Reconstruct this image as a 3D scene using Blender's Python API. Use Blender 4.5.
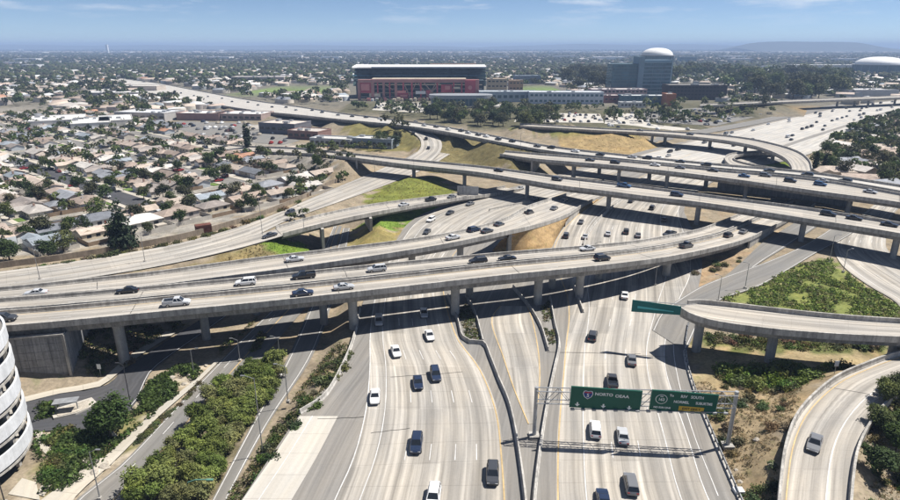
import bpy, math, random
import numpy as np
from mathutils import Vector

# ------------------------------------------------------------------ scene, camera, sky, sun
for o in list(bpy.data.objects):
    bpy.data.objects.remove(o)
SC = bpy.context.scene
COL = SC.collection
rng = random.Random(11)
nr = np.random.default_rng(7)

CAM_H, FPX, PITCH = 55.0, 600.0, math.atan(203.5 / 600.0)
cam = bpy.data.cameras.new('camera')
cam.sensor_width, cam.lens = 36.0, 24.0
cam.clip_start, cam.clip_end = 0.5, 90000.0
camo = bpy.data.objects.new('camera', cam)
COL.objects.link(camo)
camo.location = (0, 0, CAM_H)
camo.rotation_euler = (math.pi / 2 - PITCH, 0, 0)
SC.camera = camo

TO_SUN = Vector((4.3, 1.5, 7.4)).normalized()
sun = bpy.data.lights.new('sun', 'SUN')
sun.energy, sun.angle, sun.color = 5.0, math.radians(0.53), (1.0, 0.955, 0.89)
suno = bpy.data.objects.new('sun', sun)
COL.objects.link(suno)
suno.location = (0, 0, 400)
suno.rotation_euler = TO_SUN.to_track_quat('Z', 'Y').to_euler()

W = bpy.data.worlds.new('World')
SC.world = W
W.use_nodes = True
nt = W.node_tree
for n in list(nt.nodes):
    nt.nodes.remove(n)
wo = nt.nodes.new('ShaderNodeOutputWorld')
bg = nt.nodes.new('ShaderNodeBackground')
sky = nt.nodes.new('ShaderNodeTexSky')
sky.sky_type = 'NISHITA'
sky.sun_disc = False
sky.sun_elevation = math.asin(TO_SUN.z)
sky.sun_rotation = math.atan2(TO_SUN.x, TO_SUN.y)
sky.altitude = 60
sky.air_density, sky.dust_density, sky.ozone_density = 0.44, 0.0, 2.6
# thin clouds: noise over the direction of view, spread over the whole sky
tc = nt.nodes.new('ShaderNodeTexCoord')
sep = nt.nodes.new('ShaderNodeSeparateXYZ')
nt.links.new(tc.outputs['Generated'], sep.inputs[0])
zc = nt.nodes.new('ShaderNodeMath'); zc.operation = 'MAXIMUM'; zc.inputs[1].default_value = 0.0
nt.links.new(sep.outputs['Z'], zc.inputs[0])
mp = nt.nodes.new('ShaderNodeVectorMath'); mp.operation = 'MULTIPLY'; mp.inputs[1].default_value = (7.0, 7.0, 46.0)
nt.links.new(tc.outputs['Generated'], mp.inputs[0])
n1 = nt.nodes.new('ShaderNodeTexNoise'); n1.inputs['Scale'].default_value = 1.0; n1.inputs['Detail'].default_value = 9; n1.inputs['Roughness'].default_value = 0.62
nt.links.new(mp.outputs[0], n1.inputs['Vector'])
cr = nt.nodes.new('ShaderNodeMapRange'); cr.inputs['From Min'].default_value = 0.52; cr.inputs['From Max'].default_value = 0.70; cr.clamp = True
nt.links.new(n1.outputs['Fac'], cr.inputs['Value'])
up = nt.nodes.new('ShaderNodeMapRange'); up.inputs['From Min'].default_value = 0.022; up.inputs['From Max'].default_value = 0.075; up.clamp = True
nt.links.new(zc.outputs[0], up.inputs['Value'])
mu = nt.nodes.new('ShaderNodeMath'); mu.operation = 'MULTIPLY'
nt.links.new(cr.outputs[0], mu.inputs[0]); nt.links.new(up.outputs[0], mu.inputs[1])
mu2 = nt.nodes.new('ShaderNodeMath'); mu2.operation = 'MULTIPLY'; mu2.inputs[1].default_value = 0.75
nt.links.new(mu.outputs[0], mu2.inputs[0])
mx = nt.nodes.new('ShaderNodeMix'); mx.data_type = 'RGBA'
mx.inputs['B'].default_value = (9.0, 9.3, 9.8, 1)
nt.links.new(sky.outputs[0], mx.inputs['A']); nt.links.new(mu2.outputs[0], mx.inputs['Factor'])
bg.inputs['Strength'].default_value = 0.072
nt.links.new(mx.outputs['Result'], bg.inputs['Color'])
nt.links.new(bg.outputs[0], wo.inputs['Surface'])

HAZE = 1.7e-4
SC.view_settings.view_transform = 'Standard'
SC.view_settings.look = 'None'
SC.view_settings.exposure = 0.56
SC.view_settings.gamma = 1.0
SC.view_settings.use_curve_mapping = False
SC.render.engine = 'CYCLES'
SC.cycles.use_denoising = True
SC.cycles.max_bounces = 5
SC.cycles.diffuse_bounces = 1
SC.cycles.glossy_bounces = 2
SC.cycles.transmission_bounces = 2
SC.cycles.transparent_max_bounces = 4
SC.cycles.volume_bounces = 0

# ------------------------------------------------------------------ survey helper: where a sight line meets height z
CP, SP = math.cos(PITCH), math.sin(PITCH)
def ray(x, y):
    u, w = (x - 450.0) / FPX, (250.0 - y) / FPX
    return Vector((u, CP + w * SP, w * CP - SP))
def P(x, y, z=0.0):
    d = ray(x, y)
    t = (z - CAM_H) / d.z
    return Vector((d.x * t, d.y * t, z))
def AT(x, y, Y):
    d = ray(x, y)
    t = Y / d.y
    return Vector((d.x * t, Y, CAM_H + d.z * t))
def pix(p):
    dy, dz = p[1], p[2] - CAM_H
    f = dy * CP - dz * SP
    u = dy * SP + dz * CP
    return 450 + FPX * p[0] / f, 250 - FPX * u / f

# ------------------------------------------------------------------ materials
MATS = {}
def newmat(name):
    m = bpy.data.materials.new(name)
    m.use_nodes = True
    t = m.node_tree
    b = t.nodes['Principled BSDF']
    b.inputs['Specular IOR Level'].default_value = 0.3
    MATS[name] = m
    return m, t, b
def N(t, kind, **kw):
    n = t.nodes.new(kind)
    for k, v in kw.items():
        setattr(n, k, v)
    return n
def noise(t, vec, scale, detail=4, rough=0.6):
    n = N(t, 'ShaderNodeTexNoise')
    n.inputs['Scale'].default_value = scale
    n.inputs['Detail'].default_value = detail
    n.inputs['Roughness'].default_value = rough
    t.links.new(vec, n.inputs['Vector'])
    return n.outputs['Fac']
def remap(t, val, a, b, c, d):
    n = N(t, 'ShaderNodeMapRange')
    for k, v in zip(('From Min', 'From Max', 'To Min', 'To Max'), (a, b, c, d)):
        n.inputs[k].default_value = v
    t.links.new(val, n.inputs['Value'])
    return n.outputs[0]
def mathn(t, op, a, b=None):
    n = N(t, 'ShaderNodeMath', operation=op)
    for i, v in enumerate((a, b)):
        if v is None:
            continue
        if isinstance(v, (int, float)):
            n.inputs[i].default_value = v
        else:
            t.links.new(v, n.inputs[i])
    return n.outputs[0]
def mixc(t, fac, a, b, mode='MIX'):
    n = N(t, 'ShaderNodeMix', data_type='RGBA', blend_type=mode)
    for k, v in (('Factor', fac), ('A', a), ('B', b)):
        if isinstance(v, (int, float)):
            n.inputs[k].default_value = v
        elif isinstance(v, tuple):
            n.inputs[k].default_value = (*v[:3], 1)
        else:
            t.links.new(v, n.inputs[k])
    return n.outputs['Result']
def scalec(t, col, fac):
    n = N(t, 'ShaderNodeVectorMath', operation='SCALE')
    if isinstance(col, tuple):
        n.inputs[0].default_value = col[:3]
    else:
        t.links.new(col, n.inputs[0])
    if isinstance(fac, (int, float)):
        n.inputs['Scale'].default_value = fac
    else:
        t.links.new(fac, n.inputs['Scale'])
    return n.outputs[0]
def surf(name, base, var=0.25, s1=0.35, s2=5.0, rough=0.85, src=None, metal=0.0, bump=0.0, spec=0.3, runs=0.0):
    """a weathered surface: base colour (or the object's own colour, or a colour attribute) times two scales of noise"""
    m, t, b = newmat(name)
    pos = N(t, 'ShaderNodeNewGeometry').outputs['Position']
    a = remap(t, noise(t, pos, s1, 5), 0.3, 0.7, 1 - var, 1 + var)
    c = remap(t, noise(t, pos, s2, 3), 0.3, 0.7, 1 - var * 0.6, 1 + var * 0.6)
    f = mathn(t, 'MULTIPLY', a, c)
    if runs:
        sc_ = N(t, 'ShaderNodeVectorMath', operation='MULTIPLY'); sc_.inputs[1].default_value = (1.1, 1.1, 0.10)
        t.links.new(pos, sc_.inputs[0])
        f = mathn(t, 'MULTIPLY', f, remap(t, noise(t, sc_.outputs[0], 1.0, 5, 0.7), 0.35, 0.65, 1 - runs, 1 + runs * 0.4))
    if src == 'object':
        col = N(t, 'ShaderNodeObjectInfo').outputs['Color']
    elif src:
        col = N(t, 'ShaderNodeAttribute', attribute_name=src).outputs['Color']
    else:
        col = tuple(base)
    t.links.new(scalec(t, col, f), b.inputs['Base Color'])
    b.inputs['Roughness'].default_value = rough
    b.inputs['Metallic'].default_value = metal
    b.inputs['Specular IOR Level'].default_value = spec
    if bump:
        bn = N(t, 'ShaderNodeBump')
        bn.inputs['Strength'].default_value = bump
        bn.inputs['Distance'].default_value = 0.1
        t.links.new(c, bn.inputs['Height'])
        t.links.new(bn.outputs[0], b.inputs['Normal'])
    return m

def pavement(name, base, streak, slab, joint, rut=0.12, hue=(1.0, 0.96, 0.90)):
    """paving laid in metres along its own length (UV): cast slabs, joints, tyre-worn tracks and patches"""
    m, t, b = newmat(name)
    uv = N(t, 'ShaderNodeUVMap').outputs['UV']
    sx = N(t, 'ShaderNodeSeparateXYZ'); t.links.new(uv, sx.inputs[0])
    u, v = sx.outputs['X'], sx.outputs['Y']
    def vec(a, bb, c=0.0):
        n = N(t, 'ShaderNodeCombineXYZ')
        for i, q in enumerate((a, bb, c)):
            if isinstance(q, (int, float)):
                n.inputs[i].default_value = q
            else:
                t.links.new(q, n.inputs[i])
        return n.outputs[0]
    long1 = noise(t, vec(mathn(t, 'MULTIPLY', u, 1.1), mathn(t, 'MULTIPLY', v, 0.018)), 1.0, 6, 0.7)
    long2 = noise(t, vec(mathn(t, 'MULTIPLY', u, 2.3), mathn(t, 'MULTIPLY', v, 0.035), 7.0), 1.0, 3, 0.5)
    blot = noise(t, vec(mathn(t, 'MULTIPLY', u, 0.22), mathn(t, 'MULTIPLY', v, 0.06), 3.0), 1.0, 6, 0.6)
    fine = noise(t, uv, 2.6, 4, 0.7)
    wn = N(t, 'ShaderNodeTexWhiteNoise', noise_dimensions='2D')
    t.links.new(vec(mathn(t, 'FLOOR', mathn(t, 'DIVIDE', u, 3.65)), mathn(t, 'FLOOR', mathn(t, 'DIVIDE', v, 13.5))), wn.inputs['Vector'])
    f = remap(t, long1, 0.3, 0.7, 1 - streak, 1 + streak * 0.5)
    f = mathn(t, 'MULTIPLY', f, remap(t, long2, 0.3, 0.7, 1 - streak * 0.5, 1 + streak * 0.35))
    f = mathn(t, 'MULTIPLY', f, remap(t, blot, 0.3, 0.7, 1 - streak * 0.45, 1 + streak * 0.3))
    f = mathn(t, 'MULTIPLY', f, remap(t, fine, 0.3, 0.7, 0.95, 1.05))
    f = mathn(t, 'MULTIPLY', f, remap(t, wn.outputs['Value'], 0, 1, 1 - slab, 1 + slab * 0.5))
    # oil-dark band down the middle of each lane
    ln = mathn(t, 'ABSOLUTE', mathn(t, 'SUBTRACT', mathn(t, 'FRACT', mathn(t, 'DIVIDE', u, 3.65)), 0.5))
    oil = remap(t, ln, 0.05, 0.26, 1 - rut, 1.0)
    oilm = mixc(t, remap(t, long1, 0.35, 0.6, 0, 1), (1, 1, 1), oil)
    # transverse joints
    fv = mathn(t, 'ABSOLUTE', mathn(t, 'SUBTRACT', mathn(t, 'FRACT', mathn(t, 'DIVIDE', v, 4.6)), 0.5))
    jt = remap(t, fv, 0.485, 0.497, 1.0, 1 - joint)
    f = mathn(t, 'MULTIPLY', f, jt)
    cl = mixc(t, remap(t, blot, 0.35, 0.65, 0, 1), tuple(base), tuple(base[i] * hue[i] for i in range(3)))
    cl = mixc(t, 1.0, cl, oilm, 'MULTIPLY')
    t.links.new(scalec(t, cl, f), b.inputs['Base Color'])
    b.inputs['Roughness'].default_value = 0.88
    return m

def foliage(name, src):
    m, t, b = newmat(name)
    pos = N(t, 'ShaderNodeNewGeometry').outputs['Position']
    if src == 'object':
        col = N(t, 'ShaderNodeObjectInfo').outputs['Color']
    else:
        col = N(t, 'ShaderNodeAttribute', attribute_name=src).outputs['Color']
    f = mathn(t, 'MULTIPLY', remap(t, noise(t, pos, 0.9, 3), 0.3, 0.7, 0.55, 1.5), remap(t, noise(t, pos, 7.0, 2), 0.3, 0.7, 0.75, 1.25))
    c = scalec(t, col, f)
    yel = mixc(t, remap(t, noise(t, pos, 0.45, 2), 0.45, 0.75, 0, 0.4), c, mixc(t, 1.0, c, (1.55, 1.25, 0.8), 'MULTIPLY'))
    t.links.new(yel, b.inputs['Base Color'])
    b.inputs['Roughness'].default_value = 0.7
    b.inputs['Specular IOR Level'].default_value = 0.2
    tr = N(t, 'ShaderNodeBsdfTranslucent')
    t.links.new(yel, tr.inputs['Color'])
    ms = N(t, 'ShaderNodeMixShader'); ms.inputs[0].default_value = 0.25
    t.links.new(b.outputs[0], ms.inputs[1]); t.links.new(tr.outputs[0], ms.inputs[2])
    t.links.new(ms.outputs[0], t.nodes['Material Output'].inputs['Surface'])
    return m

pavement('lane_concrete', (0.47, 0.445, 0.405), 0.44, 0.18, 0.25, rut=0.42)
pavement('pale_concrete', (0.52, 0.505, 0.475), 0.30, 0.10, 0.15, rut=0.2)
pavement('deck_concrete', (0.48, 0.452, 0.41), 0.42, 0.10, 0.12, rut=0.38)
pavement('shoulder_asphalt', (0.255, 0.245, 0.23), 0.28, 0.05, 0.02, rut=0.05)
pavement('new_concrete', (0.50, 0.48, 0.44), 0.10, 0.07, 0.25, rut=0.0)
pavement('grey_asphalt', (0.215, 0.21, 0.20), 0.22, 0.03, 0.0, rut=0.10)
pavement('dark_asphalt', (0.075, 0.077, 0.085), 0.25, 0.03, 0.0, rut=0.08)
pavement('sidewalk_concrete', (0.47, 0.44, 0.38), 0.12, 0.10, 0.3, rut=0.0)
surf('wall_concrete', (0.42, 0.40, 0.365), 0.24, 0.25, 3.0, 0.9, runs=0.38)
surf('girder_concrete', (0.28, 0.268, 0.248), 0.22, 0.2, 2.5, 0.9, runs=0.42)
surf('column_concrete', (0.37, 0.36, 0.335), 0.16, 0.5, 4.0, 0.9, runs=0.22)
surf('panel_concrete', (0.27, 0.275, 0.285), 0.22, 0.3, 3.0, 0.9, runs=0.35)
surf('barrier_concrete', (0.46, 0.44, 0.405), 0.25, 0.3, 3.0, 0.9, runs=0.3)
surf('white_paint', (0.62, 0.61, 0.59), 0.22, 0.2, 2.0, 0.6)
surf('yellow_paint', (0.52, 0.38, 0.19), 0.25, 0.2, 2.0, 0.6)
surf('white_panel', (0.74, 0.74, 0.73), 0.06, 0.2, 2.0, 0.6)
surf('steel', (0.30, 0.31, 0.32), 0.15, 1, 8, 0.5, metal=0.6)
surf('galvanised', (0.36, 0.37, 0.38), 0.15, 1, 8, 0.5, metal=0.4)
surf('dark_metal', (0.04, 0.04, 0.045), 0.2, 1, 8, 0.5)
surf('tar', (0.09, 0.085, 0.08), 0.3, 0.5, 4, 0.9)
surf('bark', (0.10, 0.075, 0.055), 0.3, 2, 12, 0.95)
surf('sign_green', (0.004, 0.085, 0.055), 0.06, 0.5, 3, 0.45)
surf('sign_white', (0.75, 0.78, 0.76), 0.03, 0.5, 3, 0.5)
surf('sign_blue', (0.015, 0.045, 0.20), 0.05, 0.5, 3, 0.5)
surf('sign_red', (0.45, 0.03, 0.03), 0.05, 0.5, 3, 0.5)
surf('sign_yellow', (0.55, 0.36, 0.04), 0.05, 0.5, 3, 0.5)
surf('sign_black', (0.02, 0.02, 0.02), 0.05, 0.5, 3, 0.5)
surf('roof_any', (1, 1, 1), 0.22, 0.5, 2.5, 0.9, src='object')
surf('wall_any', (1, 1, 1), 0.10, 0.3, 3.0, 0.85, src='object')
surf('city_any', (1, 1, 1), 0.15, 0.1, 0.7, 0.85, src='tint')
surf('rock', (0.40, 0.36, 0.30), 0.3, 1.0, 4.0, 0.9)
surf('car_seat_black', (0.02, 0.02, 0.02), 0.1, 1, 4, 0.8)
surf('tyre', (0.018, 0.018, 0.018), 0.1, 1, 8, 0.9)
surf('rim', (0.35, 0.35, 0.36), 0.1, 1, 8, 0.35, metal=0.8)
surf('lamp_white', (0.75, 0.75, 0.72), 0.03, 1, 4, 0.15, spec=0.6)
surf('lamp_red', (0.30, 0.01, 0.01), 0.03, 1, 4, 0.2, spec=0.6)
foliage('leaf_any', 'object')
foliage('leaf_tint', 'tint')
m, t, b = newmat('car_paint')
t.links.new(N(t, 'ShaderNodeObjectInfo').outputs['Color'], b.inputs['Base Color'])
b.inputs['Roughness'].default_value = 0.28
b.inputs['Specular IOR Level'].default_value = 0.5
b.inputs['Coat Weight'].default_value = 0.4
m, t, b = newmat('glass_dark')
b.inputs['Base Color'].default_value = (0.018, 0.022, 0.028, 1)
b.inputs['Roughness'].default_value = 0.12
b.inputs['Specular IOR Level'].default_value = 0.6
m, t, b = newmat('glass_teal')
pos = N(t, 'ShaderNodeNewGeometry').outputs['Position']
t.links.new(scalec(t, (0.05, 0.12, 0.16), remap(t, noise(t, pos, 0.25, 3), 0.3, 0.7, 0.6, 1.4)), b.inputs['Base Color'])
b.inputs['Roughness'].default_value = 0.2
b.inputs['Specular IOR Level'].default_value = 0.6

# ------------------------------------------------------------------ mesh building
class MB:
    def __init__(s):
        s.v, s.f, s.m = [], [], []
    def add(s, vs, fs, m=0):
        k = len(s.v)
        s.v.extend([tuple(q) for q in vs])
        s.f.extend([tuple(i + k for i in f) for f in fs])
        s.m.extend([m] * len(fs))
        return s
    def box(s, c, d, rz=0.0, m=0, top=1.0):
        cx, cy, cz = c; dx, dy, dz = d[0] / 2, d[1] / 2, d[2] / 2
        ca, sa = math.cos(rz), math.sin(rz)
        vs = []
        for (sx, sy, sz) in ((-1, -1, -1), (1, -1, -1), (1, 1, -1), (-1, 1, -1), (-1, -1, 1), (1, -1, 1), (1, 1, 1), (-1, 1, 1)):
            k = top if sz > 0 else 1.0
            x, y = sx * dx * k, sy * dy * k
            vs.append((cx + x * ca - y * sa, cy + x * sa + y * ca, cz + sz * dz))
        return s.add(vs, [(0, 3, 2, 1), (4, 5, 6, 7), (0, 1, 5, 4), (1, 2, 6, 5), (2, 3, 7, 6), (3, 0, 4, 7)], m)
    def loft(s, secs, m=0, closed=True, caps=True):
        n = len(secs[0]); k = []
        vs = [q for sec in secs for q in sec]
        fs = []
        for i in range(len(secs) - 1):
            for j in range(n if closed else n - 1):
                a, b_ = i * n + j, i * n + (j + 1) % n
                fs.append((a, b_, b_ + n, a + n))
        if caps and closed:
            fs.append(tuple(reversed(range(n))))
            e = (len(secs) - 1) * n
            fs.append(tuple(range(e, e + n)))
        return s.add(vs, fs, m)
    def tube(s, p0, p1, r0, r1=None, n=8, m=0):
        p0, p1 = Vector(p0), Vector(p1)
        r1 = r0 if r1 is None else r1
        d = (p1 - p0).normalized()
        a = d.orthogonal().normalized(); c = d.cross(a)
        secs = []
        for p, r in ((p0, r0), (p1, r1)):
            secs.append([p + (a * math.cos(2 * math.pi * i / n) + c * math.sin(2 * math.pi * i / n)) * r for i in range(n)])
        return s.loft(secs, m)
    def ring(s, c, prof, n=24, m=0, a0=0.0, a1=2 * math.pi):
        """lathe of (radius, z) points about the vertical through c"""
        full = abs(a1 - a0 - 2 * math.pi) < 1e-6
        k = n if full else n + 1
        vs, fs = [], []
        for i in range(k):
            a = a0 + (a1 - a0) * i / n
            for r, z in prof:
                vs.append((c[0] + r * math.cos(a), c[1] + r * math.sin(a), c[2] + z))
        q = len(prof)
        for i in range(n):
            i2 = (i + 1) % k
            for j in range(q - 1):
                fs.append((i * q + j, i2 * q + j, i2 * q + j + 1, i * q + j + 1))
        return s.add(vs, fs, m)
    def mesh(s, name, mats, off=(0, 0, 0), smooth=False):
        me = bpy.data.meshes.new(name)
        ox, oy, oz = off
        me.from_pydata([(x - ox, y - oy, z - oz) for x, y, z in s.v], [], s.f)
        for mm in ([mats] if isinstance(mats, str) else mats):
            me.materials.append(MATS[mm])
        if len(me.materials) > 1:
            me.polygons.foreach_set('material_index', s.m)
        if smooth:
            me.polygons.foreach_set('use_smooth', [True] * len(me.polygons))
        me.update()
        return me
    def build(s, name, mats, parent=None, smooth=False, color=None):
        """one mesh object from world coordinates"""
        off = wloc(parent)
        o = bpy.data.objects.new(name, s.mesh(name, mats, off, smooth))
        COL.objects.link(o)
        o.parent = parent
        if color:
            o.color = (*color, 1)
        return o
def wloc(o):
    v = Vector((0, 0, 0))
    while o is not None:
        v += Vector(o.location)
        o = o.parent
    return v
def link(name, me, parent=None, loc=(0, 0, 0), rz=0.0, sc=1.0, color=None):
    o = bpy.data.objects.new(name, me)
    COL.objects.link(o)
    o.parent = parent
    o.location = loc
    o.rotation_euler = (0, 0, rz)
    o.scale = (sc, sc, sc) if isinstance(sc, (int, float)) else sc
    if color:
        o.color = (*color[:3], 1)
    return o
def tag(o, label=None, cat=None, group=None, kind=None):
    for k, v in (('label', label), ('category', cat), ('group', group), ('kind', kind)):
        if v:
            o[k] = v
    return o
def thing(name, label, cat, loc=(0, 0, 0), rz=0.0, group=None):
    return tag(link(name, None, None, loc, rz), label, cat, group)
def ordinal(n):
    w = ['first', 'second', 'third', 'fourth', 'fifth', 'sixth', 'seventh', 'eighth', 'ninth', 'tenth', 'eleventh', 'twelfth']
    if n < len(w):
        return w[n]
    k = n + 1
    suf = 'th' if 10 <= k % 100 <= 20 else {1: 'st', 2: 'nd', 3: 'rd'}.get(k % 10, 'th')
    return f'{k}{suf}'
def array_mesh(name, verts, quads, mats, tint=None, mi=None, smooth=False):
    """large joined meshes straight from arrays"""
    me = bpy.data.meshes.new(name)
    verts = np.asarray(verts, np.float32); quads = np.asarray(quads, np.int32)
    nv, nf, k = len(verts), len(quads), quads.shape[1]
    me.vertices.add(nv); me.vertices.foreach_set('co', verts.ravel())
    me.loops.add(nf * k); me.loops.foreach_set('vertex_index', quads.ravel())
    me.polygons.add(nf); me.polygons.foreach_set('loop_start', np.arange(0, nf * k, k, dtype=np.int32))
    for mm in ([mats] if isinstance(mats, str) else mats):
        me.materials.append(MATS[mm])
    if mi is not None:
        me.polygons.foreach_set('material_index', np.asarray(mi, np.int32))
    if smooth:
        me.polygons.foreach_set('use_smooth', np.ones(nf, bool))
    if tint is not None:
        at = me.attributes.new('tint', 'FLOAT_COLOR', 'POINT')
        c = np.ones((nv, 4), np.float32); c[:, :3] = tint
        at.data.foreach_set('color', c.ravel())
    me.update(calc_edges=True)
    me.validate()
    return me

# ------------------------------------------------------------------ splines and ribbons
def catmull(pts, step):
    """smooth polyline through pts (numpy rows), about step metres apart; extra columns ride along"""
    p = np.asarray(pts, float)
    if len(p) == 2:
        n = max(1, int(np.linalg.norm(p[1, :3] - p[0, :3]) / step))
        k = np.linspace(0, 1, n + 1)[:, None]
        return p[0] * (1 - k) + p[1] * k
    q = np.vstack([2 * p[0] - p[1], p, 2 * p[-1] - p[-2]])
    out = []
    for i in range(1, len(q) - 2):
        n = max(1, int(math.ceil(np.linalg.norm(q[i + 1, :3] - q[i, :3]) / step)))
        d = [max(1e-6, np.linalg.norm(q[j + 1, :3] - q[j, :3])) ** 0.5 for j in (i - 1, i, i + 1)]
        t0, t1 = 0, d[0]; t2 = t1 + d[1]; t3 = t2 + d[2]
        for k in range(n):
            t = t1 + (t2 - t1) * k / n
            a1 = (t1 - t) / (t1 - t0) * q[i - 1] + (t - t0) / (t1 - t0) * q[i]
            a2 = (t2 - t) / (t2 - t1) * q[i] + (t - t1) / (t2 - t1) * q[i + 1]
            a3 = (t3 - t) / (t3 - t2) * q[i + 1] + (t - t2) / (t3 - t2) * q[i + 2]
            b1 = (t2 - t) / (t2 - t0) * a1 + (t - t0) / (t2 - t0) * a2
            b2 = (t3 - t) / (t3 - t1) * a2 + (t - t1) / (t3 - t1) * a3
            out.append((t2 - t) / (t2 - t1) * b1 + (t - t1) / (t2 - t1) * b2)
    out.append(q[-2])
    return np.array(out)
class Strip:
    """a road surface: paired left and right edges in metres, with the sight position x carried along"""
    def __init__(s, rows, step=3.0, dz=0.0):
        # rows: ((lx, ly), (rx, ry), z)
        r = []
        for (a, b, z) in rows:
            l = P(a[0], a[1], z + dz); q = P(b[0], b[1], z + dz)
            r.append((*((l + q) / 2), *l, *q, (a[0] + b[0]) / 2))
        c = catmull(r, step)
        s.C, s.L, s.R, s.px = c[:, :3], c[:, 3:6], c[:, 6:9], c[:, 9]
        s.C = (s.L + s.R) / 2
        s.L[:, 2] = s.C[:, 2]; s.R[:, 2] = s.C[:, 2]
        s.finish()
    @classmethod
    def offset(cls, edge, left, right, px=None):
        """from a polyline edge, offsets to its left side in metres"""
        s = cls.__new__(cls)
        e = np.asarray(edge)[:, :3]
        t = np.gradient(e[:, :2], axis=0); t /= np.linalg.norm(t, axis=1)[:, None]
        nrm = np.stack([-t[:, 1], t[:, 0]], 1)
        s.L = e.copy(); s.R = e.copy()
        s.L[:, :2] += nrm * np.asarray(left).reshape(-1, 1); s.R[:, :2] += nrm * np.asarray(right).reshape(-1, 1)
        s.C = (s.L + s.R) / 2
        s.px = px if px is not None else np.array([pix(c)[0] for c in s.C])
        s.finish()
        return s
    def finish(s):
        s.len = np.concatenate([[0], np.cumsum(np.linalg.norm(np.diff(s.C, axis=0), axis=1))])
        s.w = np.linalg.norm(s.R - s.L, axis=1)
    def at(s, frac):
        f = np.asarray(frac).reshape(-1, 1) if np.ndim(frac) else frac
        return s.L * (1 - f) + s.R * f
    def tangent(s, p):
        d = np.linalg.norm(s.C[:, :2] - np.array([p[0], p[1]]), axis=1)
        i = int(np.clip(np.argmin(d), 1, len(s.C) - 2))
        t = s.C[i + 1] - s.C[i - 1]
        return t / np.linalg.norm(t), i
    def cut(s, x0, x1):
        k = (s.px >= x0) & (s.px <= x1)
        q = Strip.__new__(Strip)
        q.L, q.R, q.C, q.px = s.L[k], s.R[k], s.C[k], s.px[k]
        q.finish()
        return q
def sheet(name, st, mat_, parent=None, lift=0.0, u0=0.0):
    n = len(st.C)
    off = np.array(wloc(parent))
    v = np.empty((2 * n, 3)); v[0::2] = st.L - off; v[1::2] = st.R - off; v[:, 2] += lift
    f = [(2 * i, 2 * i + 1, 2 * i + 3, 2 * i + 2) for i in range(n - 1)]
    # faces up
    e1 = v[1] - v[0]; e2 = v[2] - v[0]
    if np.cross(e1, e2)[2] < 0:
        f = [q[::-1] for q in f]
    me = bpy.data.meshes.new(name)
    me.from_pydata(v.tolist(), [], f)
    me.materials.append(MATS[mat_])
    uv = me.uv_layers.new(name='UVMap')
    us = np.empty((2 * n, 2)); us[0::2, 0] = u0 - st.w / 2 + 20.0; us[1::2, 0] = u0 + st.w / 2 + 20.0
    us[0::2, 1] = st.len; us[1::2, 1] = st.len
    li = np.empty(len(me.loops), np.int32); me.loops.foreach_get('vertex_index', li)
    uv.data.foreach_set('uv', us[li].astype(np.float32).ravel())
    me.update()
    o = bpy.data.objects.new(name, me)
    COL.objects.link(o)
    o.parent = parent
    return o
def lines(mb, st, frac, width=0.16, dash=None, lift=0.03, x0=-1e9, x1=1e9, m=0):
    width *= 0.72
    """painted line along a strip; dash=(on, off) metres"""
    c = st.at(frac)
    L = np.concatenate([[0], np.cumsum(np.linalg.norm(np.diff(c, axis=0), axis=1))])
    def pt(d):
        return np.array([np.interp(d, L, c[:, k]) for k in range(3)])
    runs = []
    if dash:
        d = 0.0
        while d < L[-1]:
            runs.append((d, min(d + dash[0], L[-1])))
            d += dash[0] + dash[1]
    else:
        runs.append((0, L[-1]))
    for a, b_ in runs:
        k = max(1, int((b_ - a) / 3.0)) if not dash else 1
        ds = np.linspace(a, b_, k + 1)
        ps = [pt(q) for q in ds]
        xm = np.interp((a + b_) / 2, L, st.px)
        if dash and not (x0 <= xm <= x1):
            continue
        vs, fs = [], []
        for i, q in enumerate(ps):
            j0, j1 = max(0, i - 1), min(len(ps) - 1, i + 1)
            t = ps[j1] - ps[j0]; t = t / (np.linalg.norm(t) + 1e-9)
            nn = np.array([-t[1], t[0], 0]) * width / 2
            vs += [q + nn + (0, 0, lift), q - nn + (0, 0, lift)]
        for i in range(len(ps) - 1):
            if not dash and not (x0 <= np.interp(ds[i], L, st.px) <= x1):
                continue
            fs.append((2 * i, 2 * i + 1, 2 * i + 3, 2 * i + 2))
        if fs:
            mb.add(vs, fs, m)
def rail_loft(mb, edge, prof, side=1.0, m=0):
    """sweep a profile (offset, z) along an edge polyline; side flips the offset"""
    e = np.asarray(edge)
    t = np.gradient(e[:, :2], axis=0); t /= (np.linalg.norm(t, axis=1)[:, None] + 1e-9)
    secs = []
    for i in range(len(e)):
        nn = (-t[i, 1] * side, t[i, 0] * side)
        secs.append([(e[i, 0] + nn[0] * o, e[i, 1] + nn[1] * o, e[i, 2] + z) for o, z in prof])
    mb.loft(secs, m)
JERSEY = [(-0.30, -0.05), (0.30, -0.05), (0.28, 0.08), (0.14, 0.32), (0.09, 0.86), (-0.09, 0.86), (-0.14, 0.32), (-0.28, 0.08)]
PARAPET = [(-0.2, -0.3), (0.22, -0.3), (0.22, 0.10), (0.12, 0.34), (0.10, 0.88), (-0.2, 0.88)]

CONFORM = []      # (x, y, half width, z) of everything the ground has to meet
def conform(st, extra=0.6, drop=0.22, x0=-1e9, x1=1e9):
    for i in range(len(st.C)):
        if x0 <= st.px[i] <= x1:
            n = max(1, int(math.ceil(st.w[i] / 7.0)))
            for k in range(n):
                c = st.L[i] + (st.R[i] - st.L[i]) * (k + 0.5) / n
                CONFORM.append((c[0], c[1], st.w[i] / (2 * n) + extra, c[2] - drop))
# ------------------------------------------------------------------ the lower freeway
def R3(rows, z=0.0):
    return [((a, b), (c, d), (e[0] if e else z)) for (a, b, c, d, *e) in rows]

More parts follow.
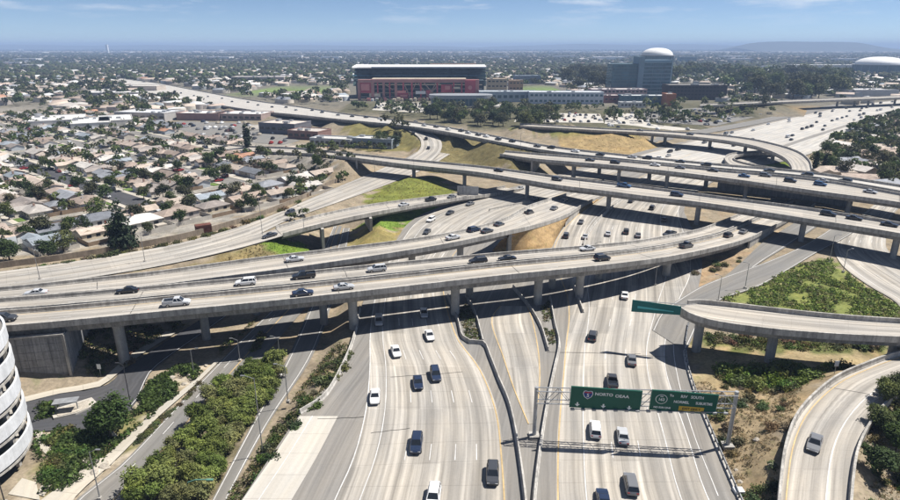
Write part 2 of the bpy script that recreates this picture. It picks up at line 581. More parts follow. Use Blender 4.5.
main = Strip(R3([(205, 560, 800, 600), (242, 500, 740, 498), (300, 415, 715, 442), (342, 369, 694, 388), (353, 342, 686, 352),
                 (361, 308, 690, 322), (374, 278, 698, 290), (387, 256, 702, 262), (397, 239, 696, 238), (410, 222, 688, 220),
                 (432, 210, 684, 211), (468, 199, 688, 202), (500, 190.5, 696, 193), (540, 180, 708, 185), (580, 168, 724, 176),
                 (620, 157, 752, 167.5), (660, 147, 790, 160), (700, 138, 820, 150), (787, 118, 862, 124.5), (840, 107, 893, 113.5),
                 (900, 99.5, 950, 104), (960, 93, 1030, 94)]), 4.0)
main.L[:, 2] = main.R[:, 2] = main.C[:, 2] = 0.05
conform(main, drop=0.3)
road = tag(sheet('freeway', main, 'shoulder_asphalt'), 'pale wide lower freeway with several lanes running away under the overpasses', None, None, 'structure')

laneA = Strip(R3([(318, 540, 508, 540), (334, 500, 507, 500), (352, 461, 503.5, 455), (365, 413, 498, 412), (369.6, 365, 480, 367),
                  (369.6, 340, 460, 341), (373, 308, 448, 308), (380, 280, 444, 281), (391, 258, 452, 258), (402, 241, 468, 241),
                  (417, 222, 496, 223), (440, 210, 520, 211), (474, 200, 548, 200), (505, 191.5, 566, 192.5), (545, 180.5, 590, 183),
                  (585, 168.5, 622, 171), (624, 157.5, 660, 161)], 0.075), 4.0)
sheet('lane_slab', laneA, 'lane_concrete', road)
laneB = Strip(R3([(557, 540, 724, 530), (556, 490, 704, 488), (557, 440, 689, 440), (560, 400, 675, 400), (563, 370, 666, 370),
                  (565, 345, 665, 345), (568, 318, 672, 320), (566, 296, 680, 298), (558, 275, 690, 276), (552, 253, 690, 252),
                  (560, 233, 684, 233), (576, 216, 679, 217), (593, 204, 680, 206), (606, 195, 690, 196), (626, 184, 702, 187),
                  (648, 173, 718, 177), (668, 163, 738, 167), (690, 154, 762, 157)], 0.075), 4.0)
sheet('lane_slab', laneB, 'lane_concrete', road)
laneF = Strip(R3([(612, 166, 680, 172), (632, 158, 712, 164), (666, 148, 756, 155), (704, 138.5, 788, 143.4), (790, 118.4, 850, 123.4),
                  (842, 107.4, 888, 111.4), (902, 99.7, 940, 102), (960, 93.3, 1010, 93.2)], 0.10), 5.0)
laneG = Strip(R3([(760, 157, 788, 160), (792, 145, 819, 150), (854, 124, 861, 124.8), (889, 112.2, 893, 113.3)], 0.10), 5.0)
sheet('lane_slab', laneG, 'pale_concrete', road)
sheet('lane_slab', laneF, 'pale_concrete', road)
laneR = Strip(R3([(500, 306, 528, 306), (491, 318, 533, 318), (503, 358, 540, 356), (514, 390, 540, 390), (528.5, 424, 534, 424)], 0.085), 3.0)
sheet('lane_slab', laneR, 'lane_concrete', road)
pad = Strip(R3([(300, 416, 338, 416), (272, 458, 316, 458), (243, 499, 292, 499), (210, 550, 262, 550)], 0.085), 3.0)
sheet('lane_slab', pad, 'new_concrete', road)

mk = MB()
for f in (0.345, 0.51, 0.678, 0.82):
    lines(mk, laneA, f, 0.17, (3.6, 10.8), 0.03)
lines(mk, laneA, 0.148, 0.17, None, 0.03)
lines(mk, laneA, 0.004, 0.22, None, 0.03)
for f in (0.41, 0.61):
    lines(mk, laneB, f, 0.17, (3.6, 10.8), 0.03)
for f in (0.2, 0.82, 0.996):
    lines(mk, laneB, f, 0.18, None, 0.03)
for f in (0.12, 0.25, 0.38, 0.5, 0.62, 0.75, 0.88):
    lines(mk, laneF, f, 0.25, (5, 10), 0.05)
lines(mk, pad, 0.33, 0.18, None, 0.03)
rsh = Strip(R3([(706, 496, 733, 496), (681, 430, 706, 430), (668, 374, 688, 374), (665, 345, 684, 345), (672, 320, 688, 322)], 0.05), 3)
lines(mk, rsh, 0.45, 0.15, None, 0.03)
mk.build('lane_marking', 'white_paint', road)
my = MB()
lines(my, laneA, 0.985, 0.28, None, 0.03)
lines(my, laneB, 0.012, 0.28, None, 0.03)
lines(my, laneR, 0.02, 0.25, None, 0.03); lines(my, laneR, 0.97, 0.25, None, 0.03)
lines(my, laneF, 0.01, 0.3, None, 0.05)
my.build('edge_line', 'yellow_paint', road)
# tar-filled cracks and cross joints
for (x0, y0, x1, y1) in ((547, 352, 640, 354), (600, 353, 668, 357), (462, 372, 390, 377), (370, 433, 410, 428), (318, 419, 365, 417)):
    a, b = P(x0, y0, 0.11), P(x1, y1, 0.11)
    k = [a.lerp(b, i / 8) + Vector((rng.uniform(-.12, .12), rng.uniform(-.12, .12), 0)) for i in range(9)]
    mt = MB()
    for i in range(8):
        n = Vector((-(k[i + 1] - k[i]).y, (k[i + 1] - k[i]).x, 0)).normalized() * 0.05
        mt.add([k[i] + n, k[i] - n, k[i + 1] - n, k[i + 1] + n], [(0, 1, 2, 3)])
    mt.build('tar_joint', 'tar', road)

def barrier(name, pts, label, z=0.05, prof=JERSEY, mat_='barrier_concrete', step=2.5, cat='barrier'):
    e = catmull([tuple(P(x, y, z)) for x, y in pts], step)
    mb = MB()
    rail_loft(mb, e, prof)
    return tag(mb.build(name, mat_), label, cat, 'concrete barriers along the freeway')
barrier('median_barrier', [(448, 297), (458, 322), (463, 339), (470, 343.5), (483, 344.5), (490, 358), (499, 381), (508, 402), (514, 425), (520, 461), (525, 500), (528, 540)],
        'long curved concrete barrier right of the cars coming towards the viewer')
barrier('median_barrier', [(466, 296), (475, 314), (483, 343)], 'short concrete barrier on the right side of the brown planted island')
barrier('median_barrier', [(513, 288), (528, 306), (540, 326), (545, 340), (548, 351)], 'concrete barrier left of the narrow green strip below the near bridge')
barrier('median_barrier', [(550, 298), (555, 326), (559, 343), (557.5, 356), (555, 366), (545, 416), (536, 480), (532, 530)],
        'concrete barrier left of the lanes that pass below the sign gantry')
barrier('median_barrier', [(573, 283), (577, 296), (583, 313)], 'short straight concrete barrier end under the near bridge')
barrier('median_barrier', [(583, 246), (592, 228), (606, 213), (622, 200)], 'concrete barrier between lanes behind the near bridge')
barrier('roadside_barrier', [(300, 414), (323, 399), (342, 368), (353, 341), (360, 309)], 'low pale concrete barrier edging the brown slope beside the freeway')
barrier('roadside_barrier', [(489, 211), (510, 206.5), (530, 203)], 'small concrete barrier on the gore before the long overpass')

# steel guard rail along the right edge
gp = catmull([tuple(P(x, y, 0.05)) for x, y in [(688, 326), (685, 352), (693, 386), (715, 442), (739, 498), (758, 540)]], 2.2)
gr = thing('guard_rail', 'dark steel guard rail on posts along the right edge of the freeway', 'guard rail', gp[0])
mb = MB(); rail_loft(mb, gp, [(-0.06, 0.42), (0.06, 0.42), (0.06, 0.78), (-0.06, 0.78)]); mb.build('rail', 'steel', gr)
mb = MB(); rail_loft(mb, gp, [(-0.35, -0.03), (0.35, -0.03), (0.35, 0.06), (-0.35, 0.06)]); mb.build('kerb', 'barrier_concrete', gr)
for q in gp:
    MB().box((q[0], q[1], q[2] + 0.4), (0.16, 0.16, 0.84)).build('post', 'dark_metal', gr)

# ------------------------------------------------------------------ elevated roads
ROADS = {'A': laneA, 'B': laneB, 'F': laneF}
GROUND_LEVEL = -0.1
def flyover(name, st, label, depth=1.5, cols=(), embank=(), x0=-1e9, x1=1e9, dash=(0.5,), edge=True, key=None, rail=(True, True), colr=0.85,
            deckmat='deck_concrete', cols2=0.0, over=1.3, yellow=None):
    """an elevated road: deck slab on a box girder, two parapets, columns, markings"""
    c = st.C[len(st.C) // 2]
    T = thing(name, label, 'overpass', (c[0], c[1], 0.0))
    sheet('road_surface', st, deckmat, T, 0.02)
    g = MB()
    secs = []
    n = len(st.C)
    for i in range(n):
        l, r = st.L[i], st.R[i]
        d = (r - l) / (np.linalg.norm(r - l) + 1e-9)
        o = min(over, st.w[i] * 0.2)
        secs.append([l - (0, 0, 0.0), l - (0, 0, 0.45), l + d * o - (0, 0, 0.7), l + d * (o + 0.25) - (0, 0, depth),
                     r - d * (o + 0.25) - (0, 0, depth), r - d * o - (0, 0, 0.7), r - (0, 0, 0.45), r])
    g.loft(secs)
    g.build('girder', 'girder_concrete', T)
    for k, (e, side) in enumerate(((st.L, -1.0), (st.R, 1.0))):
        if rail[k]:
            # the profile's back (negative offset) faces outwards
            t = st.R[0] - st.L[0]; a = st.C[1] - st.C[0]
            left_is_left = (a[0] * t[1] - a[1] * t[0]) < 0
            sd = side if left_is_left else -side
            pm = MB(); rail_loft(pm, e, PARAPET, sd); pm.build('parapet', 'wall_concrete', T)
    lm = MB()
    for f in dash:
        lines(lm, st, f, 0.17, (3.6, 8.5), 0.045)
    if edge:
        lines(lm, st, 0.09, 0.15, None, 0.045); lines(lm, st, 0.91, 0.15, None, 0.045)
    if lm.f:
        lm.build('lane_marking', 'white_paint', T)
    if yellow is not None:
        ym = MB(); lines(ym, st, yellow, 0.18, None, 0.047); ym.build('edge_line', 'yellow_paint', T)
    for cx in cols:
        cx, gz = cx if isinstance(cx, tuple) else (cx, GROUND_LEVEL)
        i = int(np.argmin(np.abs(st.px - cx)))
        p = st.C[i]
        d = (st.R[i] - st.L[i]); d /= np.linalg.norm(d)
        for off in ((-cols2 / 2, cols2 / 2) if cols2 else (0.0,)):
            q = p + d * off
            top = p[2] - depth + 0.05
            cm = MB()
            cm.ring((q[0], q[1], gz - 0.6), [(0.0, 0), (colr, 0), (colr, top - gz + 0.6 - 1.2), (colr * 1.25, top - gz + 0.6), (0, top - gz + 0.6)], 16)
            cm.build('column', 'column_concrete', T, smooth=False)
    # expansion joints
    for k in range(1, int(st.len[-1] // 38) + 1):
        i = int(np.argmin(np.abs(st.len - k * 38)))
        if not (-20 < st.px[i] < 920) or st.C[i][1] > 260:
            continue
        a = st.C[min(i + 1, n - 1)] - st.C[max(i - 1, 0)]; a /= np.linalg.norm(a)
        a = a * 0.07
        u = np.array((0, 0, 0.04))
        MB().add([st.L[i] - a + u, st.R[i] - a + u, st.R[i] + a + u, st.L[i] + a + u], [(0, 1, 2, 3)]).build('expansion_joint', 'tar', T)
    for (a, b_) in embank:
        conform(st, 0.4, 0.6, a, b_)
    if key:
        ROADS[key] = st
    return T

# the near pair of bridges: measured on the near parapet, then laid out in metres
ne = catmull([(*P(x, y, z + 0.88)[:2], z) for x, y, z in [(-120, 333, 8.5), (-60, 330, 8.5), (0, 325.5, 8.5), (60, 320.5, 8.5), (160, 311, 8.5), (250, 302.5, 8.5), (340, 293, 8.5), (420, 284, 8.5), (500, 275, 8.5),
                                              (580, 267, 8.2), (660, 257.5, 6.6), (705, 249, 4.9), (744, 239, 3.3), (766, 229, 2.0), (790, 217, 0.8), (815, 203, 0.2)]], 3.0)
d1n = Strip.offset(ne, 7.0, 0.0)
w2 = np.interp(d1n.px, [-200, 0, 160, 340, 640, 720], [13.4, 13.4, 13.6, 14.4, 13.6, 13.2])
d1f = Strip.offset(ne, w2, 8.0)
flyover('near_bridge', d1n, 'nearest concrete bridge crossing the whole picture above the lower freeway', 2.0, [(118, -2.2), (347, -1.2), 458, 541, 580, 667], [(-400, 30), (738, 2000)], key='D1N', colr=0.95, dash=(0.5,), yellow=0.09)
flyover('near_bridge', d1f, 'second parallel bridge just behind the nearest concrete bridge', 2.0, [(205, -2.2), (320, -2.2), 470, 556, 600, 684], [(-400, 30), (730, 2000)], key='D1F', colr=0.85, dash=(0.5,), yellow=0.91)

# ramp that leaves the near bridges and climbs down to the freeway behind
d2 = Strip(R3([(-120, 293, -120, 305, 9.38), (0, 287, 0, 297, 9.38), (80, 279, 80, 291, 9.38), (160, 270.5, 160, 284, 9.38), (215, 263, 215, 277, 9.38), (272, 255.5, 278, 269, 9.38), (340, 247.5, 345, 259.5, 9.38),
               (440, 234, 445, 243.5, 9.2), (500, 219.5, 505, 231, 8.4), (527, 206, 540, 223, 6.4), (548, 199, 566, 214, 4.3), (566, 193.5, 584, 203, 2.6), (584, 187.5, 604, 194, 1.1), (604, 180, 626, 185, 0.6)]), 3.0, 0.0)
for q in (d2.L, d2.R, d2.C):
    q[:, 2] -= 0.88
d2.L[:, 2] = np.maximum(d2.L[:, 2], 0.14); d2.R[:, 2] = np.maximum(d2.R[:, 2], 0.14); d2.C[:, 2] = np.maximum(d2.C[:, 2], 0.14)
flyover('ramp_bridge', d2, 'curved ramp bridge behind the near pair, sweeping down to the freeway', 1.7, [(255, -2), (345, -1.5), 412, 462], [(-400, 70), (506, 2000)], key='D2', dash=(0.5,))

# the long overpass in the middle
d3 = Strip(R3([(215, 143, 211, 148, 1.4), (250, 145.6, 247, 150.6, 2.6), (300, 147.6, 299, 152.6, 5.8), (348, 152.5, 350, 157), (406, 158.5, 406, 164), (480, 165.5, 480, 172), (520, 170.5, 520, 178.5), (560, 176, 560, 185), (610, 182, 610, 191), (640, 185.5, 640, 195), (690, 192, 690, 200.5),
               (720, 196, 720, 204.5), (806, 207, 806, 218), (900, 222, 900, 233), (980, 235, 980, 249)], 8.4), 4.0)
for q in (d3.L, d3.R, d3.C):
    q[:, 2] -= 0.88
flyover('long_overpass', d3, 'long straight overpass on paired columns crossing the freeway diagonally', 1.6, [411, 466, 528, 611, 697, 805, 896], [(0, 352)], key='D3', cols2=4.6, colr=0.75, dash=(0.5,))

# main east-west freeway behind it: far carriageway and near carriageway
g1 = Strip(R3([(120, 78, 110, 86, 0.6), (160, 83.5, 150, 93, 1.2), (200, 91, 200, 102, 2.2), (254, 100.5, 262, 111.5, 4.5), (300, 106.8, 300, 115.2, 6), (340, 113, 340, 119.5, 7), (386, 118.5, 392, 124.5, 8), (440, 126, 440, 131, 8.9), (500, 137, 500, 142.5, 8.9),
               (552, 146.5, 548, 151, 8.9), (620, 154.5, 620, 159, 8.9), (720, 164.5, 720, 168.5, 8.9), (808, 172, 815, 177.5, 8.9), (900, 185.5, 900, 191.5, 8.9), (980, 198, 980, 206, 8.9)]), 5.0)
for q in (g1.L, g1.R, g1.C):
    q[:, 2] -= 0.5
flyover('far_viaduct', g1, 'busy far freeway viaduct running from the shops to the right edge', 1.5, [600, 650, 705, 760, 845], [(0, 288), (338, 450), (490, 540)], key='G', dash=(0.25, 0.5, 0.75), deckmat='pale_concrete')
g2 = Strip(R3([(505, 150.3, 500, 153.5, 8.9), (540, 153.2, 532, 158, 8.9), (620, 159.8, 620, 165.5, 8.9), (720, 169.4, 720, 177, 8.9), (820, 179.2, 820, 191, 8.9), (900, 192.6, 900, 202, 8.9), (980, 207, 980, 217, 8.9)]), 5.0)
for q in (g2.L, g2.R, g2.C):
    q[:, 2] -= 0.88
flyover('far_viaduct', g2, 'viaduct right behind the long overpass with several dark cars on it', 1.5, [575, 620, 668, 752, 858], [(0, 536)], key='G2', dash=(0.33, 0.66), cols2=4.0, colr=0.7)

# ramp on the right with two columns
r1 = Strip(R3([(688, 300.4, 679, 305.5), (699, 299.6, 688, 311.5), (718, 301.2, 708, 318.5), (760, 306, 755, 326), (820, 312.5, 820, 332), (900, 318.5, 900, 336), (990, 322, 990, 339)], 8.9), 2.0)
for q in (r1.L, r1.R, r1.C):
    q[:, 2] -= 0.88
flyover('curved_ramp', r1, 'short elevated ramp on two columns ending above the right lanes', 1.7, [703, 776, 905], [], key='R1', colr=0.85, dash=(), rail=(True, True))
# loop ramp low right
r2 = Strip(R3([(775, 540, 846, 540, 3.2), (779, 500, 850, 500, 3.2), (781, 478, 852, 478, 3.3), (786, 446, 858, 448, 3.5), (800, 413, 875, 418, 3.8), (833, 382, 900, 394, 4.2), (865, 367, 938, 375, 4.6), (900, 355, 975, 362, 5), (990, 338, 1060, 346, 5.5)]), 2.5)
flyover('loop_ramp', r2, 'curved pale loop ramp in the lower right corner carrying one car', 1.3, [(930, 0)], [(0, 884)], key='R2', dash=(), rail=(True, True), edge=False)
lm = MB(); lines(lm, r2, 0.66, 0.2, None, 0.05)
T_ = [o for o in COL.objects if o.name == 'loop_ramp'][0]
lm.build('lane_marking', 'white_paint', T_)
lm = MB(); lines(lm, r2, 0.1, 0.22, None, 0.05); lm.build('edge_line', 'yellow_paint', T_)

# far curved fly-over and the little loop below it
p1 = Strip(R3([(520, 123.3, 520, 126, 6.6), (565, 126, 565, 128.6, 7), (600, 128, 600, 130.6, 7), (654, 130.4, 652, 133.4, 7), (712, 134.2, 710, 138.6, 7), (748, 138.3, 745, 144, 7), (775, 144, 766, 149.5, 7), (797, 151, 783, 157, 7.2), (809, 160, 791, 165, 7.8), (812, 169, 793, 172.5, 8.1)]), 4.0)
for q in (p1.L, p1.R, p1.C):
    q[:, 2] -= 0.6
flyover('far_curved_flyover', p1, 'slender curved flyover bending towards the viaduct above the wide far freeway', 1.3, [668, 713, 747, 776], [(0, 560), (576, 650)], key='P1', dash=(), colr=0.9)
q1 = Strip(R3([(800, 173.5, 797, 176.2), (772, 169, 766, 172.5), (748, 165, 736, 168.4), (734, 160.5, 725.5, 161.5), (737, 156.6, 729, 155.4), (752, 154.6, 750, 152.6), (775, 153.8, 776, 151.5)], 1.8), 3.0)
flyover('small_loop_ramp', q1, 'small low loop ramp around a patch of grass beside the viaduct', 0.9, [], [(0, 2000)], dash=(), edge=False)
# low overpass far right
ov = Strip(R3([(700, 104.8, 700, 106.6), (788, 100.6, 788, 102.6), (830, 98.8, 830, 100.8), (900, 96, 900, 98.2), (960, 93, 960, 95.3)], 7.5), 6)
flyover('low_overpass', ov, 'low flat overpass across the wide freeway near the trees in the distance', 1.2, [837, 857, 868, 896], [(0, 800)], dash=(), colr=1.0)

# ------------------------------------------------------------------ at-grade roads
def street(name, rows, mat_, label, lift=0.0, z=0.0, dash=None, yellow=None, edges=(), extra=0.5, key=None, step=3.0, drop=0.2, conf=True):
    st = Strip(R3(rows, z), step)
    if conf:
        conform(st, extra, drop)
    o = tag(sheet(name, st, mat_, None, lift), label, None, None, 'structure')
    mb = MB()
    for f in (dash or ()):
        lines(mb, st, f, 0.16, (3.2, 7), lift + 0.025)
    for f in edges:
        lines(mb, st, f, 0.16, None, lift + 0.025)
    if mb.f:
        mb.build('lane_marking', 'white_paint', o)
    if yellow is not None:
        mb = MB(); lines(mb, st, yellow - 0.008, 0.14, None, lift + 0.025); lines(mb, st, yellow + 0.012, 0.14, None, lift + 0.025)
        mb.build('edge_line', 'yellow_paint', o)
    if key:
        ROADS[key] = st
    return o, st
LOW = -2.0
street('freeway_left', [(-90, 284, -90, 298), (0, 271.5, 0, 286), (60, 263.5, 66, 276.5), (120, 254, 126, 267), (180, 243, 184, 256), (240, 226.5, 246, 239.5), (280, 212, 288, 220), (300, 203, 320, 208.5), (340, 186, 364, 193), (374, 172, 402, 178.5), (396, 162, 430, 166), (425, 150, 450, 154)],
       'lane_concrete', 'pale freeway lanes running beside the houses', 0.0, 1.6, (0.45,), None, (0.06, 0.93), key='J')
k_o, kst = street('ramp_road', [(-90, 296, -90, 303, 2.2), (0, 284.5, 0, 290.5, 2.2), (80, 273.5, 80, 279, 2.4), (160, 258.5, 164, 265, 3), (230, 242, 236, 249, 4), (280, 228, 286, 235, 5)], 'lane_concrete', 'pale ramp road between the freeway lanes and the grass', 0.0, 2.0, None, None, (0.07, 0.93), key='K0')
kb = Strip(R3([(276, 229, 283, 236, 5), (320, 217, 322, 226, 5.6), (366, 207.5, 370, 215.5, 5.4), (416, 200.5, 424, 205.5, 4), (452, 196, 458, 199.8, 2.2), (480, 192, 492, 195.6, 0.6), (505, 187.5, 520, 190.5, 0.2)]), 3.0)
flyover('small_ramp_bridge', kb, 'narrow ramp bridge beside the green grass banks carrying a few cars', 1.4, [], [(0, 318), (368, 2000)], key='K', dash=(), rail=(True, True))
street('frontage_road', [(45, 530, 150, 545), (79, 497, 140, 510), (119, 466, 172, 470), (170, 413, 214, 418), (220, 361.5, 259, 362), (262, 319.5, 300, 314), (296, 288, 322, 288), (318, 262, 336, 262), (326, 244, 337, 244), (334, 226, 342, 226)],
       'grey_asphalt', 'grey frontage road with yellow centre line in the lower left', 0.0, LOW, (0.25,), 0.52, (0.05,), key='L2')
street('service_road', [(196, 530, 214, 530), (212, 500, 227, 500), (252, 424, 268, 424), (288, 357, 312, 357), (310, 307, 331, 307), (322, 280, 340, 280), (338, 246, 347, 246), (343, 228, 350, 228)],
       'grey_asphalt', 'narrow grey service road between trees and the brown slope', 0.0, LOW, None, None, (0.12, 0.88), key='L3')
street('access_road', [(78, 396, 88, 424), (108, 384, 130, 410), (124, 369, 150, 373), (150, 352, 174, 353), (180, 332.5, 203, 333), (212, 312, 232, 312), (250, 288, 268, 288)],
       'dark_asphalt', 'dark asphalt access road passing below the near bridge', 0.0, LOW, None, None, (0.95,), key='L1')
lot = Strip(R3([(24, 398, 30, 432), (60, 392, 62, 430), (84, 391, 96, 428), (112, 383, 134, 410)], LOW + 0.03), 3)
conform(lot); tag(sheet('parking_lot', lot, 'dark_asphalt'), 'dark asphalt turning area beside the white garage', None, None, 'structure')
street('sidewalk', [(24, 515, 62, 522), (50, 494, 76, 497), (98, 463, 112, 464), (150, 416, 160, 416), (194, 381, 200, 381), (215, 362, 219, 362)], 'sidewalk_concrete', 'pale sidewalk along the frontage road', 0.13, LOW)
street('sidewalk', [(20, 404, 22, 398), (60, 394, 60, 389), (100, 387, 98, 382), (118, 374, 112, 371), (140, 356, 132, 354), (176, 333, 166, 332)], 'sidewalk_concrete', 'pale curved sidewalk at the foot of the retaining wall', 0.13, LOW)
m_o, mst = street('slip_road', [(652, 330, 686, 352, 0.09), (662, 312, 706, 312, 0.25), (679, 299.5, 722, 299.5, 0.3), (706, 284, 758, 287), (768, 261.5, 790, 269), (800, 247.5, 818, 252), (826, 232, 848, 236), (850, 214, 872, 217)],
       'grey_asphalt', 'grey slip road curving past the green scrub triangle', 0.06, 0.25, None, None, (0.05, 0.95), key='M')
street('slip_road', [(722, 279, 734, 283), (744, 260, 760, 263), (762, 243, 786, 247), (786, 228, 812, 230), (812, 212, 836, 213)], 'grey_asphalt', 'short grey lane beside the concrete wing wall', 0.03, 0.2, None, None, (0.9,))
street('side_freeway', [(905, 330, 1010, 330), (897, 303, 990, 303), (868, 285, 955, 285), (843, 266, 920, 266), (834, 249, 890, 252), (838, 236, 886, 238), (858, 218, 890, 220), (880, 200, 905, 201)],
       'lane_concrete', 'pale side freeway at the right edge beyond the scrub triangle', 0.0, 0.1, (0.28, 0.5, 0.72), None, (0.08, 0.92), key='N')
street('ramp_road', [(384, 121.5, 396, 120.2, 7), (410, 131.5, 424, 128.6, 6), (420, 139.5, 440, 139.5, 4.5), (419, 150, 441, 150.5, 3), (404, 159, 432, 161.5, 1.7)], 'lane_concrete', 'curving pale slip road with three cars behind the long overpass', 0.05, 4, None, None, (0.1, 0.5, 0.9), key='H')
street('ramp_road', [(240, 126, 246, 130.5, 0.3), (300, 121.5, 300, 126.5, 0.6), (345, 117.6, 352, 121.2, 2.5), (372, 119.5, 378, 122.5, 5)], 'lane_concrete', 'pale ramp below the far viaduct by the shops', 0.06, 0.4, None, None, ())
street('ramp_road', [(640, 140, 652, 143), (690, 131.5, 700, 134.6), (740, 123, 748, 126), (787, 113.6, 794, 116.2), (840, 103.4, 846, 105.4)], 'grey_asphalt', 'grey ramp running along the upper edge of the wide far freeway', 0.05, 0.1, None, None, (0.1,))
street('town_street', [(180, 140, 176, 146), (250, 145.5, 246, 151.5), (300, 150.5, 296, 156.5), (330, 154, 326, 159)], 'sidewalk_concrete', 'pale street along the shops behind the houses', 0.08, 0.1, None, None, ())
street('ramp_road', [(105, 99, 100, 103), (150, 101, 146, 105.5), (190, 106, 186, 111), (216, 109, 212, 114)], 'lane_concrete', 'pale ramp curving off the far viaduct on the left', 0.1, 0.3, None, None, ())

# retaining wall at the left end of the near bridge, in cast panels
RW = thing('retaining_wall', 'tall dark panelled retaining wall under the left end of the near bridge', 'wall', P(30, 390, LOW))
kx = d1n.px
i1 = int(np.argmin(np.abs(kx - 66)))
i0 = int(np.argmin(np.abs(kx + 60)))
e0, e1 = Vector(d1n.R[i0]), Vector(d1n.R[i1])
if e0.x > e1.x:
    e0, e1 = e1, e0
ax = (e1 - e0); LWALL = ax.length; ax.normalize(); axn = Vector((ax.y, -ax.x, 0))
z0, z1 = LOW - 0.4, 6.7
npan = 16; pw = LWALL / npan; nrow = 6; ph = (z1 - z0) / nrow
back = MB(); c = (e0 + e1) / 2
back.box((c.x - axn.x * 0.35, c.y - axn.y * 0.35, (z0 + z1) / 2), (LWALL, 0.5, z1 - z0), math.atan2(ax.y, ax.x))
back.build('wall_core', 'dark_metal', RW)
cop = MB(); cop.box((c.x + axn.x * 0.1, c.y + axn.y * 0.1, z1 + 0.12), (LWALL + 0.3, 0.9, 0.3), math.atan2(ax.y, ax.x)); cop.build('coping', 'wall_concrete', RW)
pme = MB().box((0, 0, 0), (pw - 0.05, 0.22, ph - 0.05), math.atan2(ax.y, ax.x), 0).mesh('panel', 'panel_concrete')
for a in range(npan):
    for r in range(nrow):
        q = e0 + ax * ((a + 0.5) * pw) + axn * (0.02 + rng.uniform(-0.012, 0.012))
        link('panel', pme, RW, Vector((q.x, q.y, z0 + (r + 0.5) * ph)) - Vector(RW.location))
# return wall below the bridge end, and the end post
ret = MB()
w = Vector(d1f.L[i1]) - e1
ret.box((e1.x + w.x / 2, e1.y + w.y / 2, (z0 + z1) / 2), (w.length, 0.5, z1 - z0), math.atan2(w.y, w.x)); ret.build('return_wall', 'panel_concrete', RW)
ep = MB(); ep.box((e1.x + axn.x * 0.2, e1.y + axn.y * 0.2, (z0 + z1) / 2), (0.45, 0.7, z1 - z0), math.atan2(ax.y, ax.x)); ep.build('end_post', 'wall_concrete', RW)

def walls_under(name, st, x0, x1, side, label, gz=-0.3, mat_='wall_concrete', inset=0.05):
    """vertical wing wall below one edge of a road"""
    k = [i for i in range(len(st.C)) if x0 <= st.px[i] <= x1]
    e = (st.L if side == 'L' else st.R)[k]
    o = MB()
    secs = []
    for i, q in zip(k, e):
        d = (st.C[i] - q); d /= np.linalg.norm(d)
        a = q + d * inset; b = q + d * (inset + 0.5)
        secs.append([(a[0], a[1], gz), (b[0], b[1], gz), (b[0], b[1], q[2] - 0.02), (a[0], a[1], q[2] - 0.02)])
    o.loft(secs)
    return tag(o.build(name, mat_), label, 'wall')
walls_under('wing_wall', d1n, 738, 800, 'R', 'sloping concrete wing wall at the right end of the near bridge')
walls_under('wing_wall', d2, 556, 612, 'R', 'pale concrete wall holding the lower end of the curved ramp')
walls_under('wing_wall', q1, 700, 760, 'R', 'low concrete wall around the small loop ramp', 0)
walls_under('wing_wall', r2, 760, 884, 'L', 'dark low wall along the outer side of the loop ramp', 0.6, 'panel_concrete')
walls_under('wing_wall', r2, 840, 896, 'R', 'concrete wall along the inner side of the loop ramp', 0.0)
walls_under('retaining_wall', g1, 712, 856, 'R', 'long shaded retaining wall below the far viaduct', -1.0, 'panel_concrete', 0.6)
def abutment(name, st, cx, label, gz=-2.4, flip=1, wide=0.0):
    i = int(np.argmin(np.abs(st.px - cx)))
    l, r = Vector(st.L[i]), Vector(st.R[i])
    d = (r - l).normalized(); l, r = l - d * wide, r + d * wide
    top = st.C[i][2] - 0.4
    c = (l + r) / 2
    mb = MB(); mb.box((c.x, c.y, (gz + top) / 2), ((r - l).length, 0.8, top - gz), math.atan2(d.y, d.x))
    return tag(mb.build(name, 'wall_concrete'), label, 'wall')
abutment('abutment', d3, 353, 'concrete abutment at the left end of the long overpass')
abutment('abutment', d2, 78, 'concrete abutment in the shade behind the retaining wall')
abutment('abutment', d2, 507, 'concrete abutment against the brown mound')
abutment('abutment', g2, 537, 'concrete abutment at the left end of the rear viaduct')
abutment('abutment', kb, 318, 'left abutment of the narrow ramp bridge', wide=2.0)
abutment('abutment', kb, 369, 'right abutment of the narrow ramp bridge', wide=2.0)
abutment('abutment', p1, 652, 'abutment of the far curved flyover at the brown hill')
# ------------------------------------------------------------------ the ground: one sheet to the horizon, fitted to the roads
def axis(lo, hi, step, far_lo, far_hi, growth=1.28):
    a = list(np.arange(lo, hi + 1e-6, step))
    s, x = step, a[-1]
    while x < far_hi:
        s *= growth; x += s; a.append(min(x, far_hi))
    s, x = step, a[0]
    while x > far_lo:
        s *= growth; x -= s; a.insert(0, max(x, far_lo))
    return np.array(a)
def inside(poly, X, Y):
    r = np.zeros(X.shape, bool)
    n = len(poly)
    for i in range(n):
        (x0, y0), (x1, y1) = poly[i], poly[(i + 1) % n]
        c = ((y0 > Y) != (y1 > Y)) & (X < (x1 - x0) * (Y - y0) / (y1 - y0 + 1e-12) + x0)
        r ^= c
    return r
def gpoly(pts, z=0.0):
    return [tuple(P(x, y, z)[:2]) for x, y in pts]
gx = axis(-190, 190, 1.6, -17000, 17000)
gy = axis(36, 330, 1.6, -600, 17600)
GX, GY = np.meshgrid(gx, gy)
HB = np.zeros(GX.shape)
lowland = gpoly([(-150, 600), (-60, 400), (30, 372), (64, 370), (100, 352), (150, 324), (200, 300), (262, 268), (322, 236), (352, 226), (352, 250), (338, 300), (318, 360), (268, 436), (214, 520), (190, 600)], LOW)
HB[inside(lowland, GX, GY)] = LOW - 0.3
HB += 0.35 * np.sin(GX * 0.05 + 1) * np.cos(GY * 0.043) * ((GY < 330) & (np.abs(GX) < 200)) * 0.5
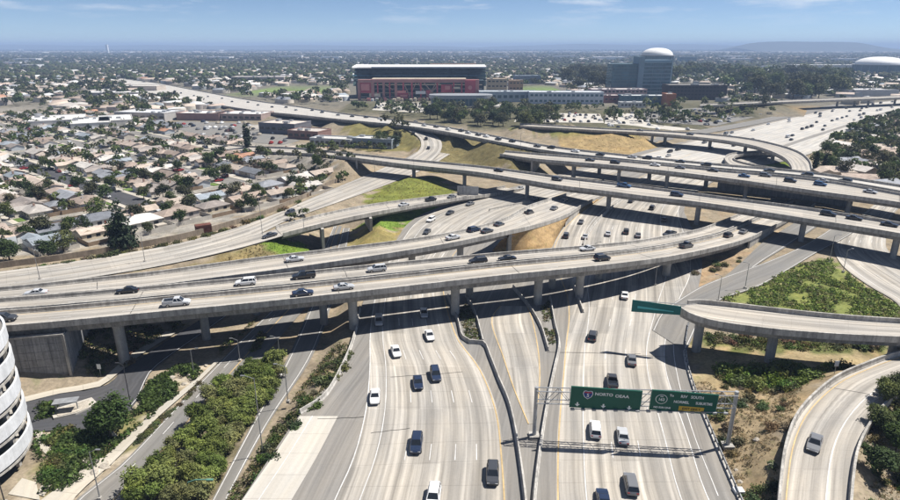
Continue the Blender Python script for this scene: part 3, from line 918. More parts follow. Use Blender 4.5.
# rounded grassy banks
for (x, y, z, rx, h) in ((408, 186, 0.8, 15, 3.6), (432, 180, 0.8, 10, 2.5), (388, 222, 0.0, 8, 2.2), (600, 138, 0, 34, 6.0), (470, 152, 0, 16, 3.0), (515, 148, 0, 18, 4), (450, 143, 0, 22, 4.5), (400, 136, 0, 24, 4.0), (820, 285, 0, 12, 0.8), (770, 430, 0, 8, 0.9)):
    c = P(x, y, z)
    HB = np.maximum(HB, h * np.exp(-((GX - c.x) ** 2 + (GY - c.y) ** 2) / rx ** 2) + np.where(HB < 0, HB, 0))
cf = np.array(CONFORM)
lo = np.full(GX.shape, -99.0); hi = np.full(GX.shape, 99.0)
SL = 0.55
for k in range(len(gy)):
    if gy[k] > 900 or gy[k] < -40:
        continue
    sel = cf[np.abs(cf[:, 1] - gy[k]) < 34]
    if not len(sel):
        continue
    d = np.sqrt((gx[:, None] - sel[None, :, 0]) ** 2 + (gy[k] - sel[None, :, 1]) ** 2) - sel[None, :, 2]
    d = np.maximum(d, 0)
    hi[k] = np.minimum(hi[k], (sel[None, :, 3] + SL * np.maximum(d - 1.2, 0)).min(1))
    lo[k] = np.maximum(lo[k], (sel[None, :, 3] - SL * d).max(1))
HH = np.minimum(np.maximum(HB, lo), hi)
def ground_z(x, y):
    i = int(np.clip(np.searchsorted(gx, x) - 1, 0, len(gx) - 2)); j = int(np.clip(np.searchsorted(gy, y) - 1, 0, len(gy) - 2))
    fx = min(1, max(0, (x - gx[i]) / (gx[i + 1] - gx[i]))); fy = min(1, max(0, (y - gy[j]) / (gy[j + 1] - gy[j])))
    return float((HH[j, i] * (1 - fx) + HH[j, i + 1] * fx) * (1 - fy) + (HH[j + 1, i] * (1 - fx) + HH[j + 1, i + 1] * fx) * fy)
def PG(x, y):
    """where a sight line meets the ground"""
    z = 0.0
    for _ in range(8):
        p = P(x, y, z)
        z = 0.5 * z + 0.5 * ground_z(p.x, p.y)
    p = P(x, y, z); p.z = ground_z(p.x, p.y)
    return p
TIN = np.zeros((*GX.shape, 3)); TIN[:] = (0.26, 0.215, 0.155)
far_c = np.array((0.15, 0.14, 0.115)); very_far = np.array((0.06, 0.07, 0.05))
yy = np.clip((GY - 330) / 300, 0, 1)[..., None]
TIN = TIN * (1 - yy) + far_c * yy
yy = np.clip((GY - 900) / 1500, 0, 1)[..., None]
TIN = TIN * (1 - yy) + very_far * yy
jx = GX + 1.8 * np.sin(GY * 0.9) + nr.normal(0, 0.9, GX.shape); jy = GY + nr.normal(0, 0.9, GX.shape)
LAND = [
    ('dry', (0.27, 0.21, 0.13), 0, [(686, 330), (716, 345), (800, 372), (840, 380), (790, 440), (776, 520), (760, 540), (690, 400)]),
    ('dry', (0.30, 0.24, 0.14), 0, [(690, 345), (900, 352), (900, 362), (835, 380), (760, 396), (700, 380)]),
    ('scrub', (0.17, 0.19, 0.06), 0, [(724, 300), (760, 286), (800, 264), (832, 258), (858, 284), (905, 312), (905, 324), (760, 312)]),
    ('scrub', (0.12, 0.13, 0.05), 0, [(700, 336), (900, 345), (900, 353), (720, 352)]),
    ('grass', (0.13, 0.195, 0.03), 4, [(258, 247), (270, 238), (298, 230), (322, 236), (326, 249), (300, 255), (276, 256)]),
    ('dry', (0.21, 0.17, 0.085), 4, [(150, 270), (200, 258), (262, 240), (274, 254), (220, 264), (150, 274)]),
    ('grass', (0.13, 0.195, 0.035), 2, [(360, 216), (400, 206), (446, 200), (448, 204), (410, 219), (380, 228)]),
    ('dry', (0.24, 0.20, 0.08), 2, [(345, 232), (362, 217), (384, 229), (410, 218), (396, 240), (360, 248)]),
    ('grass', (0.15, 0.165, 0.04), 1, [(350, 212), (366, 196), (400, 180), (440, 180), (460, 192), (430, 198), (370, 210)]),
    ('dry', (0.36, 0.25, 0.12), 3, [(494, 252), (500, 238), (530, 222), (562, 214), (560, 232), (548, 252)]),
    ('grass', (0.155, 0.13, 0.06), 2, [(400, 168), (415, 150), (430, 130), (470, 134), (536, 150), (536, 176), (480, 170)]),
    ('dry', (0.30, 0.22, 0.11), 2, [(554, 136), (610, 134), (640, 134), (662, 142), (640, 152), (600, 154), (560, 148)]),
    ('grass', (0.16, 0.16, 0.05), 2, [(500, 128), (600, 128), (640, 131), (620, 138), (556, 138)]),
    ('grass', (0.17, 0.15, 0.06), 1, [(340, 128), (384, 122), (420, 138), (418, 150), (360, 150)]),
    ('grass', (0.13, 0.17, 0.03), 0, [(738, 158), (760, 152), (790, 158), (792, 168), (760, 166)]),
    ('grass', (0.15, 0.21, 0.07), 0, [(252, 88), (330, 86), (330, 92), (258, 95)]),
    ('grass', (0.14, 0.22, 0.05), 0, [(520, 88), (562, 87), (562, 95), (524, 95)]),
    ('dry', (0.33, 0.23, 0.12), 0, [(792, 109), (830, 106), (838, 110), (796, 119)]),
    ('scrub', (0.10, 0.095, 0.06), 0, [(340, 112), (350, 100), (470, 100), (600, 105), (720, 103), (790, 104), (790, 112), (700, 130), (560, 128), (480, 130), (420, 122)]),
    ('soil', (0.30, 0.22, 0.14), 0, [(650, 300), (640, 284), (690, 262), (740, 246), (744, 262), (706, 284), (678, 300)]),
    ('town', (0.27, 0.25, 0.22), 0, [(-20, 262), (70, 252), (180, 238), (300, 198), (350, 166), (330, 150), (200, 128), (60, 112), (-20, 108)]),
    ('soil', (0.36, 0.31, 0.24), LOW, [(20, 520), (60, 420), (190, 370), (225, 350), (130, 460), (70, 500)]),
    ('mulch', (0.16, 0.15, 0.07), LOW, [(40, 470), (90, 430), (160, 395), (190, 380), (130, 440), (70, 490)]),
    ('leaf litter', (0.15, 0.13, 0.08), LOW, [(140, 520), (190, 440), (262, 360), (290, 355), (250, 430), (205, 520)]),
]
for _, colr, z, poly in LAND:
    k = inside(gpoly(poly, z), jx, jy)
    TIN[k] = np.array(colr) * nr.uniform(0.85, 1.15, (k.sum(), 1))
ny, nx = GX.shape
idx = np.arange(nx * ny).reshape(ny, nx)
quads = np.stack([idx[:-1, :-1], idx[:-1, 1:], idx[1:, 1:], idx[1:, :-1]], -1).reshape(-1, 4)
m, t, b = newmat('earth')
pos = N(t, 'ShaderNodeNewGeometry').outputs['Position']
at = N(t, 'ShaderNodeAttribute', attribute_name='tint').outputs['Color']
f = mathn(t, 'MULTIPLY', remap(t, noise(t, pos, 0.22, 6, 0.65), 0.3, 0.7, 0.7, 1.3), remap(t, noise(t, pos, 1.7, 5, 0.7), 0.3, 0.7, 0.72, 1.28))
c1 = scalec(t, at, f)
c2 = mixc(t, remap(t, noise(t, pos, 0.12, 5), 0.5, 0.68, 0, 0.55), c1, mixc(t, 1.0, c1, (1.35, 1.2, 1.0), 'MULTIPLY'))
c3 = mixc(t, remap(t, noise(t, pos, 0.5, 4), 0.55, 0.7, 0, 0.6), c2, mixc(t, 1.0, c2, (0.62, 0.75, 0.55), 'MULTIPLY'))
t.links.new(c3, b.inputs['Base Color'])
b.inputs['Roughness'].default_value = 0.95
b.inputs['Specular IOR Level'].default_value = 0.1
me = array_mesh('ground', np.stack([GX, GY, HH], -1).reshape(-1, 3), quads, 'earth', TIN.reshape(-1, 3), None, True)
tag(link('ground', me), None, None, None, 'structure')

# brown mound that carries the lower end of the curved ramp
kk = [i for i in range(len(d2.C)) if 503 <= d2.px[i] <= 592]
top = d2.R[kk] - np.array((0, 0, 0.25))
bot = catmull([tuple(P(x, y, 0.0)) for x, y in ((492, 251), (506, 254), (528, 254), (547, 251.5), (556, 239), (564, 226), (575, 217), (586, 210))], 2.0)
n1_ = 40
def resamp(a, n):
    L = np.concatenate([[0], np.cumsum(np.linalg.norm(np.diff(a, axis=0), axis=1))]); s_ = np.linspace(0, L[-1], n)
    return np.stack([np.interp(s_, L, a[:, k]) for k in range(3)], 1)
tp, bt_ = resamp(top, n1_), resamp(bot, n1_)
rows_ = []
for j in range(11):
    f_ = j / 10
    r_ = tp * (1 - f_) + bt_ * f_
    if 0 < j < 10:
        r_[:, 2] += 0.5 * math.sin(f_ * math.pi) + nr.normal(0, 0.12, n1_)
    rows_.append(r_)
V_ = np.array(rows_).reshape(-1, 3); V_[-n1_:, 2] = -0.1
ix = np.arange(11 * n1_).reshape(11, n1_)
Q_ = np.stack([ix[:-1, :-1], ix[1:, :-1], ix[1:, 1:], ix[:-1, 1:]], -1).reshape(-1, 4)
me = array_mesh('embankment', V_, Q_, 'earth', np.tile((0.34, 0.235, 0.12), (len(V_), 1)) * nr.uniform(.8, 1.2, (len(V_), 1)), None, True)
tag(link('embankment', me), 'brown dry mound below the end of the curved ramp', None, None, 'structure')
# ------------------------------------------------------------------ houses
WALLC = [(0.62, 0.58, 0.50), (0.52, 0.47, 0.40), (0.70, 0.68, 0.64), (0.45, 0.48, 0.50), (0.58, 0.50, 0.38), (0.40, 0.36, 0.33), (0.66, 0.60, 0.52)]
ROOFC = [((0.26, 0.20, 0.16), 'brown'), ((0.22, 0.19, 0.17), 'dark brown'), ((0.33, 0.27, 0.22), 'tan'), ((0.19, 0.20, 0.22), 'grey'), ((0.35, 0.32, 0.29), 'pale grey'), ((0.30, 0.235, 0.19), 'light brown'),
         ((0.14, 0.15, 0.17), 'charcoal'), ((0.45, 0.42, 0.38), 'whitish'), ((0.33, 0.17, 0.10), 'terracotta'), ((0.20, 0.23, 0.26), 'blue grey'), ((0.29, 0.23, 0.19), 'sandy brown'), ((0.38, 0.31, 0.25), 'beige')]
ROOFC = [(tuple(min(.6, (q * .85 + sum(c) / 3 * .15) * 1.18) for q in c), n_) for c, n_ in ROOFC]
ROOFW = [5, 5, 5, 5, 5, 5, 3.5, 4.5, 1.0, 3, 5, 4]
def gable(mb, x0, x1, y0, y1, z, h, ov=0.5, along='x', t=0.14):
    """gable roof slab pair; along = ridge direction"""
    def put(pts):
        n = len(pts)
        mb.add(pts + [(p[0], p[1], p[2] - t) for p in pts], [tuple(range(n)), tuple(reversed(range(n, 2 * n)))] + [(i, i + n, (i + 1) % n + n, (i + 1) % n) for i in range(n)])
    x0 -= ov; x1 += ov; y0 -= ov; y1 += ov
    if along == 'x':
        ym = (y0 + y1) / 2
        put([(x0, y0, z), (x1, y0, z), (x1, ym, z + h), (x0, ym, z + h)])
        put([(x0, ym, z + h), (x1, ym, z + h), (x1, y1, z), (x0, y1, z)])
    else:
        xm = (x0 + x1) / 2
        put([(x0, y0, z), (xm, y0, z + h), (xm, y1, z + h), (x0, y1, z)])
        put([(xm, y0, z + h), (x1, y0, z), (x1, y1, z), (xm, y1, z + h)])
def hip(mb, x0, x1, y0, y1, z, h, ov=0.5):
    x0 -= ov; x1 += ov; y0 -= ov; y1 += ov
    r = (y1 - y0) / 2 * 0.95
    ym = (y0 + y1) / 2
    v = [(x0, y0, z), (x1, y0, z), (x1, y1, z), (x0, y1, z), (x0 + r, ym, z + h), (x1 - r, ym, z + h)]
    v += [(p[0], p[1], p[2] - 0.14) for p in v[:4]]
    mb.add(v, [(0, 1, 5, 4), (1, 2, 5), (2, 3, 4, 5), (3, 0, 4), (0, 6, 7, 1), (1, 7, 8, 2), (2, 8, 9, 3), (3, 9, 6, 0), (9, 8, 7, 6)])
def gwall(mb, x0, x1, y0, y1, h, gh, along):
    """walls of a gabled block with the two gable triangles"""
    mb.add([(x0, y0, -0.6), (x1, y0, -0.6), (x1, y1, -0.6), (x0, y1, -0.6), (x0, y0, h), (x1, y0, h), (x1, y1, h), (x0, y1, h)],
           [(0, 1, 5, 4), (1, 2, 6, 5), (2, 3, 7, 6), (3, 0, 4, 7)])
    if along == 'x':
        ym = (y0 + y1) / 2
        mb.add([(x0, y0, h), (x0, y1, h), (x0, ym, h + gh), (x1, y0, h), (x1, y1, h), (x1, ym, h + gh)], [(0, 2, 1), (3, 4, 5)])
    elif along == 'y':
        xm = (x0 + x1) / 2
        mb.add([(x0, y0, h), (x1, y0, h), (xm, y0, h + gh), (x0, y1, h), (x1, y1, h), (xm, y1, h + gh)], [(0, 1, 2), (3, 5, 4)])
HOUSE = []
for (w, d, kind) in ((14, 9, 'gable'), (13, 10, 'hip'), (13.5, 8.5, 'ell'), (15.5, 9, 'hipell'), (12, 11, 'cross'), (16, 8.5, 'gable')):
    wl, rf = MB(), MB()
    hw, hd, h = w / 2, d / 2, 2.8
    if kind == 'gable':
        gwall(wl, -hw, hw, -hd, hd, h, 1.55, 'x'); gable(rf, -hw, hw, -hd, hd, h - 0.05, 1.75)
    elif kind == 'hip':
        gwall(wl, -hw, hw, -hd, hd, h, 0, None); hip(rf, -hw, hw, -hd, hd, h, 1.9)
    elif kind in ('ell', 'cross'):
        gwall(wl, -hw, hw, -hd + 1, hd, h, 1.45, 'x'); gable(rf, -hw, hw, -hd + 1, hd, h - 0.05, 1.65)
        gwall(wl, hw - 5.6, hw - 0.3, -hd - 3.4, hd - 1, h, 1.25, 'y'); gable(rf, hw - 5.6, hw - 0.3, -hd - 3.4, 0, h - 0.02, 1.45, along='y')
        if kind == 'cross':
            gwall(wl, -hw + 0.4, -hw + 5.4, 0, hd + 2.6, h, 1.2, 'y'); gable(rf, -hw + 0.4, -hw + 5.4, 0.5, hd + 2.6, h - 0.02, 1.4, along='y')
    else:
        gwall(wl, -hw, hw, -hd, hd, h, 0, None); hip(rf, -hw, hw, -hd, hd, h, 1.8)
        gwall(wl, -hw + 0.3, -hw + 5.8, -hd - 3.2, 0, h, 1.25, 'y'); gable(rf, -hw + 0.3, -hw + 5.8, -hd - 3.2, -0.5, h - 0.02, 1.45, along='y')
    fy = -hd - 3.4 if kind in ('ell', 'cross') else (-hd - 3.2 if kind == 'hipell' else -hd)
    gxm = hw - 2.95 if kind in ('ell', 'cross') else (-hw + 3.05 if kind == 'hipell' else hw - 3.0)
    wy = -hd + 1 if kind in ('ell', 'cross') else -hd
    HOUSE.append(dict(wall=wl.mesh('wall', 'wall_any'), roof=rf.mesh('roof', 'roof_any'), w=w, d=d, kind=kind, fy=fy, gx=gxm, wy=wy))
M_WIN = MB().box((0, 0, 0), (1.7, 0.10, 1.15)).mesh('window', 'glass_dark')
M_DOOR = MB().box((0, 0, 0), (1.0, 0.10, 2.1)).mesh('door', 'wall_any')
M_GAR = MB().box((0, 0, 0), (4.4, 0.10, 2.2)).mesh('garage_door', 'white_panel')
M_CHIM = MB().box((0, 0, 0), (0.8, 0.8, 1.9)).mesh('chimney', 'wall_any')
M_VENT = MB().box((0, 0, 0), (0.9, 0.9, 0.5)).mesh('roof_unit', 'galvanised')
M_DRIVE = {}
def drive(l):
    k = round(l)
    if k not in M_DRIVE:
        M_DRIVE[k] = MB().box((0, -k / 2, 0), (5.0, k, 0.16)).mesh('driveway', 'lot_concrete')
    return M_DRIVE[k]
surf('lot_concrete', (0.46, 0.43, 0.38), 0.15, 0.3, 3, 0.9)
surf('lawn', (0.10, 0.155, 0.035), 0.4, 0.3, 3, 0.95)
surf('timber', (0.22, 0.16, 0.11), 0.25, 0.5, 6, 0.9)
M_LAWN = MB().box((0, 0, 0), (7.5, 5.0, 0.1)).mesh('lawn', 'lawn')
M_SHED = MB().box((0, 0, 1.0), (3.6, 2.8, 2.2)).mesh('shed_wall', 'wall_any')
HOUSES = []
AX = Vector((0.635, 0.773, 0)).normalized(); BX = Vector((-AX.y, AX.x, 0))
ORG = P(0, 271.5, 0)
def nb(s, r):
    return ORG + AX * s + BX * r
TOWN = gpoly([(-40, 262), (70, 254), (180, 238), (262, 212), (312, 188), (352, 163), (318, 152), (262, 148), (205, 138), (150, 120), (90, 112), (-40, 103)])
def in_town(p, mg=0.0):
    return bool(inside(TOWN, np.array([p[0]]), np.array([p[1]]))[0])
ST_S = [-74, -31, 12, 55, 98, 141, 184, 227, 270, 313, 356, 399, 442]
ASPH = []
def seen(p):
    x_, y_ = pix(p)
    return -8 < x_ < 420 and in_town(p)
VK = {}
for k_, s_ in enumerate(ST_S):
    if any(seen(nb(s_ + d_, r_)) for d_ in (-14, 14) for r_ in range(56, 430, 14)):
        VK[k_] = len(VK)
for k, s in enumerate(ST_S):
    # side streets running away from the freeway
    r0 = 47 if s != 55 else 36
    a, b_ = nb(s, r0), nb(s, 430)
    e = catmull([tuple(a), tuple(b_)], 12)
    if k not in VK:
        continue
    st = Strip.offset(e, 4.4, -4.4)
    k_in = [i for i in range(len(st.C)) if in_town(st.C[i])]
    if len(k_in) < 3:
        continue
    st = Strip.offset(e[min(k_in):max(k_in) + 1], 4.4, -4.4)
    st.L[:, 2] = st.R[:, 2] = st.C[:, 2] = 0.16
    o = tag(sheet('street', st, 'grey_asphalt' if s != 55 else 'dark_asphalt'), f'{ordinal(VK[k])} residential side street from the left leading away from the freeway', None, None, 'structure')
    for sd in (-1, 1):
        w = Strip.offset(e[min(k_in):max(k_in) + 1], sd * 4.4, sd * 6.3)
        w.L[:, 2] = w.R[:, 2] = w.C[:, 2] = 0.24
        sheet('kerb_walk', w, 'sidewalk_concrete', o)
for (ra, sa, sb) in ((38, 20, 190), (205, -60, 330), (120, 100, 330)):
    e = catmull([tuple(nb(sa, ra)), tuple(nb(sb, ra))], 10)
    k_in = [i for i in range(len(e)) if in_town(e[i])]
    if len(k_in) < 3:
        continue
    e = e[min(k_in):max(k_in) + 1]
    st = Strip.offset(e, 4.2, -4.2); st.L[:, 2] = st.R[:, 2] = st.C[:, 2] = 0.20
    tag(sheet('street', st, 'dark_asphalt' if ra == 38 else 'grey_asphalt'), f'residential cross street parallel to the freeway {ra} metres behind its wall', None, None, 'structure')
SPOTS = []
for j, s in enumerate(np.arange(-106, 180, 13.4)):          # the row backing on to the freeway
    if abs(s - 55) < 0 or not seen(nb(s, 13.5)):
        continue
    SPOTS.append((nb(s + rng.uniform(-1, 1), 13.5 + rng.uniform(-1, 1)), BX, 'wall', len([q for q in SPOTS if q[2] == 'wall']), 0))
for j, s in enumerate(np.arange(-108, 190, 13.0)):          # a second row just behind it
    r_ = 28.0 if s < 14 else 26.8
    if seen(nb(s, r_)):
        SPOTS.append((nb(s + rng.uniform(-1, 1), r_ + rng.uniform(-.8, .8)), -BX if s < 14 else BX * -1, 'second row', len([q for q in SPOTS if q[2] == 'second row']), 0))
for j, s in enumerate(np.arange(-108, 14, 13.0)):
    if seen(nb(s, 42)):
        SPOTS.append((nb(s + rng.uniform(-1, 1), 42 + rng.uniform(-.8, .8)), BX, 'third row', len([q for q in SPOTS if q[2] == 'third row']), 0))
for k, s in enumerate(ST_S):
    if k not in VK:
        continue
    for sd, nm in ((-1, 'left'), (1, 'right')):
        c = 0
        for r in np.arange(55, 430, 12.0):
            if abs(r - 205) < 12 or (abs(r - 120) < 12 and s > 100):
                continue
            p = nb(s + sd * (13.2 + rng.uniform(-1.0, 1.5)), r + rng.uniform(-0.8, 0.8))
            if seen(p):
                SPOTS.append((p, AX * -sd, f'{nm} side of {ordinal(VK[k])} street', c, 1)); c += 1
            # infill house behind
            p2 = nb(s + sd * (21.5 + rng.uniform(-.5, .5)), r + 6.0)
            if seen(p2) and rng.random() < 0.14:
                SPOTS.append((p2, AX * -sd, f'back lots, {nm} side of {ordinal(VK[k])} street', len([q for q in SPOTS if q[2] == f'back lots, {nm} side of {ordinal(VK[k])} street']), 2))
WN = 0
for (p, front, row, i, lev) in SPOTS:
    if len(HOUSES) >= 300:
        break
    p = Vector((p[0], p[1], max(0.05, ground_z(p[0], p[1]) + 0.05)))
    x, y = pix(p)
    if not (-8 < x < 420):
        continue
    proto = HOUSE[rng.randrange(len(HOUSE))]
    ri = rng.choices(range(len(ROOFC)), ROOFW)[0]
    rc, rn = ROOFC[ri]
    jit = rng.uniform(0.85, 1.2)
    rc = tuple(min(0.9, c * jit) for c in rc)
    wc = rng.choice(WALLC)
    # local -y is the front
    rz = math.atan2(front.y, front.x) + math.pi / 2
    kd = {'gable': 'gable', 'hip': 'hip', 'ell': 'L-shaped gable', 'hipell': 'hip', 'cross': 'cross-gable'}[proto['kind']]
    if row.endswith('row'):
        lb = f'{rn} {kd} roof bungalow, {row} from the freeway wall, {ordinal(i)} from left edge'
    elif row == 'wall':
        lb = f'{rn} {kd} roof bungalow backing on the freeway wall, {ordinal(i)} from left edge'
    else:
        lb = f'{rn} {kd} roof bungalow, {ordinal(i)} in the {row}' if 'lots' in row else f'{rn} {kd} roof bungalow, {ordinal(i)} on the {row}'
    scl = rng.uniform(0.70, 0.86) if lev < 2 else rng.uniform(0.5, 0.62)
    T = thing('bungalow', lb, 'house', p, rz, 'bungalows of the residential quarter')
    T.scale = (scl, scl, scl)
    link('wall', proto['wall'], T, color=wc)
    rfo = link('roof', proto['roof'], T, color=rc)
    dist = p.length
    if dist < 420:
        link('garage_door', M_GAR, T, (proto['gx'], proto['fy'] - 0.03, 1.1))
        for wx in ((-4.6, -1.2) if proto['gx'] > 0 else (1.6, 4.8)):
            link('window', M_WIN, T, (wx, proto['wy'] - 0.02, 1.5))
        link('door', M_DOOR, T, (0.6 if proto['gx'] < 0 else 1.0 if proto['kind'] == 'hip' or proto['kind'] == 'gable' else 0.2, proto['wy'] - 0.02, 1.05), color=rng.choice([(0.3, 0.12, 0.08), (0.6, 0.58, 0.5), (0.1, 0.16, 0.2)]))
        for wx in (-4, 0.5, 4):
            link('window', M_WIN, T, (wx, proto['d'] / 2 + 0.02, 1.5))
    if dist < 520:
        if rng.random() < 0.45:
            link('chimney', M_CHIM, rfo, (rng.uniform(-3, 3), rng.uniform(-1, 2), 4.6), color=(0.3, 0.2, 0.16))
        if rng.random() < 0.6:
            link('roof_unit', M_VENT, rfo, (rng.uniform(-4, 4), rng.uniform(-2, 2), 4.1))
        link('driveway', drive(7), T, (proto['gx'], proto['fy'], 0.02))
        if rng.random() < 0.55:
            link('lawn', M_LAWN, T, (-proto['gx'] * 0.9, proto['wy'] - 4.0, 0.03), rng.uniform(-0.1, 0.1))
        if rng.random() < 0.5:
            link('shed', M_SHED, T, (rng.uniform(-5, 5), proto['d'] / 2 + 5.5, 0), color=rng.choice([(0.6, 0.58, 0.55), (0.45, 0.4, 0.33), (0.7, 0.7, 0.68), (0.3, 0.26, 0.22)]))
        if rng.random() < 0.5:
            link('patio', M_LAWN, T, (rng.uniform(-3, 3), proto['d'] / 2 + 3.0, 0.02)).data = M_DRIVE[7]
    # yard fence
    if dist < 330 and lev < 2:
        fm = MB()
        hwid = proto['w'] / 2 + 1.0
        for (a, b_) in (((-hwid, 2), (-hwid, 13)), ((hwid, 2), (hwid, 13)), ((-hwid, 13), (hwid, 13))):
            fm.box(((a[0] + b_[0]) / 2, (a[1] + b_[1]) / 2, 0.8), (abs(a[0] - b_[0]) + 0.1, abs(a[1] - b_[1]) + 0.1, 1.8))
        link('fence', fm.mesh('fence', rng.choice(['timber', 'lot_concrete', 'timber'])), T)
    HOUSES.append((T, p, lb, rz, lev, row, i))

# roofs in the leafy quarter on the right
RQ = 0
for (x, y) in sorted(((838, 186), (858, 184), (880, 190), (872, 172), (846, 166), (890, 174), (864, 158), (884, 152), (846, 150), (870, 142), (894, 140), (878, 130), (898, 158), (892, 124), (832, 176), (854, 174), (906, 168), (860, 134)), key=lambda q: -q[1]):
    p = PG(x, y); pr_ = HOUSE[RQ % 6]; rc, rn = ROOFC[(RQ * 5 + 3) % 8]
    T = thing('bungalow', f'{rn} roofed house in the leafy quarter beside the far freeway, {ordinal(RQ)} from the viewer', 'house', p, rng.choice([.3, 1.9, 2.2, -.2]), 'houses of the leafy right quarter')
    link('wall', pr_['wall'], T, color=rng.choice(WALLC)); link('roof', pr_['roof'], T, color=tuple(c * 1.25 for c in rc))
    RQ += 1

surf('block_wall', (0.27, 0.225, 0.175), 0.25, 0.3, 3.0, 0.9, runs=0.2)
# freeway wall behind the first row
fw = catmull([tuple(PG(x, y - 1.5)) for x, y in [(-40, 277), (0, 270), (60, 262), (120, 252.5), (180, 241.5), (240, 225), (280, 210.5), (306, 199), (336, 184), (366, 171)]], 3)
fw[:, 2] = 0.7
mb = MB(); rail_loft(mb, fw, [(-0.12, -1.6), (0.12, -1.6), (0.12, 1.15), (-0.12, 1.15)])
tag(mb.build('sound_wall', 'block_wall'), 'long tan masonry wall between the first bungalows and the freeway', 'wall')

# ------------------------------------------------------------------ flat-roofed commercial buildings
UNIT = MB().box((0, 0, 0.6), (3.2, 2.4, 1.4)).mesh('roof_unit', 'galvanised')
def flat_building(name, label, cat, px, py, w, d, h, rz=0.0, wall=(0.6, 0.58, 0.54), roof=(0.6, 0.6, 0.58), units=4, rows=0, ncol=0, z=0.0, winmat='glass_dark', group=None, wh=1.6, band=None):
    """px, py: the middle of the front foot; front faces the viewer, then turned by rz"""
    p = P(px, py, z)
    T = thing(name, label, cat, (p.x, p.y, z), rz, group)
    MB().box((0, d / 2, h / 2 - 0.5), (w, d, h + 1)).mesh
    mb = MB(); mb.box((0, d / 2, h / 2 - 0.5), (w, d, h + 1)); link('wall', mb.mesh('wall', 'wall_any'), T, color=wall)
    mb = MB(); mb.box((0, d / 2, h + 0.06), (w - 0.6, d - 0.6, 0.14)); ro = link('roof', mb.mesh('roof', 'roof_any'), T, color=roof)
    mb = MB()
    for (cx, cy, sx, sy) in ((0, 0.1, w + 0.3, 0.4), (0, d - 0.1, w + 0.3, 0.4), (-w / 2 + 0.05, d / 2, 0.4, d - 0.4), (w / 2 - 0.05, d / 2, 0.4, d - 0.4)):
        mb.box((cx, cy, h + 0.32), (sx, sy, 0.66))
    link('roof_edge', mb.mesh('roof_edge', 'wall_any'), T, color=tuple(min(0.85, c * 1.1) for c in wall))
    for k in range(units):
        link('roof_unit', UNIT, ro, (rng.uniform(-w * 0.42, w * 0.42), rng.uniform(d * 0.12, d * 0.88), h + 0.1), rng.choice([0, 1.57]), rng.uniform(0.6, 1.2))
    if rows and ncol:
        ww = w / ncol * 0.62
        wm = MB().box((0, 0, 0), (ww, 0.16, wh)).mesh('window', winmat)
        for r in range(rows):
            for c in range(ncol):
                link('window', wm, T, (-w / 2 + (c + 0.5) * w / ncol, -0.05, h * (r + 0.55) / rows))
    if band:
        mb = MB(); mb.box((0, -0.12, h * band[0]), (w * 0.98, 0.3, h * band[1])); link('sign_band', mb.mesh('sign_band', 'wall_any'), T, color=band[2])
    return T
g = 'commercial buildings beyond the houses'
for (lb, px, py, w, d, h, rz, wc, rc, u, rw, nc) in (
    ('long white-roofed warehouse nearest the left edge behind the houses', 58, 128, 34, 40, 5, 0.5, (0.55, 0.54, 0.52), (0.62, 0.61, 0.59), 3, 0, 0),
    ('second white-roofed warehouse in the left row', 92, 131, 24, 40, 5, 0.5, (0.50, 0.49, 0.46), (0.68, 0.67, 0.65), 3, 0, 0),
    ('third white warehouse with slim roof in the left row', 117, 128, 22, 40, 5, 0.5, (0.52, 0.5, 0.47), (0.65, 0.64, 0.62), 2, 0, 0),
    ('pale blue-grey roofed shop block behind the warehouse row', 140, 121, 44, 26, 6, -0.2, (0.42, 0.40, 0.38), (0.52, 0.53, 0.55), 5, 1, 8),
    ('big box store with red front left of the shop parking lot', 198, 120.5, 36, 24, 5.0, -0.15, (0.33, 0.21, 0.19), (0.62, 0.60, 0.56), 7, 0, 0),
    ('white long-roofed store behind the shop parking lot', 236, 121, 42, 24, 5, -0.15, (0.36, 0.28, 0.25), (0.64, 0.63, 0.61), 7, 1, 9),
    ('dark fronted store with cream roof and red sign', 277, 134, 28, 20, 6.5, -0.35, (0.14, 0.14, 0.16), (0.55, 0.48, 0.42), 4, 1, 6),
    ('low red brick store right of the dark fronted store', 303, 139.5, 22, 16, 4.8, -0.35, (0.24, 0.15, 0.13), (0.46, 0.42, 0.38), 3, 1, 5),
    ('pale wavy-roofed hall below the far viaduct', 330, 146.5, 26, 12, 4.0, -0.3, (0.36, 0.38, 0.40), (0.50, 0.49, 0.46), 3, 1, 8),
    ('small glass-fronted showroom by the left end of the long overpass', 372, 148.5, 24, 12, 5, -0.28, (0.26, 0.30, 0.34), (0.58, 0.57, 0.54), 2, 1, 8),
    ('white slab-roofed shed in the trees at upper left', 112, 98.5, 60, 26, 6, 0.1, (0.45, 0.44, 0.42), (0.66, 0.65, 0.63), 3, 0, 0),
    ('long cream school roof beyond the upper left trees', 128, 91, 80, 22, 6, -0.1, (0.50, 0.44, 0.38), (0.60, 0.57, 0.52), 4, 0, 0),
    ('second long cream roof right of the school', 196, 80.5, 90, 22, 6, -0.1, (0.48, 0.44, 0.38), (0.58, 0.56, 0.53), 4, 0, 0),
    ('pale block with flat roof left of the playing field', 258, 83, 84, 30, 9, 0.0, (0.46, 0.40, 0.36), (0.56, 0.53, 0.50), 4, 1, 14),
):
    flat_building('commercial_building', lb, 'building', px, py, w, d, h, rz, wc, rc, u, rw, nc, group=g)
flat_building('low_campus_building', 'long low white building with blue windows right of the stadium', 'building', 566, 104, 74, 24, 11, -0.05, (0.58, 0.62, 0.66), (0.50, 0.52, 0.54), 4, 2, 16, winmat='glass_teal', wh=2.0)
flat_building('low_campus_building', 'grey low building joined behind the oval glass hall', 'building', 508, 102, 60, 22, 10, 0.0, (0.40, 0.46, 0.50), (0.44, 0.47, 0.50), 4, 1, 10, winmat='glass_teal', wh=3)
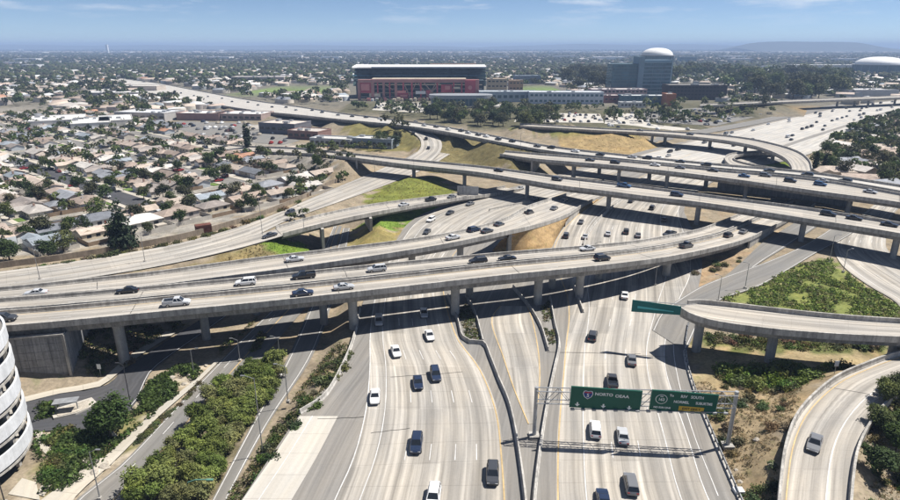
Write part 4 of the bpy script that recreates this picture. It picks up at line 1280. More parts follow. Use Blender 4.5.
flat_building('cream_hall', 'stepped cream building right beside the stadium', 'building', 497, 93.5, 24, 20, 17, 0.0, (0.52, 0.42, 0.30), (0.5, 0.42, 0.33), 3, 3, 5)
flat_building('cream_hall', 'smaller brown-cream block right of the stepped cream building', 'building', 516, 91, 18, 16, 13, 0.0, (0.42, 0.27, 0.18), (0.5, 0.42, 0.33), 2, 2, 4)
flat_building('dark_long_building', 'long dark brown low building right of the office tower', 'building', 697, 100, 62, 26, 15, -0.02, (0.055, 0.045, 0.05), (0.22, 0.21, 0.2), 5, 4, 16, wh=1.2)
flat_building('podium_building', 'pink and white roofed podium in front of the office tower', 'building', 619, 98, 62, 22, 9, 0.0, (0.45, 0.33, 0.32), (0.62, 0.60, 0.58), 9, 2, 14)
flat_building('podium_building', 'teal glass fronted podium below the office tower', 'building', 645, 104.5, 46, 20, 8, -0.03, (0.10, 0.17, 0.21), (0.52, 0.53, 0.53), 8, 2, 12, winmat='glass_teal', wh=2.4)
flat_building('podium_building', 'rust orange end block of the podium', 'building', 670.5, 106.2, 9, 16, 11, -0.03, (0.45, 0.17, 0.08), (0.5, 0.45, 0.4), 1)
flat_building('podium_building', 'dark red low block left of the teal glass podium', 'building', 604, 103, 34, 18, 7, 0.0, (0.24, 0.11, 0.10), (0.5, 0.45, 0.43), 3, 1, 8)
flat_building('white_slab_building', 'white low building in front of the podium', 'building', 633, 107.6, 24, 10, 4.5, 0.0, (0.62, 0.62, 0.6), (0.66, 0.66, 0.64), 2, 1, 7)
flat_building('white_slab_building', 'white terraced roof building below the distant arena', 'building', 827, 72, 150, 40, 15, 0.0, (0.62, 0.61, 0.58), (0.66, 0.66, 0.65), 5, 1, 20)
flat_building('white_slab_building', 'grey shallow roof hall right of the freeway below the arena', 'building', 873, 96.5, 60, 28, 7, 0.05, (0.5, 0.5, 0.5), (0.52, 0.51, 0.5), 4)
flat_building('grey_hall', 'blue grey hall roof behind the trees right of the cream blocks', 'building', 528, 84, 40, 20, 12, 0.1, (0.16, 0.20, 0.25), (0.36, 0.42, 0.47), 2, 1, 8)
flat_building('grey_hall', 'pale low roof behind the dark trees left of the tower', 'building', 598, 84.5, 36, 18, 7, 0.0, (0.42, 0.45, 0.46), (0.55, 0.55, 0.54), 2)

# white warehouses far out in the suburb
wk = 0
for (px, py, w) in sorted(((10, 50.5, 420), (31, 54.2, 300), (12, 66, 90), (30, 69, 80), (120, 54, 260), (210, 51.5, 420), (262, 52, 420), (290, 58.5, 200), (25, 62, 150), (218, 60, 180), (330, 59.5, 150), (310, 52.5, 300), (500, 59, 150), (565, 58.5, 200), (610, 60.5, 240), (694, 56, 300), (742, 62, 160), (705, 52, 380), (735, 59, 200), (770, 70.5, 60), (470, 56, 240), (640, 56.5, 200), (560, 54, 300), (850, 62, 160), (420, 52.5, 300))):
    c = rng.uniform(0.55, 0.8)
    flat_building('warehouse', f'white flat warehouse far out in the suburb, {ordinal(wk)} from the left', 'warehouse', px, py, w * 0.55, w * 0.3, 9 + w * 0.02, rng.uniform(-0.15, 0.15), (c, c, c), (c, c, c * 1.02), 0, group='white warehouses far out in the suburb')
    wk += 1
flat_building('distant_block', 'teal long block with white end right of the white dome', 'building', 688, 63, 58, 30, 19, 0.0, (0.10, 0.20, 0.24), (0.4, 0.45, 0.48), 2, 3, 12)

# ------------------------------------------------------------------ the stadium
surf('stadium_red', (0.46, 0.08, 0.11), 0.12, 0.1, 1.0, 0.7)
surf('stadium_brown', (0.40, 0.27, 0.22), 0.15, 0.1, 1.0, 0.8)
surf('stadium_dark', (0.035, 0.055, 0.065), 0.3, 0.1, 1.2, 0.8)
surf('stadium_frame', (0.40, 0.20, 0.18), 0.15, 0.1, 1.0, 0.8)
surf('seat_teal', (0.05, 0.09, 0.10), 0.4, 0.2, 1.5, 0.8)
surf('cream', (0.62, 0.54, 0.42), 0.15, 0.1, 1, 0.8)
surf('pink_panel', (0.62, 0.25, 0.24), 0.1, 0.2, 1, 0.7)
SY = P(420, 100.5, 0).y
ST = thing('stadium', 'red and brown stadium with white-edged roof and dark stands', 'stadium', (AT(418, 100, SY).x, SY, 0))
def sx(px, Y=SY):
    return (px - 450) / FPX * (Y * CP + 42 * SP)
def sz(py, Y=SY):
    return AT(450, py, Y).z
def face(name, m_, x0, x1, y0, y1, Y, dep, smoothless=True):
    mb = MB(); zt, zb = sz(y0, Y), sz(y1, Y)
    mb.box(((sx(x0, Y) + sx(x1, Y)) / 2, Y + dep / 2, (zt + zb) / 2), (sx(x1, Y) - sx(x0, Y), dep, zt - zb))
    return mb.build(name, m_, ST)
YB = SY + 70
# raked upper stand with roof, at the back, bent in three facets
def stand(name, m_, pts, y0, y1, rake):
    mb = MB()
    secs = []
    for (px, Y) in pts:
        x, zt, zb = sx(px, Y), sz(y0, Y), max(0.5, sz(y1, Y))
        secs.append([(x, Y, zb), (x, Y + rake, zb), (x, Y + rake, zt), (x, Y + rake * 0.8, zt)])
    mb.loft(secs)
    return mb.build(name, m_, ST)
arc = [(353, SY + 30), (358, SY + 50), (372, YB), (420, YB + 8), (470, YB), (486, SY + 52)]
stand('upper_stand', 'seat_teal', arc, 68.5, 86, 26)
for k, yy_ in enumerate((72, 75.5, 79)):
    mb = MB(); secs = []
    for (px, Y) in arc:
        x, z_ = sx(px, Y - 1.5), sz(yy_, Y - 1.5)
        secs.append([(x, Y - 1.5, z_ - 0.6), (x, Y + 4, z_ - 0.6), (x, Y + 4, z_ + 0.6), (x, Y - 1.5, z_ + 0.6)])
    mb.loft(secs); mb.build('tier_edge', 'stadium_dark' if k != 1 else 'glass_teal', ST)
mb = MB(); secs = []
for (px, Y) in arc:
    x, z_ = sx(px, Y - 7), sz(67.3, Y - 7)
    secs.append([(x, Y - 7, z_ - 0.7), (x, Y + 26, z_ + 1.2), (x, Y + 26, z_ + 2.2), (x, Y - 7, z_ + 0.7)])
mb.loft(secs); mb.build('roof', 'white_panel', ST)
mb = MB(); secs = []
for (px, Y) in ((430, YB + 34), (464, YB + 30), (476, YB + 20)):
    x = sx(px, Y); secs.append([(x, Y, sz(66, Y)), (x, Y + 8, sz(66, Y)), (x, Y + 8, sz(63.6, Y)), (x, Y, sz(63.6, Y))])
mb.loft(secs); mb.build('scoreboard_back', 'stadium_brown', ST)
face('lower_stand', 'stadium_dark', 356, 484, 80.5, 100, SY + 26, 30)
for k_, yy_ in enumerate((84.5, 88.5, 92.5, 96.5)):
    face('tier_edge', 'galvanised' if k_ % 2 else 'cream', 358, 482, yy_, yy_ + 0.7, SY + 24, 2)
face('front_beam', 'stadium_frame', 358, 479, 79.6, 82.6, SY, 7)
face('front_roof', 'cream', 372, 466, 78.6, 79.8, SY + 2, 16)
for (a, b_) in ((402.5, 404), (411, 412.6), (420, 421.5), (436.5, 438), (453, 454.5), (461, 462.5), (377, 378.2), (389, 390.2)):
    face('column', 'stadium_red', a, b_, 82.6, 101, SY + 1, 3)
for (a, b_) in ((357.5, 360), (371, 374), (382.5, 384.6), (394.5, 397), (475.5, 479)):
    face('column', 'stadium_frame', a, b_, 82.6, 101, SY, 5)
face('red_tower', 'stadium_red', 360, 371, 82.6, 93, SY + 1, 6)
face('red_tower', 'stadium_red', 465, 475.5, 80.5, 97, SY - 2, 9)
face('banner', 'pink_panel', 361, 369.5, 84, 90.5, SY + 0.4, 1)
mb = MB(); mb.tube((sx(470), SY - 2.2, sz(87.5)), (sx(470), SY - 2.8, sz(87.5)), 2.2, 2.2, 12); mb.build('emblem', 'pink_panel', ST)
for (a, b_, y0, y1, m_) in ((397, 406, 90.5, 93, 'pink_panel'), (400, 407, 94.8, 97, 'pink_panel'), (415.5, 425.5, 91, 94, 'white_panel'), (445, 450, 86, 89.5, 'pink_panel'), (453.5, 460, 86.8, 88.8, 'cream'), (397, 408, 92.8, 100, 'stadium_red'), (426, 432, 90, 100, 'stadium_red'), (441, 452, 84.5, 92.5, 'stadium_red'), (369, 380, 93.5, 97, 'cream')):
    face('banner', m_, a, b_, y0, y1, SY + (0.5 if m_ != 'stadium_red' else 1.6), 1)
def brace(x0, y0, x1, y1, w=1.1):
    mb = MB(); mb.tube((sx(x0), SY + 1.5, sz(y0)), (sx(x1), SY + 1.5, sz(y1)), w, w, 4); mb.build('brace', 'stadium_brown' if w > .5 else 'cream', ST)
for (a, b_, c, d_) in ((404, 84, 410, 97), (416, 83, 409, 97), (418, 83, 428, 96), (436, 83, 428, 97), (440, 82, 429, 96), (386, 85, 393, 90), (424, 83, 432, 92)):
    brace(a, b_, c, d_, 0.62)
for k in range(26):
    a = 362 + k * 4.3
    face('concourse_stall', rng.choice(['cream', 'cream', 'white_panel', 'stadium_brown', 'pink_panel']), a, a + rng.uniform(1.5, 3.4), rng.uniform(97.5, 99), 101.3, SY - rng.uniform(3, 14), 5)
face('mast', 'white_panel', 417.2, 417.7, 58, 68, YB + 20, 0.8)
# oval glass hall in front of it
OH = thing('glass_hall', 'rounded grey-roofed glass hall in front of the stadium', 'building', P(461, 108, 0))
c = Vector(OH.location); hw_ = 29.0
def oval(mb, a, b_, z0_, z1_, m=0, top=True, n=40):
    bot = [(c.x + a * math.copysign(abs(math.cos(q)) ** 0.6, math.cos(q)), c.y + 14 + b_ * math.copysign(abs(math.sin(q)) ** 0.8, math.sin(q)), z0_) for q in [2 * math.pi * i / n for i in range(n)]]
    mb.loft([bot, [(x, y, z1_) for x, y, _ in bot]], m)
mb = MB(); oval(mb, hw_, 13, -0.5, 8.2); mb.build('wall', 'glass_teal', OH)
mb = MB(); oval(mb, hw_ + 1.5, 14.5, 8.2, 11.5); mb.build('roof', 'galvanised', OH)
mb = MB(); oval(mb, hw_ + 12, 17, -0.5, 1.6); mb.build('terrace', 'wall_concrete', OH)
for k in range(15):
    x = c.x - hw_ + 3 + k * (2 * hw_ - 6) / 14
    MB().box((x, c.y + 1.2, 4.3), (0.5, 0.5, 7.8)).build('mullion', 'galvanised', OH)

# ------------------------------------------------------------------ office tower, domes
def tower_block(T, x0, x1, y0, y1, Y, dep, floors, mwall, mglass):
    z0_, z1_ = max(0, AT(450, y1, Y).z), AT(450, y0, Y).z
    xa, xb = AT(x0, 80, Y).x, AT(x1, 80, Y).x
    mb = MB(); mb.box(((xa + xb) / 2, Y + dep / 2, z1_ / 2), (xb - xa, dep, z1_)); mb.build('core', mglass, T)
    fh = (z1_ - z0_) / floors
    for k in range(floors + 1):
        mb = MB(); mb.box(((xa + xb) / 2, Y + dep / 2, z0_ + k * fh), (xb - xa + 0.8, dep + 0.8, fh * 0.30)); mb.build('floor_band', mwall, T)
    nb_ = 3
    for k in range(nb_ + 1):
        mb = MB(); mb.box((xa + (xb - xa) * k / nb_, Y - 0.25, (z0_ + z1_) / 2), (0.35, 0.4, z1_ - z0_)); mb.build('mullion', mwall, T)
surf('spandrel_dark', (0.075, 0.13, 0.155), 0.1, 0.1, 1, 0.5)
surf('spandrel_pale', (0.17, 0.25, 0.31), 0.1, 0.1, 1, 0.5)
YT = 735
OT = thing('office_tower', 'blue glass office tower with striped right half', 'tower', (AT(641, 95, YT).x, YT, 0))
tower_block(OT, 611.5, 638, 64.5, 90, YT + 3, 26, 8, 'spandrel_dark', 'glass_teal')
tower_block(OT, 642.5, 670, 62.5, 98, YT, 30, 9, 'spandrel_pale', 'glass_teal')
mb = MB(); xa, xb = AT(637.5, 80, YT).x, AT(642.8, 80, YT).x
mb.box(((xa + xb) / 2, YT + 12, 22), (xb - xa, 26, 44)); mb.build('stair_tower', 'spandrel_pale', OT)
mb = MB(); zt = AT(450, 60.2, YT).z; xa, xb = AT(640, 80, YT).x, AT(671, 80, YT).x
mb.box(((xa + xb) / 2, YT + 14, zt - 1.5), (xb - xa, 22, 3.4)); mb.build('plant_room', 'spandrel_pale', OT)
def dome(name, label, px, py_base, py_top, half, Y, drum_m, yb0):
    rr = half / FPX * (Y * CP + 20) * 1.03
    cx = AT(px, 60, Y + rr).x
    zt, zb, z0_ = AT(450, py_top, Y).z, AT(450, py_base, Y).z, AT(450, yb0, Y).z
    T = thing(name, label, 'dome', (cx, Y + rr, 0))
    prof = [(rr * math.cos(a) ** 0.85, (zt - zb) * math.sin(a)) for a in [math.pi / 2 * i / 10 for i in range(10)]] + [(0.01, zt - zb)]
    mb = MB(); mb.ring((cx, Y + rr, zb), prof, 40); mb.build('shell', 'white_panel', T, smooth=True)
    mb = MB(); mb.ring((cx, Y + rr, -1), [(rr * 1.04, 0), (rr * 1.04, zb + 1), (rr * 0.9, zb + 1.02)], 40); mb.build('drum', drum_m, T)
    for k in range(20):
        a = 2 * math.pi * k / 20
        MB().box((cx + rr * 1.05 * math.cos(a), Y + rr + rr * 1.05 * math.sin(a), zb / 2), (0.9, 0.9, zb), a).build('pier', 'spandrel_pale', T)
    mb = MB(); mb.ring((cx, Y + rr, zb - 0.8), [(rr * 1.03, 0), (rr * 1.10, 0), (rr * 1.10, 1.3), (rr * 1.0, 1.3)], 40); mb.build('cornice', 'galvanised', T)
    return T
D_ = dome('white_dome', 'white shallow dome standing up behind the office tower', 656.5, 55.6, 47.8, 14.8, 940, 'spandrel_pale', 70)
cx = AT(656.5, 60, 940).x
dome('arena_dome', 'large white arena dome above the trees at the right edge', 881, 65, 57, 22, 1250, 'spandrel_dark', 75)
flat_building('white_spire_building', 'slender white tower on the horizon at upper left', 'tower', 107.5, 53.5, 16, 16, 70, 0, (0.8, 0.8, 0.8), (0.8, 0.8, 0.8), 0)

# ------------------------------------------------------------------ white parking garage with curved ramp, lower left
GC = P(-56, 474, LOW); GR = 11.0
GA = thing('parking_garage', 'white curved parking garage with stepped bands at the left edge', 'garage', (GC.x, GC.y, LOW))
NF, FH = 5, 3.85
core = MB(); core.ring((GC.x, GC.y, LOW - 0.5), [(0, 0), (GR - 2.6, 0), (GR - 2.6, NF * FH + 0.3), (0, NF * FH + 0.3)], 40); core.build('core', 'stadium_dark', GA)
surf('garage_white', (0.62, 0.635, 0.65), 0.10, 0.25, 2.0, 0.7, runs=0.18)
for f in range(NF):
    zb = LOW + 1.6 + f * FH
    # floor slab
    mb = MB(); mb.ring((GC.x, GC.y, zb + 0.3), [(0.1, 0), (GR - 0.15, 0), (GR - 0.15, 0.35), (0.1, 0.35)], 48); mb.build('floor_slab', 'wall_concrete', GA)
    # curved parapet bands: an outer one rising to the right and a flat one on the left, stepped against each other
    for (a0, a1, zz, rr, hh) in ((-0.62, 1.9, 0.9, GR, 2.0), (-2.6, -0.66, -0.35, GR + 0.7, 2.35)):
        mb = MB()
        n = 26
        secs = []
        for k in range(n + 1):
            a = a0 + (a1 - a0) * k / n
            tilt = 0.75 * (k / n if a0 > -1 else 1 - k / n)
            z_ = zb + zz + (tilt if a0 > -1 else 0)
            secs.append([(GC.x + r_ * math.cos(a), GC.y + r_ * math.sin(a), z_ + q) for r_, q in ((rr, 0), (rr, hh), (rr - 0.3, hh), (rr - 0.3, 0))])
        mb.loft(secs); mb.build('parapet_band', 'garage_white', GA)
    for k in range(9):
        a = -2.4 + k * 0.5
        mb = MB(); mb.box((GC.x + (GR - 0.9) * math.cos(a), GC.y + (GR - 0.9) * math.sin(a), zb + FH / 2 - 1), (0.5, 0.5, FH), a); mb.build('pillar', 'wall_concrete', GA)
mb = MB(); mb.ring((GC.x, GC.y, LOW + NF * FH + 0.6), [(0.1, 0.25), (GR - 0.3, 0.25), (GR - 0.3, 0), (0.1, 0)], 48); mb.build('roof_deck', 'grey_asphalt', GA)
mb = MB(); mb.box((GC.x - 19, GC.y - 3, LOW + NF * FH / 2), (26, 24, NF * FH + 1.0)); mb.build('main_block', 'garage_white', GA)
# ------------------------------------------------------------------ far hills
surf('hill', (0.07, 0.08, 0.07), 0.2, 0.002, 0.01, 0.95)
def ridge(name, pts, Y, dep, label):
    pts = catmull([(x, y, 0) for x, y in pts], 4)
    n = len(pts)
    vs, fs = [], []
    for i, (x, y, _) in enumerate(pts):
        top = AT(x, y + rng.uniform(-.12, .12), Y)
        vs += [(top.x, Y - dep, -5), (top.x, Y - dep * 0.35, top.z * 0.55), (top.x, Y, top.z), (top.x, Y + dep, -5)]
    for i in range(n - 1):
        for j in range(3):
            fs.append((4 * i + j, 4 * i + 4 + j, 4 * i + 5 + j, 4 * i + 1 + j))
    mb = MB().add(vs, fs)
    return tag(mb.build(name, 'hill', smooth=True), label, None, None, 'structure')
ridge('hill', [(736, 48), (744, 44.5), (760, 42.2), (785, 41.5), (815, 41.8), (845, 42), (862, 43), (872, 45.6), (878, 48)], 7200, 900, 'flat-topped blue mesa on the horizon at the right')
ridge('hill', [(470, 47.8), (500, 46.2), (540, 45.2), (580, 43.8), (610, 44.4), (640, 44.9), (680, 44), (720, 45), (760, 46.5), (800, 47.8)], 12000, 1200, 'faint low blue hills on the horizon in the middle')
ridge('hill', [(-40, 45), (30, 44.8), (90, 45.6), (150, 45), (220, 45.8), (300, 45), (360, 45.7), (430, 45.8), (480, 47.4)], 12300, 1200, 'faint low blue hills on the horizon at the left')
# ------------------------------------------------------------------ vegetation
def leaf_cloud(seed, lobes, nclump, per, csz, lsz, flat=0.0):
    """leaf quads gathered in clumps over a set of lobes: (cx, cy, cz, rx, rz)"""
    g = np.random.default_rng(seed)
    lb = np.array(lobes, float)
    wts = lb[:, 3] ** 2; wts /= wts.sum()
    li = g.choice(len(lb), nclump, p=wts)
    d = g.normal(size=(nclump, 3)); d /= np.linalg.norm(d, axis=1)[:, None]
    d[:, 2] = np.where(d[:, 2] < -0.5, -d[:, 2], d[:, 2])
    rad = g.uniform(0.6, 1.05, nclump)[:, None]
    cc = lb[li, :3] + d * rad * np.stack([lb[li, 3], lb[li, 3], lb[li, 4]], 1)
    c = np.repeat(cc, per, 0) + g.normal(size=(nclump * per, 3)) * csz * np.array([1, 1, 0.75])
    out = np.repeat(d, per, 0)
    nn = out + g.normal(size=out.shape) * 0.75 + np.array([0, 0, 0.35]); nn /= np.linalg.norm(nn, axis=1)[:, None]
    a = np.cross(nn, g.normal(size=nn.shape)); a /= np.linalg.norm(a, axis=1)[:, None]
    b_ = np.cross(nn, a)
    s = (lsz * g.uniform(0.6, 1.3, len(c)))[:, None]
    k = g.uniform(0.6, 1.0, len(c))[:, None]
    v = np.stack([c - a * s - b_ * s * k * .4, c + a * s * .2 - b_ * s * k, c + a * s + b_ * s * k * .3, c - a * s * .1 + b_ * s * k], 1).reshape(-1, 3)
    q = np.arange(len(v)).reshape(-1, 4)
    return v, q
def crown_mesh(seed, h, r, z0, n, per=16, csz=0.34, lsz=0.2, nl=8, squash=0.75):
    g = random.Random(seed)
    lobes = [(0, 0, z0 + (h - z0) * 0.5, r * 0.72, (h - z0) * 0.46)]
    for k in range(nl):
        a = k * 2.4 + g.uniform(-.4, .4); q = g.uniform(0.35, 0.7) * r
        lobes.append((q * math.cos(a), q * math.sin(a), z0 + (h - z0) * g.uniform(0.25, 0.8), r * g.uniform(0.28, 0.46), (h - z0) * g.uniform(0.18, 0.3)))
    v, q = leaf_cloud(seed, lobes, n, per, csz, lsz)
    return array_mesh('crown', v, q, 'leaf_any')
def trunk_mesh(seed, h, r0, limbs=4, spread=1.4):
    g = random.Random(seed)
    mb = MB()
    pts = [(0, 0, -0.4)] + [(g.uniform(-.12, .12) * k, g.uniform(-.12, .12) * k, h * (k + 1) / 3) for k in range(3)]
    for i in range(3):
        mb.tube(pts[i], pts[i + 1], r0 * (1 - .22 * i), r0 * (1 - .22 * (i + 1)), 7)
    for k in range(limbs):
        a = k * 6.28 / limbs + g.uniform(-.4, .4)
        s = Vector(pts[2]).lerp(Vector(pts[3]), g.uniform(0, .9))
        mb.tube(s, (s.x + spread * math.cos(a), s.y + spread * math.sin(a), s.z + h * g.uniform(.35, .6)), r0 * .45, r0 * .15, 5)
    return mb.mesh('trunk', 'bark')
NEAR = [(crown_mesh(40 + k, 6.0, 2.7, 1.0, 270, 15, 0.34, 0.19, 9), trunk_mesh(40 + k, 2.6, 0.2)) for k in range(4)]
MIDT = [(crown_mesh(60 + k, 6.0, 2.8, 0.8, 130, 9, 0.40, 0.25, 8), trunk_mesh(60 + k, 2.6, 0.22, 3)) for k in range(5)]
def cone_lobes(h, r, n):
    return [(0, 0, h * (0.12 + 0.86 * k / n), r * (1 - 0.93 * k / n), h * 0.09) for k in range(n)]
v, q = leaf_cloud(81, cone_lobes(6, 1.75, 9), 170, 12, 0.22, 0.2); CONIFER = (array_mesh('crown', v, q, 'leaf_any'), trunk_mesh(81, 3.2, 0.22, 0))
v, q = leaf_cloud(82, [(0, 0, 6 * (0.15 + .8 * k / 7), 0.75 * (1 - abs(k / 7 - .45) * .7), .6) for k in range(8)], 100, 9, 0.2, 0.22); CYPRESS = (array_mesh('crown', v, q, 'leaf_any'), trunk_mesh(82, 2.5, 0.15, 0))
def palm():
    tr = MB()
    for i in range(4):
        tr.tube((0.03 * i * i, 0, -0.3 + i * 1.6), (0.03 * (i + 1) ** 2, 0, -0.3 + (i + 1) * 1.6), 0.2 - .02 * i, 0.18 - .02 * i, 6)
    cr = MB()
    for k in range(15):
        a = k * 2.399; el = [0.9, 0.45, 0.1][k % 3]
        p = Vector((0.48, 0, 6.0)); d = Vector((math.cos(a) * math.cos(el), math.sin(a) * math.cos(el), math.sin(el)))
        sd = Vector((-math.sin(a), math.cos(a), 0))
        pr = None
        for j in range(6):
            w = 0.24 * math.sin(math.pi * (j + .6) / 6.4)
            cur = (p - sd * w, p + sd * w)
            if pr:
                cr.add([pr[0], pr[1], cur[1], cur[0]], [(0, 1, 2, 3)])
            pr = cur
            p = p + d * 0.38; d = (d + Vector((0, 0, -0.26))).normalized()
    return (cr.mesh('crown', 'leaf_any'), tr.mesh('trunk', 'bark'))
PALM = palm()
SHRUB = []
for k in range(4):
    v, q = leaf_cloud(90 + k, [(0, 0, .35, .75, .42), (.4, .2, .3, .5, .32), (-.35, .3, .3, .5, .35), (0, -.45, .28, .45, .3)], 55, 7, 0.16, 0.11)
    SHRUB.append(array_mesh('shrub', v, q, 'leaf_any'))
GREENS = [(0.055, 0.085, 0.022), (0.07, 0.10, 0.028), (0.045, 0.07, 0.024), (0.085, 0.105, 0.035), (0.06, 0.075, 0.03), (0.04, 0.06, 0.025), (0.10, 0.115, 0.045)]
OLIVE = [(0.075, 0.08, 0.04), (0.06, 0.065, 0.035), (0.085, 0.085, 0.045), (0.05, 0.058, 0.032)]
LIME = [(0.15, 0.19, 0.05), (0.17, 0.20, 0.06), (0.12, 0.165, 0.04), (0.18, 0.19, 0.08)]
TREES = []     # (pixel size, pos, height, kind, colour, label, group)
def want(p, h, kind, colr, label, group, wide=1.0):
    d = (Vector(p) - Vector((0, 0, CAM_H))).length
    jt = rng.uniform(.75, 1.3)
    TREES.append((h / d * 600, Vector(p), h, kind, tuple(c * jt for c in colr), label, group, wide))
def grove(poly, n, hr, label, group, cols, zf=None, kind='broad', sep=0.55, wide=(0.85, 1.2)):
    """n trees inside an outline, counted from the viewer outwards"""
    gp = gpoly(poly, zf if zf is not None else 0.0)
    xs, ys = [q[0] for q in gp], [q[1] for q in gp]
    pts = []
    for _ in range(n * 60):
        if len(pts) >= n:
            break
        p = (rng.uniform(min(xs), max(xs)), rng.uniform(min(ys), max(ys)))
        if not inside(gp, np.array([p[0]]), np.array([p[1]]))[0]:
            continue
        h = rng.uniform(*hr)
        if all((p[0] - a) ** 2 + (p[1] - b_) ** 2 > (sep * (h + hh) * 0.42) ** 2 for a, b_, hh in pts):
            pts.append((p[0], p[1], h))
    pts.sort(key=lambda q: q[0] ** 2 + q[1] ** 2)
    for i, (x, y, h) in enumerate(pts):
        want((x, y, ground_z(x, y) - 0.1), h, kind, rng.choice(cols), f'{label}, {ordinal(i)} from the viewer', group, rng.uniform(*wide))
grove([(132, 506), (150, 474), (186, 440), (206, 408), (232, 380), (252, 366), (284, 362), (276, 392), (250, 424), (232, 456), (206, 506)], 74, (2.2, 4.3), 'leafy tree in the thicket between the two lower left roads', 'thicket between the lower left roads', LIME, LOW, sep=0.56)
grove([(868, 430), (905, 400), (910, 520), (880, 520), (872, 470)], 9, (3.0, 4.6), 'dark green tree in the corner inside the loop ramp', 'trees inside the loop ramp', GREENS, 0)
grove([(816, 166), (828, 146), (850, 130), (905, 114), (905, 196), (862, 182), (828, 174)], 150, (4.5, 8.0), 'dense tree in the leafy quarter beside the far freeway', 'trees of the leafy right quarter', GREENS + OLIVE, sep=0.45)
grove([(424, 121), (438, 108), (480, 109), (520, 107), (556, 113), (562, 122), (530, 134), (496, 131), (450, 126)], 90, (7, 12), 'large olive green tree in front of the stadium', 'trees in front of the stadium', OLIVE + GREENS, sep=0.4)
grove([(298, 168), (312, 158), (345, 156), (352, 168), (324, 182), (300, 186)], 64, (1.8, 3.6), 'rounded bushy tree on the bank below the long overpass', 'bushy bank below the long overpass', OLIVE + [(0.11, 0.10, 0.045)], sep=0.5, wide=(1.1, 1.6))
grove([(284, 196), (300, 189), (352, 172), (358, 176), (310, 196), (290, 203)], 16, (3, 4.5), 'dark hedge tree along the freeway wall by the overpass', 'hedge trees along the freeway wall', GREENS)
grove([(300, 154), (320, 151), (350, 153), (386, 152), (388, 149), (340, 148), (300, 150)], 26, (3, 5.5), 'small tree before the pale hall by the overpass', 'trees before the pale hall', GREENS + OLIVE)
grove([(382, 140), (392, 128), (404, 136), (412, 150), (386, 152), (372, 146)], 14, (5, 8), 'dark tree inside the bend of the slip road', 'trees in the bend', OLIVE + GREENS)
grove([(560, 90), (566, 76), (610, 74), (612, 92)], 30, (16, 26), 'tall dark tree in the grove left of the office tower', 'tall grove left of the tower', OLIVE)
grove([(672, 84), (690, 74), (760, 76), (850, 80), (850, 96), (790, 104), (726, 102), (724, 86)], 110, (15, 26), 'tall tree in the dark grove right of the office tower', 'dark grove right of the tower', OLIVE + GREENS, sep=0.4)
grove([(602, 112), (660, 112), (700, 122), (690, 128), (610, 124)], 44, (5, 9), 'green tree among the parked cars below the office tower', 'trees around the parking lots', GREENS + OLIVE)
grove([(700, 106), (780, 104), (786, 114), (700, 124)], 34, (5, 9), 'green tree on the far parking lots by the freeway', 'trees on the far parking lots', GREENS + OLIVE)
grove([(640, 104), (760, 104), (740, 124), (640, 122)], 20, (9, 13), 'tall palm between the parking lots', 'palms between the parking lots', [(0.08, 0.10, 0.04)], kind='palm')
grove([(262, 100), (300, 98), (340, 102), (346, 106), (300, 104), (266, 104)], 12, (6, 10), 'dark tree beside the playing field', 'trees beside the playing field', GREENS)
grove([(352, 108), (424, 106), (430, 118), (400, 118), (352, 112)], 40, (5, 9), 'tree on the plaza before the stadium', 'trees on the stadium plaza', GREENS + OLIVE)
grove([(566, 108), (600, 107), (604, 112), (566, 113)], 12, (5, 8), 'tree beside the white parking lot', 'trees beside the white parking lot', GREENS)
want(P(111, 437, LOW), 6.4, 'near', (0.05, 0.085, 0.022), 'round dark green tree at the corner of the dark asphalt turning area', None, 1.05)
want(PG(124.5, 249), 14.5, 'conifer', (0.028, 0.045, 0.024), 'tall dark conifer among the bungalows near the freeway wall', None, 0.9)
want(P(814, 174, 0.2), 9.5, 'cypress', (0.03, 0.045, 0.022), 'dark narrow cypress beside the far freeway, the taller one', None)
want(P(823, 172, 0.2), 8.0, 'cypress', (0.035, 0.05, 0.022), 'dark narrow cypress right of the taller cypress', None)
want(P(248, 150, 0.2), 13, 'cypress', (0.03, 0.045, 0.025), 'slender dark cypress by the shops behind the houses', None, 1.3)
want(PG(10, 262), 6.5, 'near', (0.05, 0.08, 0.025), 'round green tree at the left edge beside the freeway wall', None, 1.2)
want(PG(49, 258), 5.2, 'near', (0.055, 0.085, 0.03), 'second round green tree by the freeway wall near the left edge', None, 1.1)
want(PG(292, 220.5), 2.6, 'near', (0.06, 0.075, 0.03), 'low rounded bush between the two freeway lanes', None, 1.6)
want(PG(304, 216.5), 2.8, 'near', (0.06, 0.075, 0.03), 'second low rounded bush between the two freeway lanes', None, 1.5)
want(P(286, 134, 0), 6, 'broad', GREENS[2], 'dark tree between the dark store and the red brick store', None, 1.2)
for (T, p, lb, rz, lev, row, i) in HOUSES:
    where = 'the freeway wall row' if row == 'wall' else 'the ' + row if row.endswith('row') else row.replace('side of ', 'side, ')
    fr = Vector((math.sin(rz), -math.cos(rz), 0)); sd = Vector((math.cos(rz), math.sin(rz), 0))
    for (nm, q, pr) in (('front', p + fr * rng.uniform(8, 10) + sd * rng.uniform(-6, 6), 0.85), ('behind', p - fr * rng.uniform(7.5, 11) + sd * rng.uniform(-6, 6), 0.95), ('beside', p + sd * rng.choice([-9, 9]) + fr * rng.uniform(-5, 4), 0.4)):
        if rng.random() < pr and in_town(q):
            want((q.x, q.y, ground_z(q.x, q.y)), rng.uniform(3.2, 6.6), 'broad', rng.choice(GREENS + OLIVE + GREENS),
                 f'yard tree {"in front of" if nm == "front" else nm} the {ordinal(i)} bungalow of {where}', 'yard trees among the bungalows', rng.uniform(0.8, 1.15))
TREES.sort(key=lambda q: -q[0])
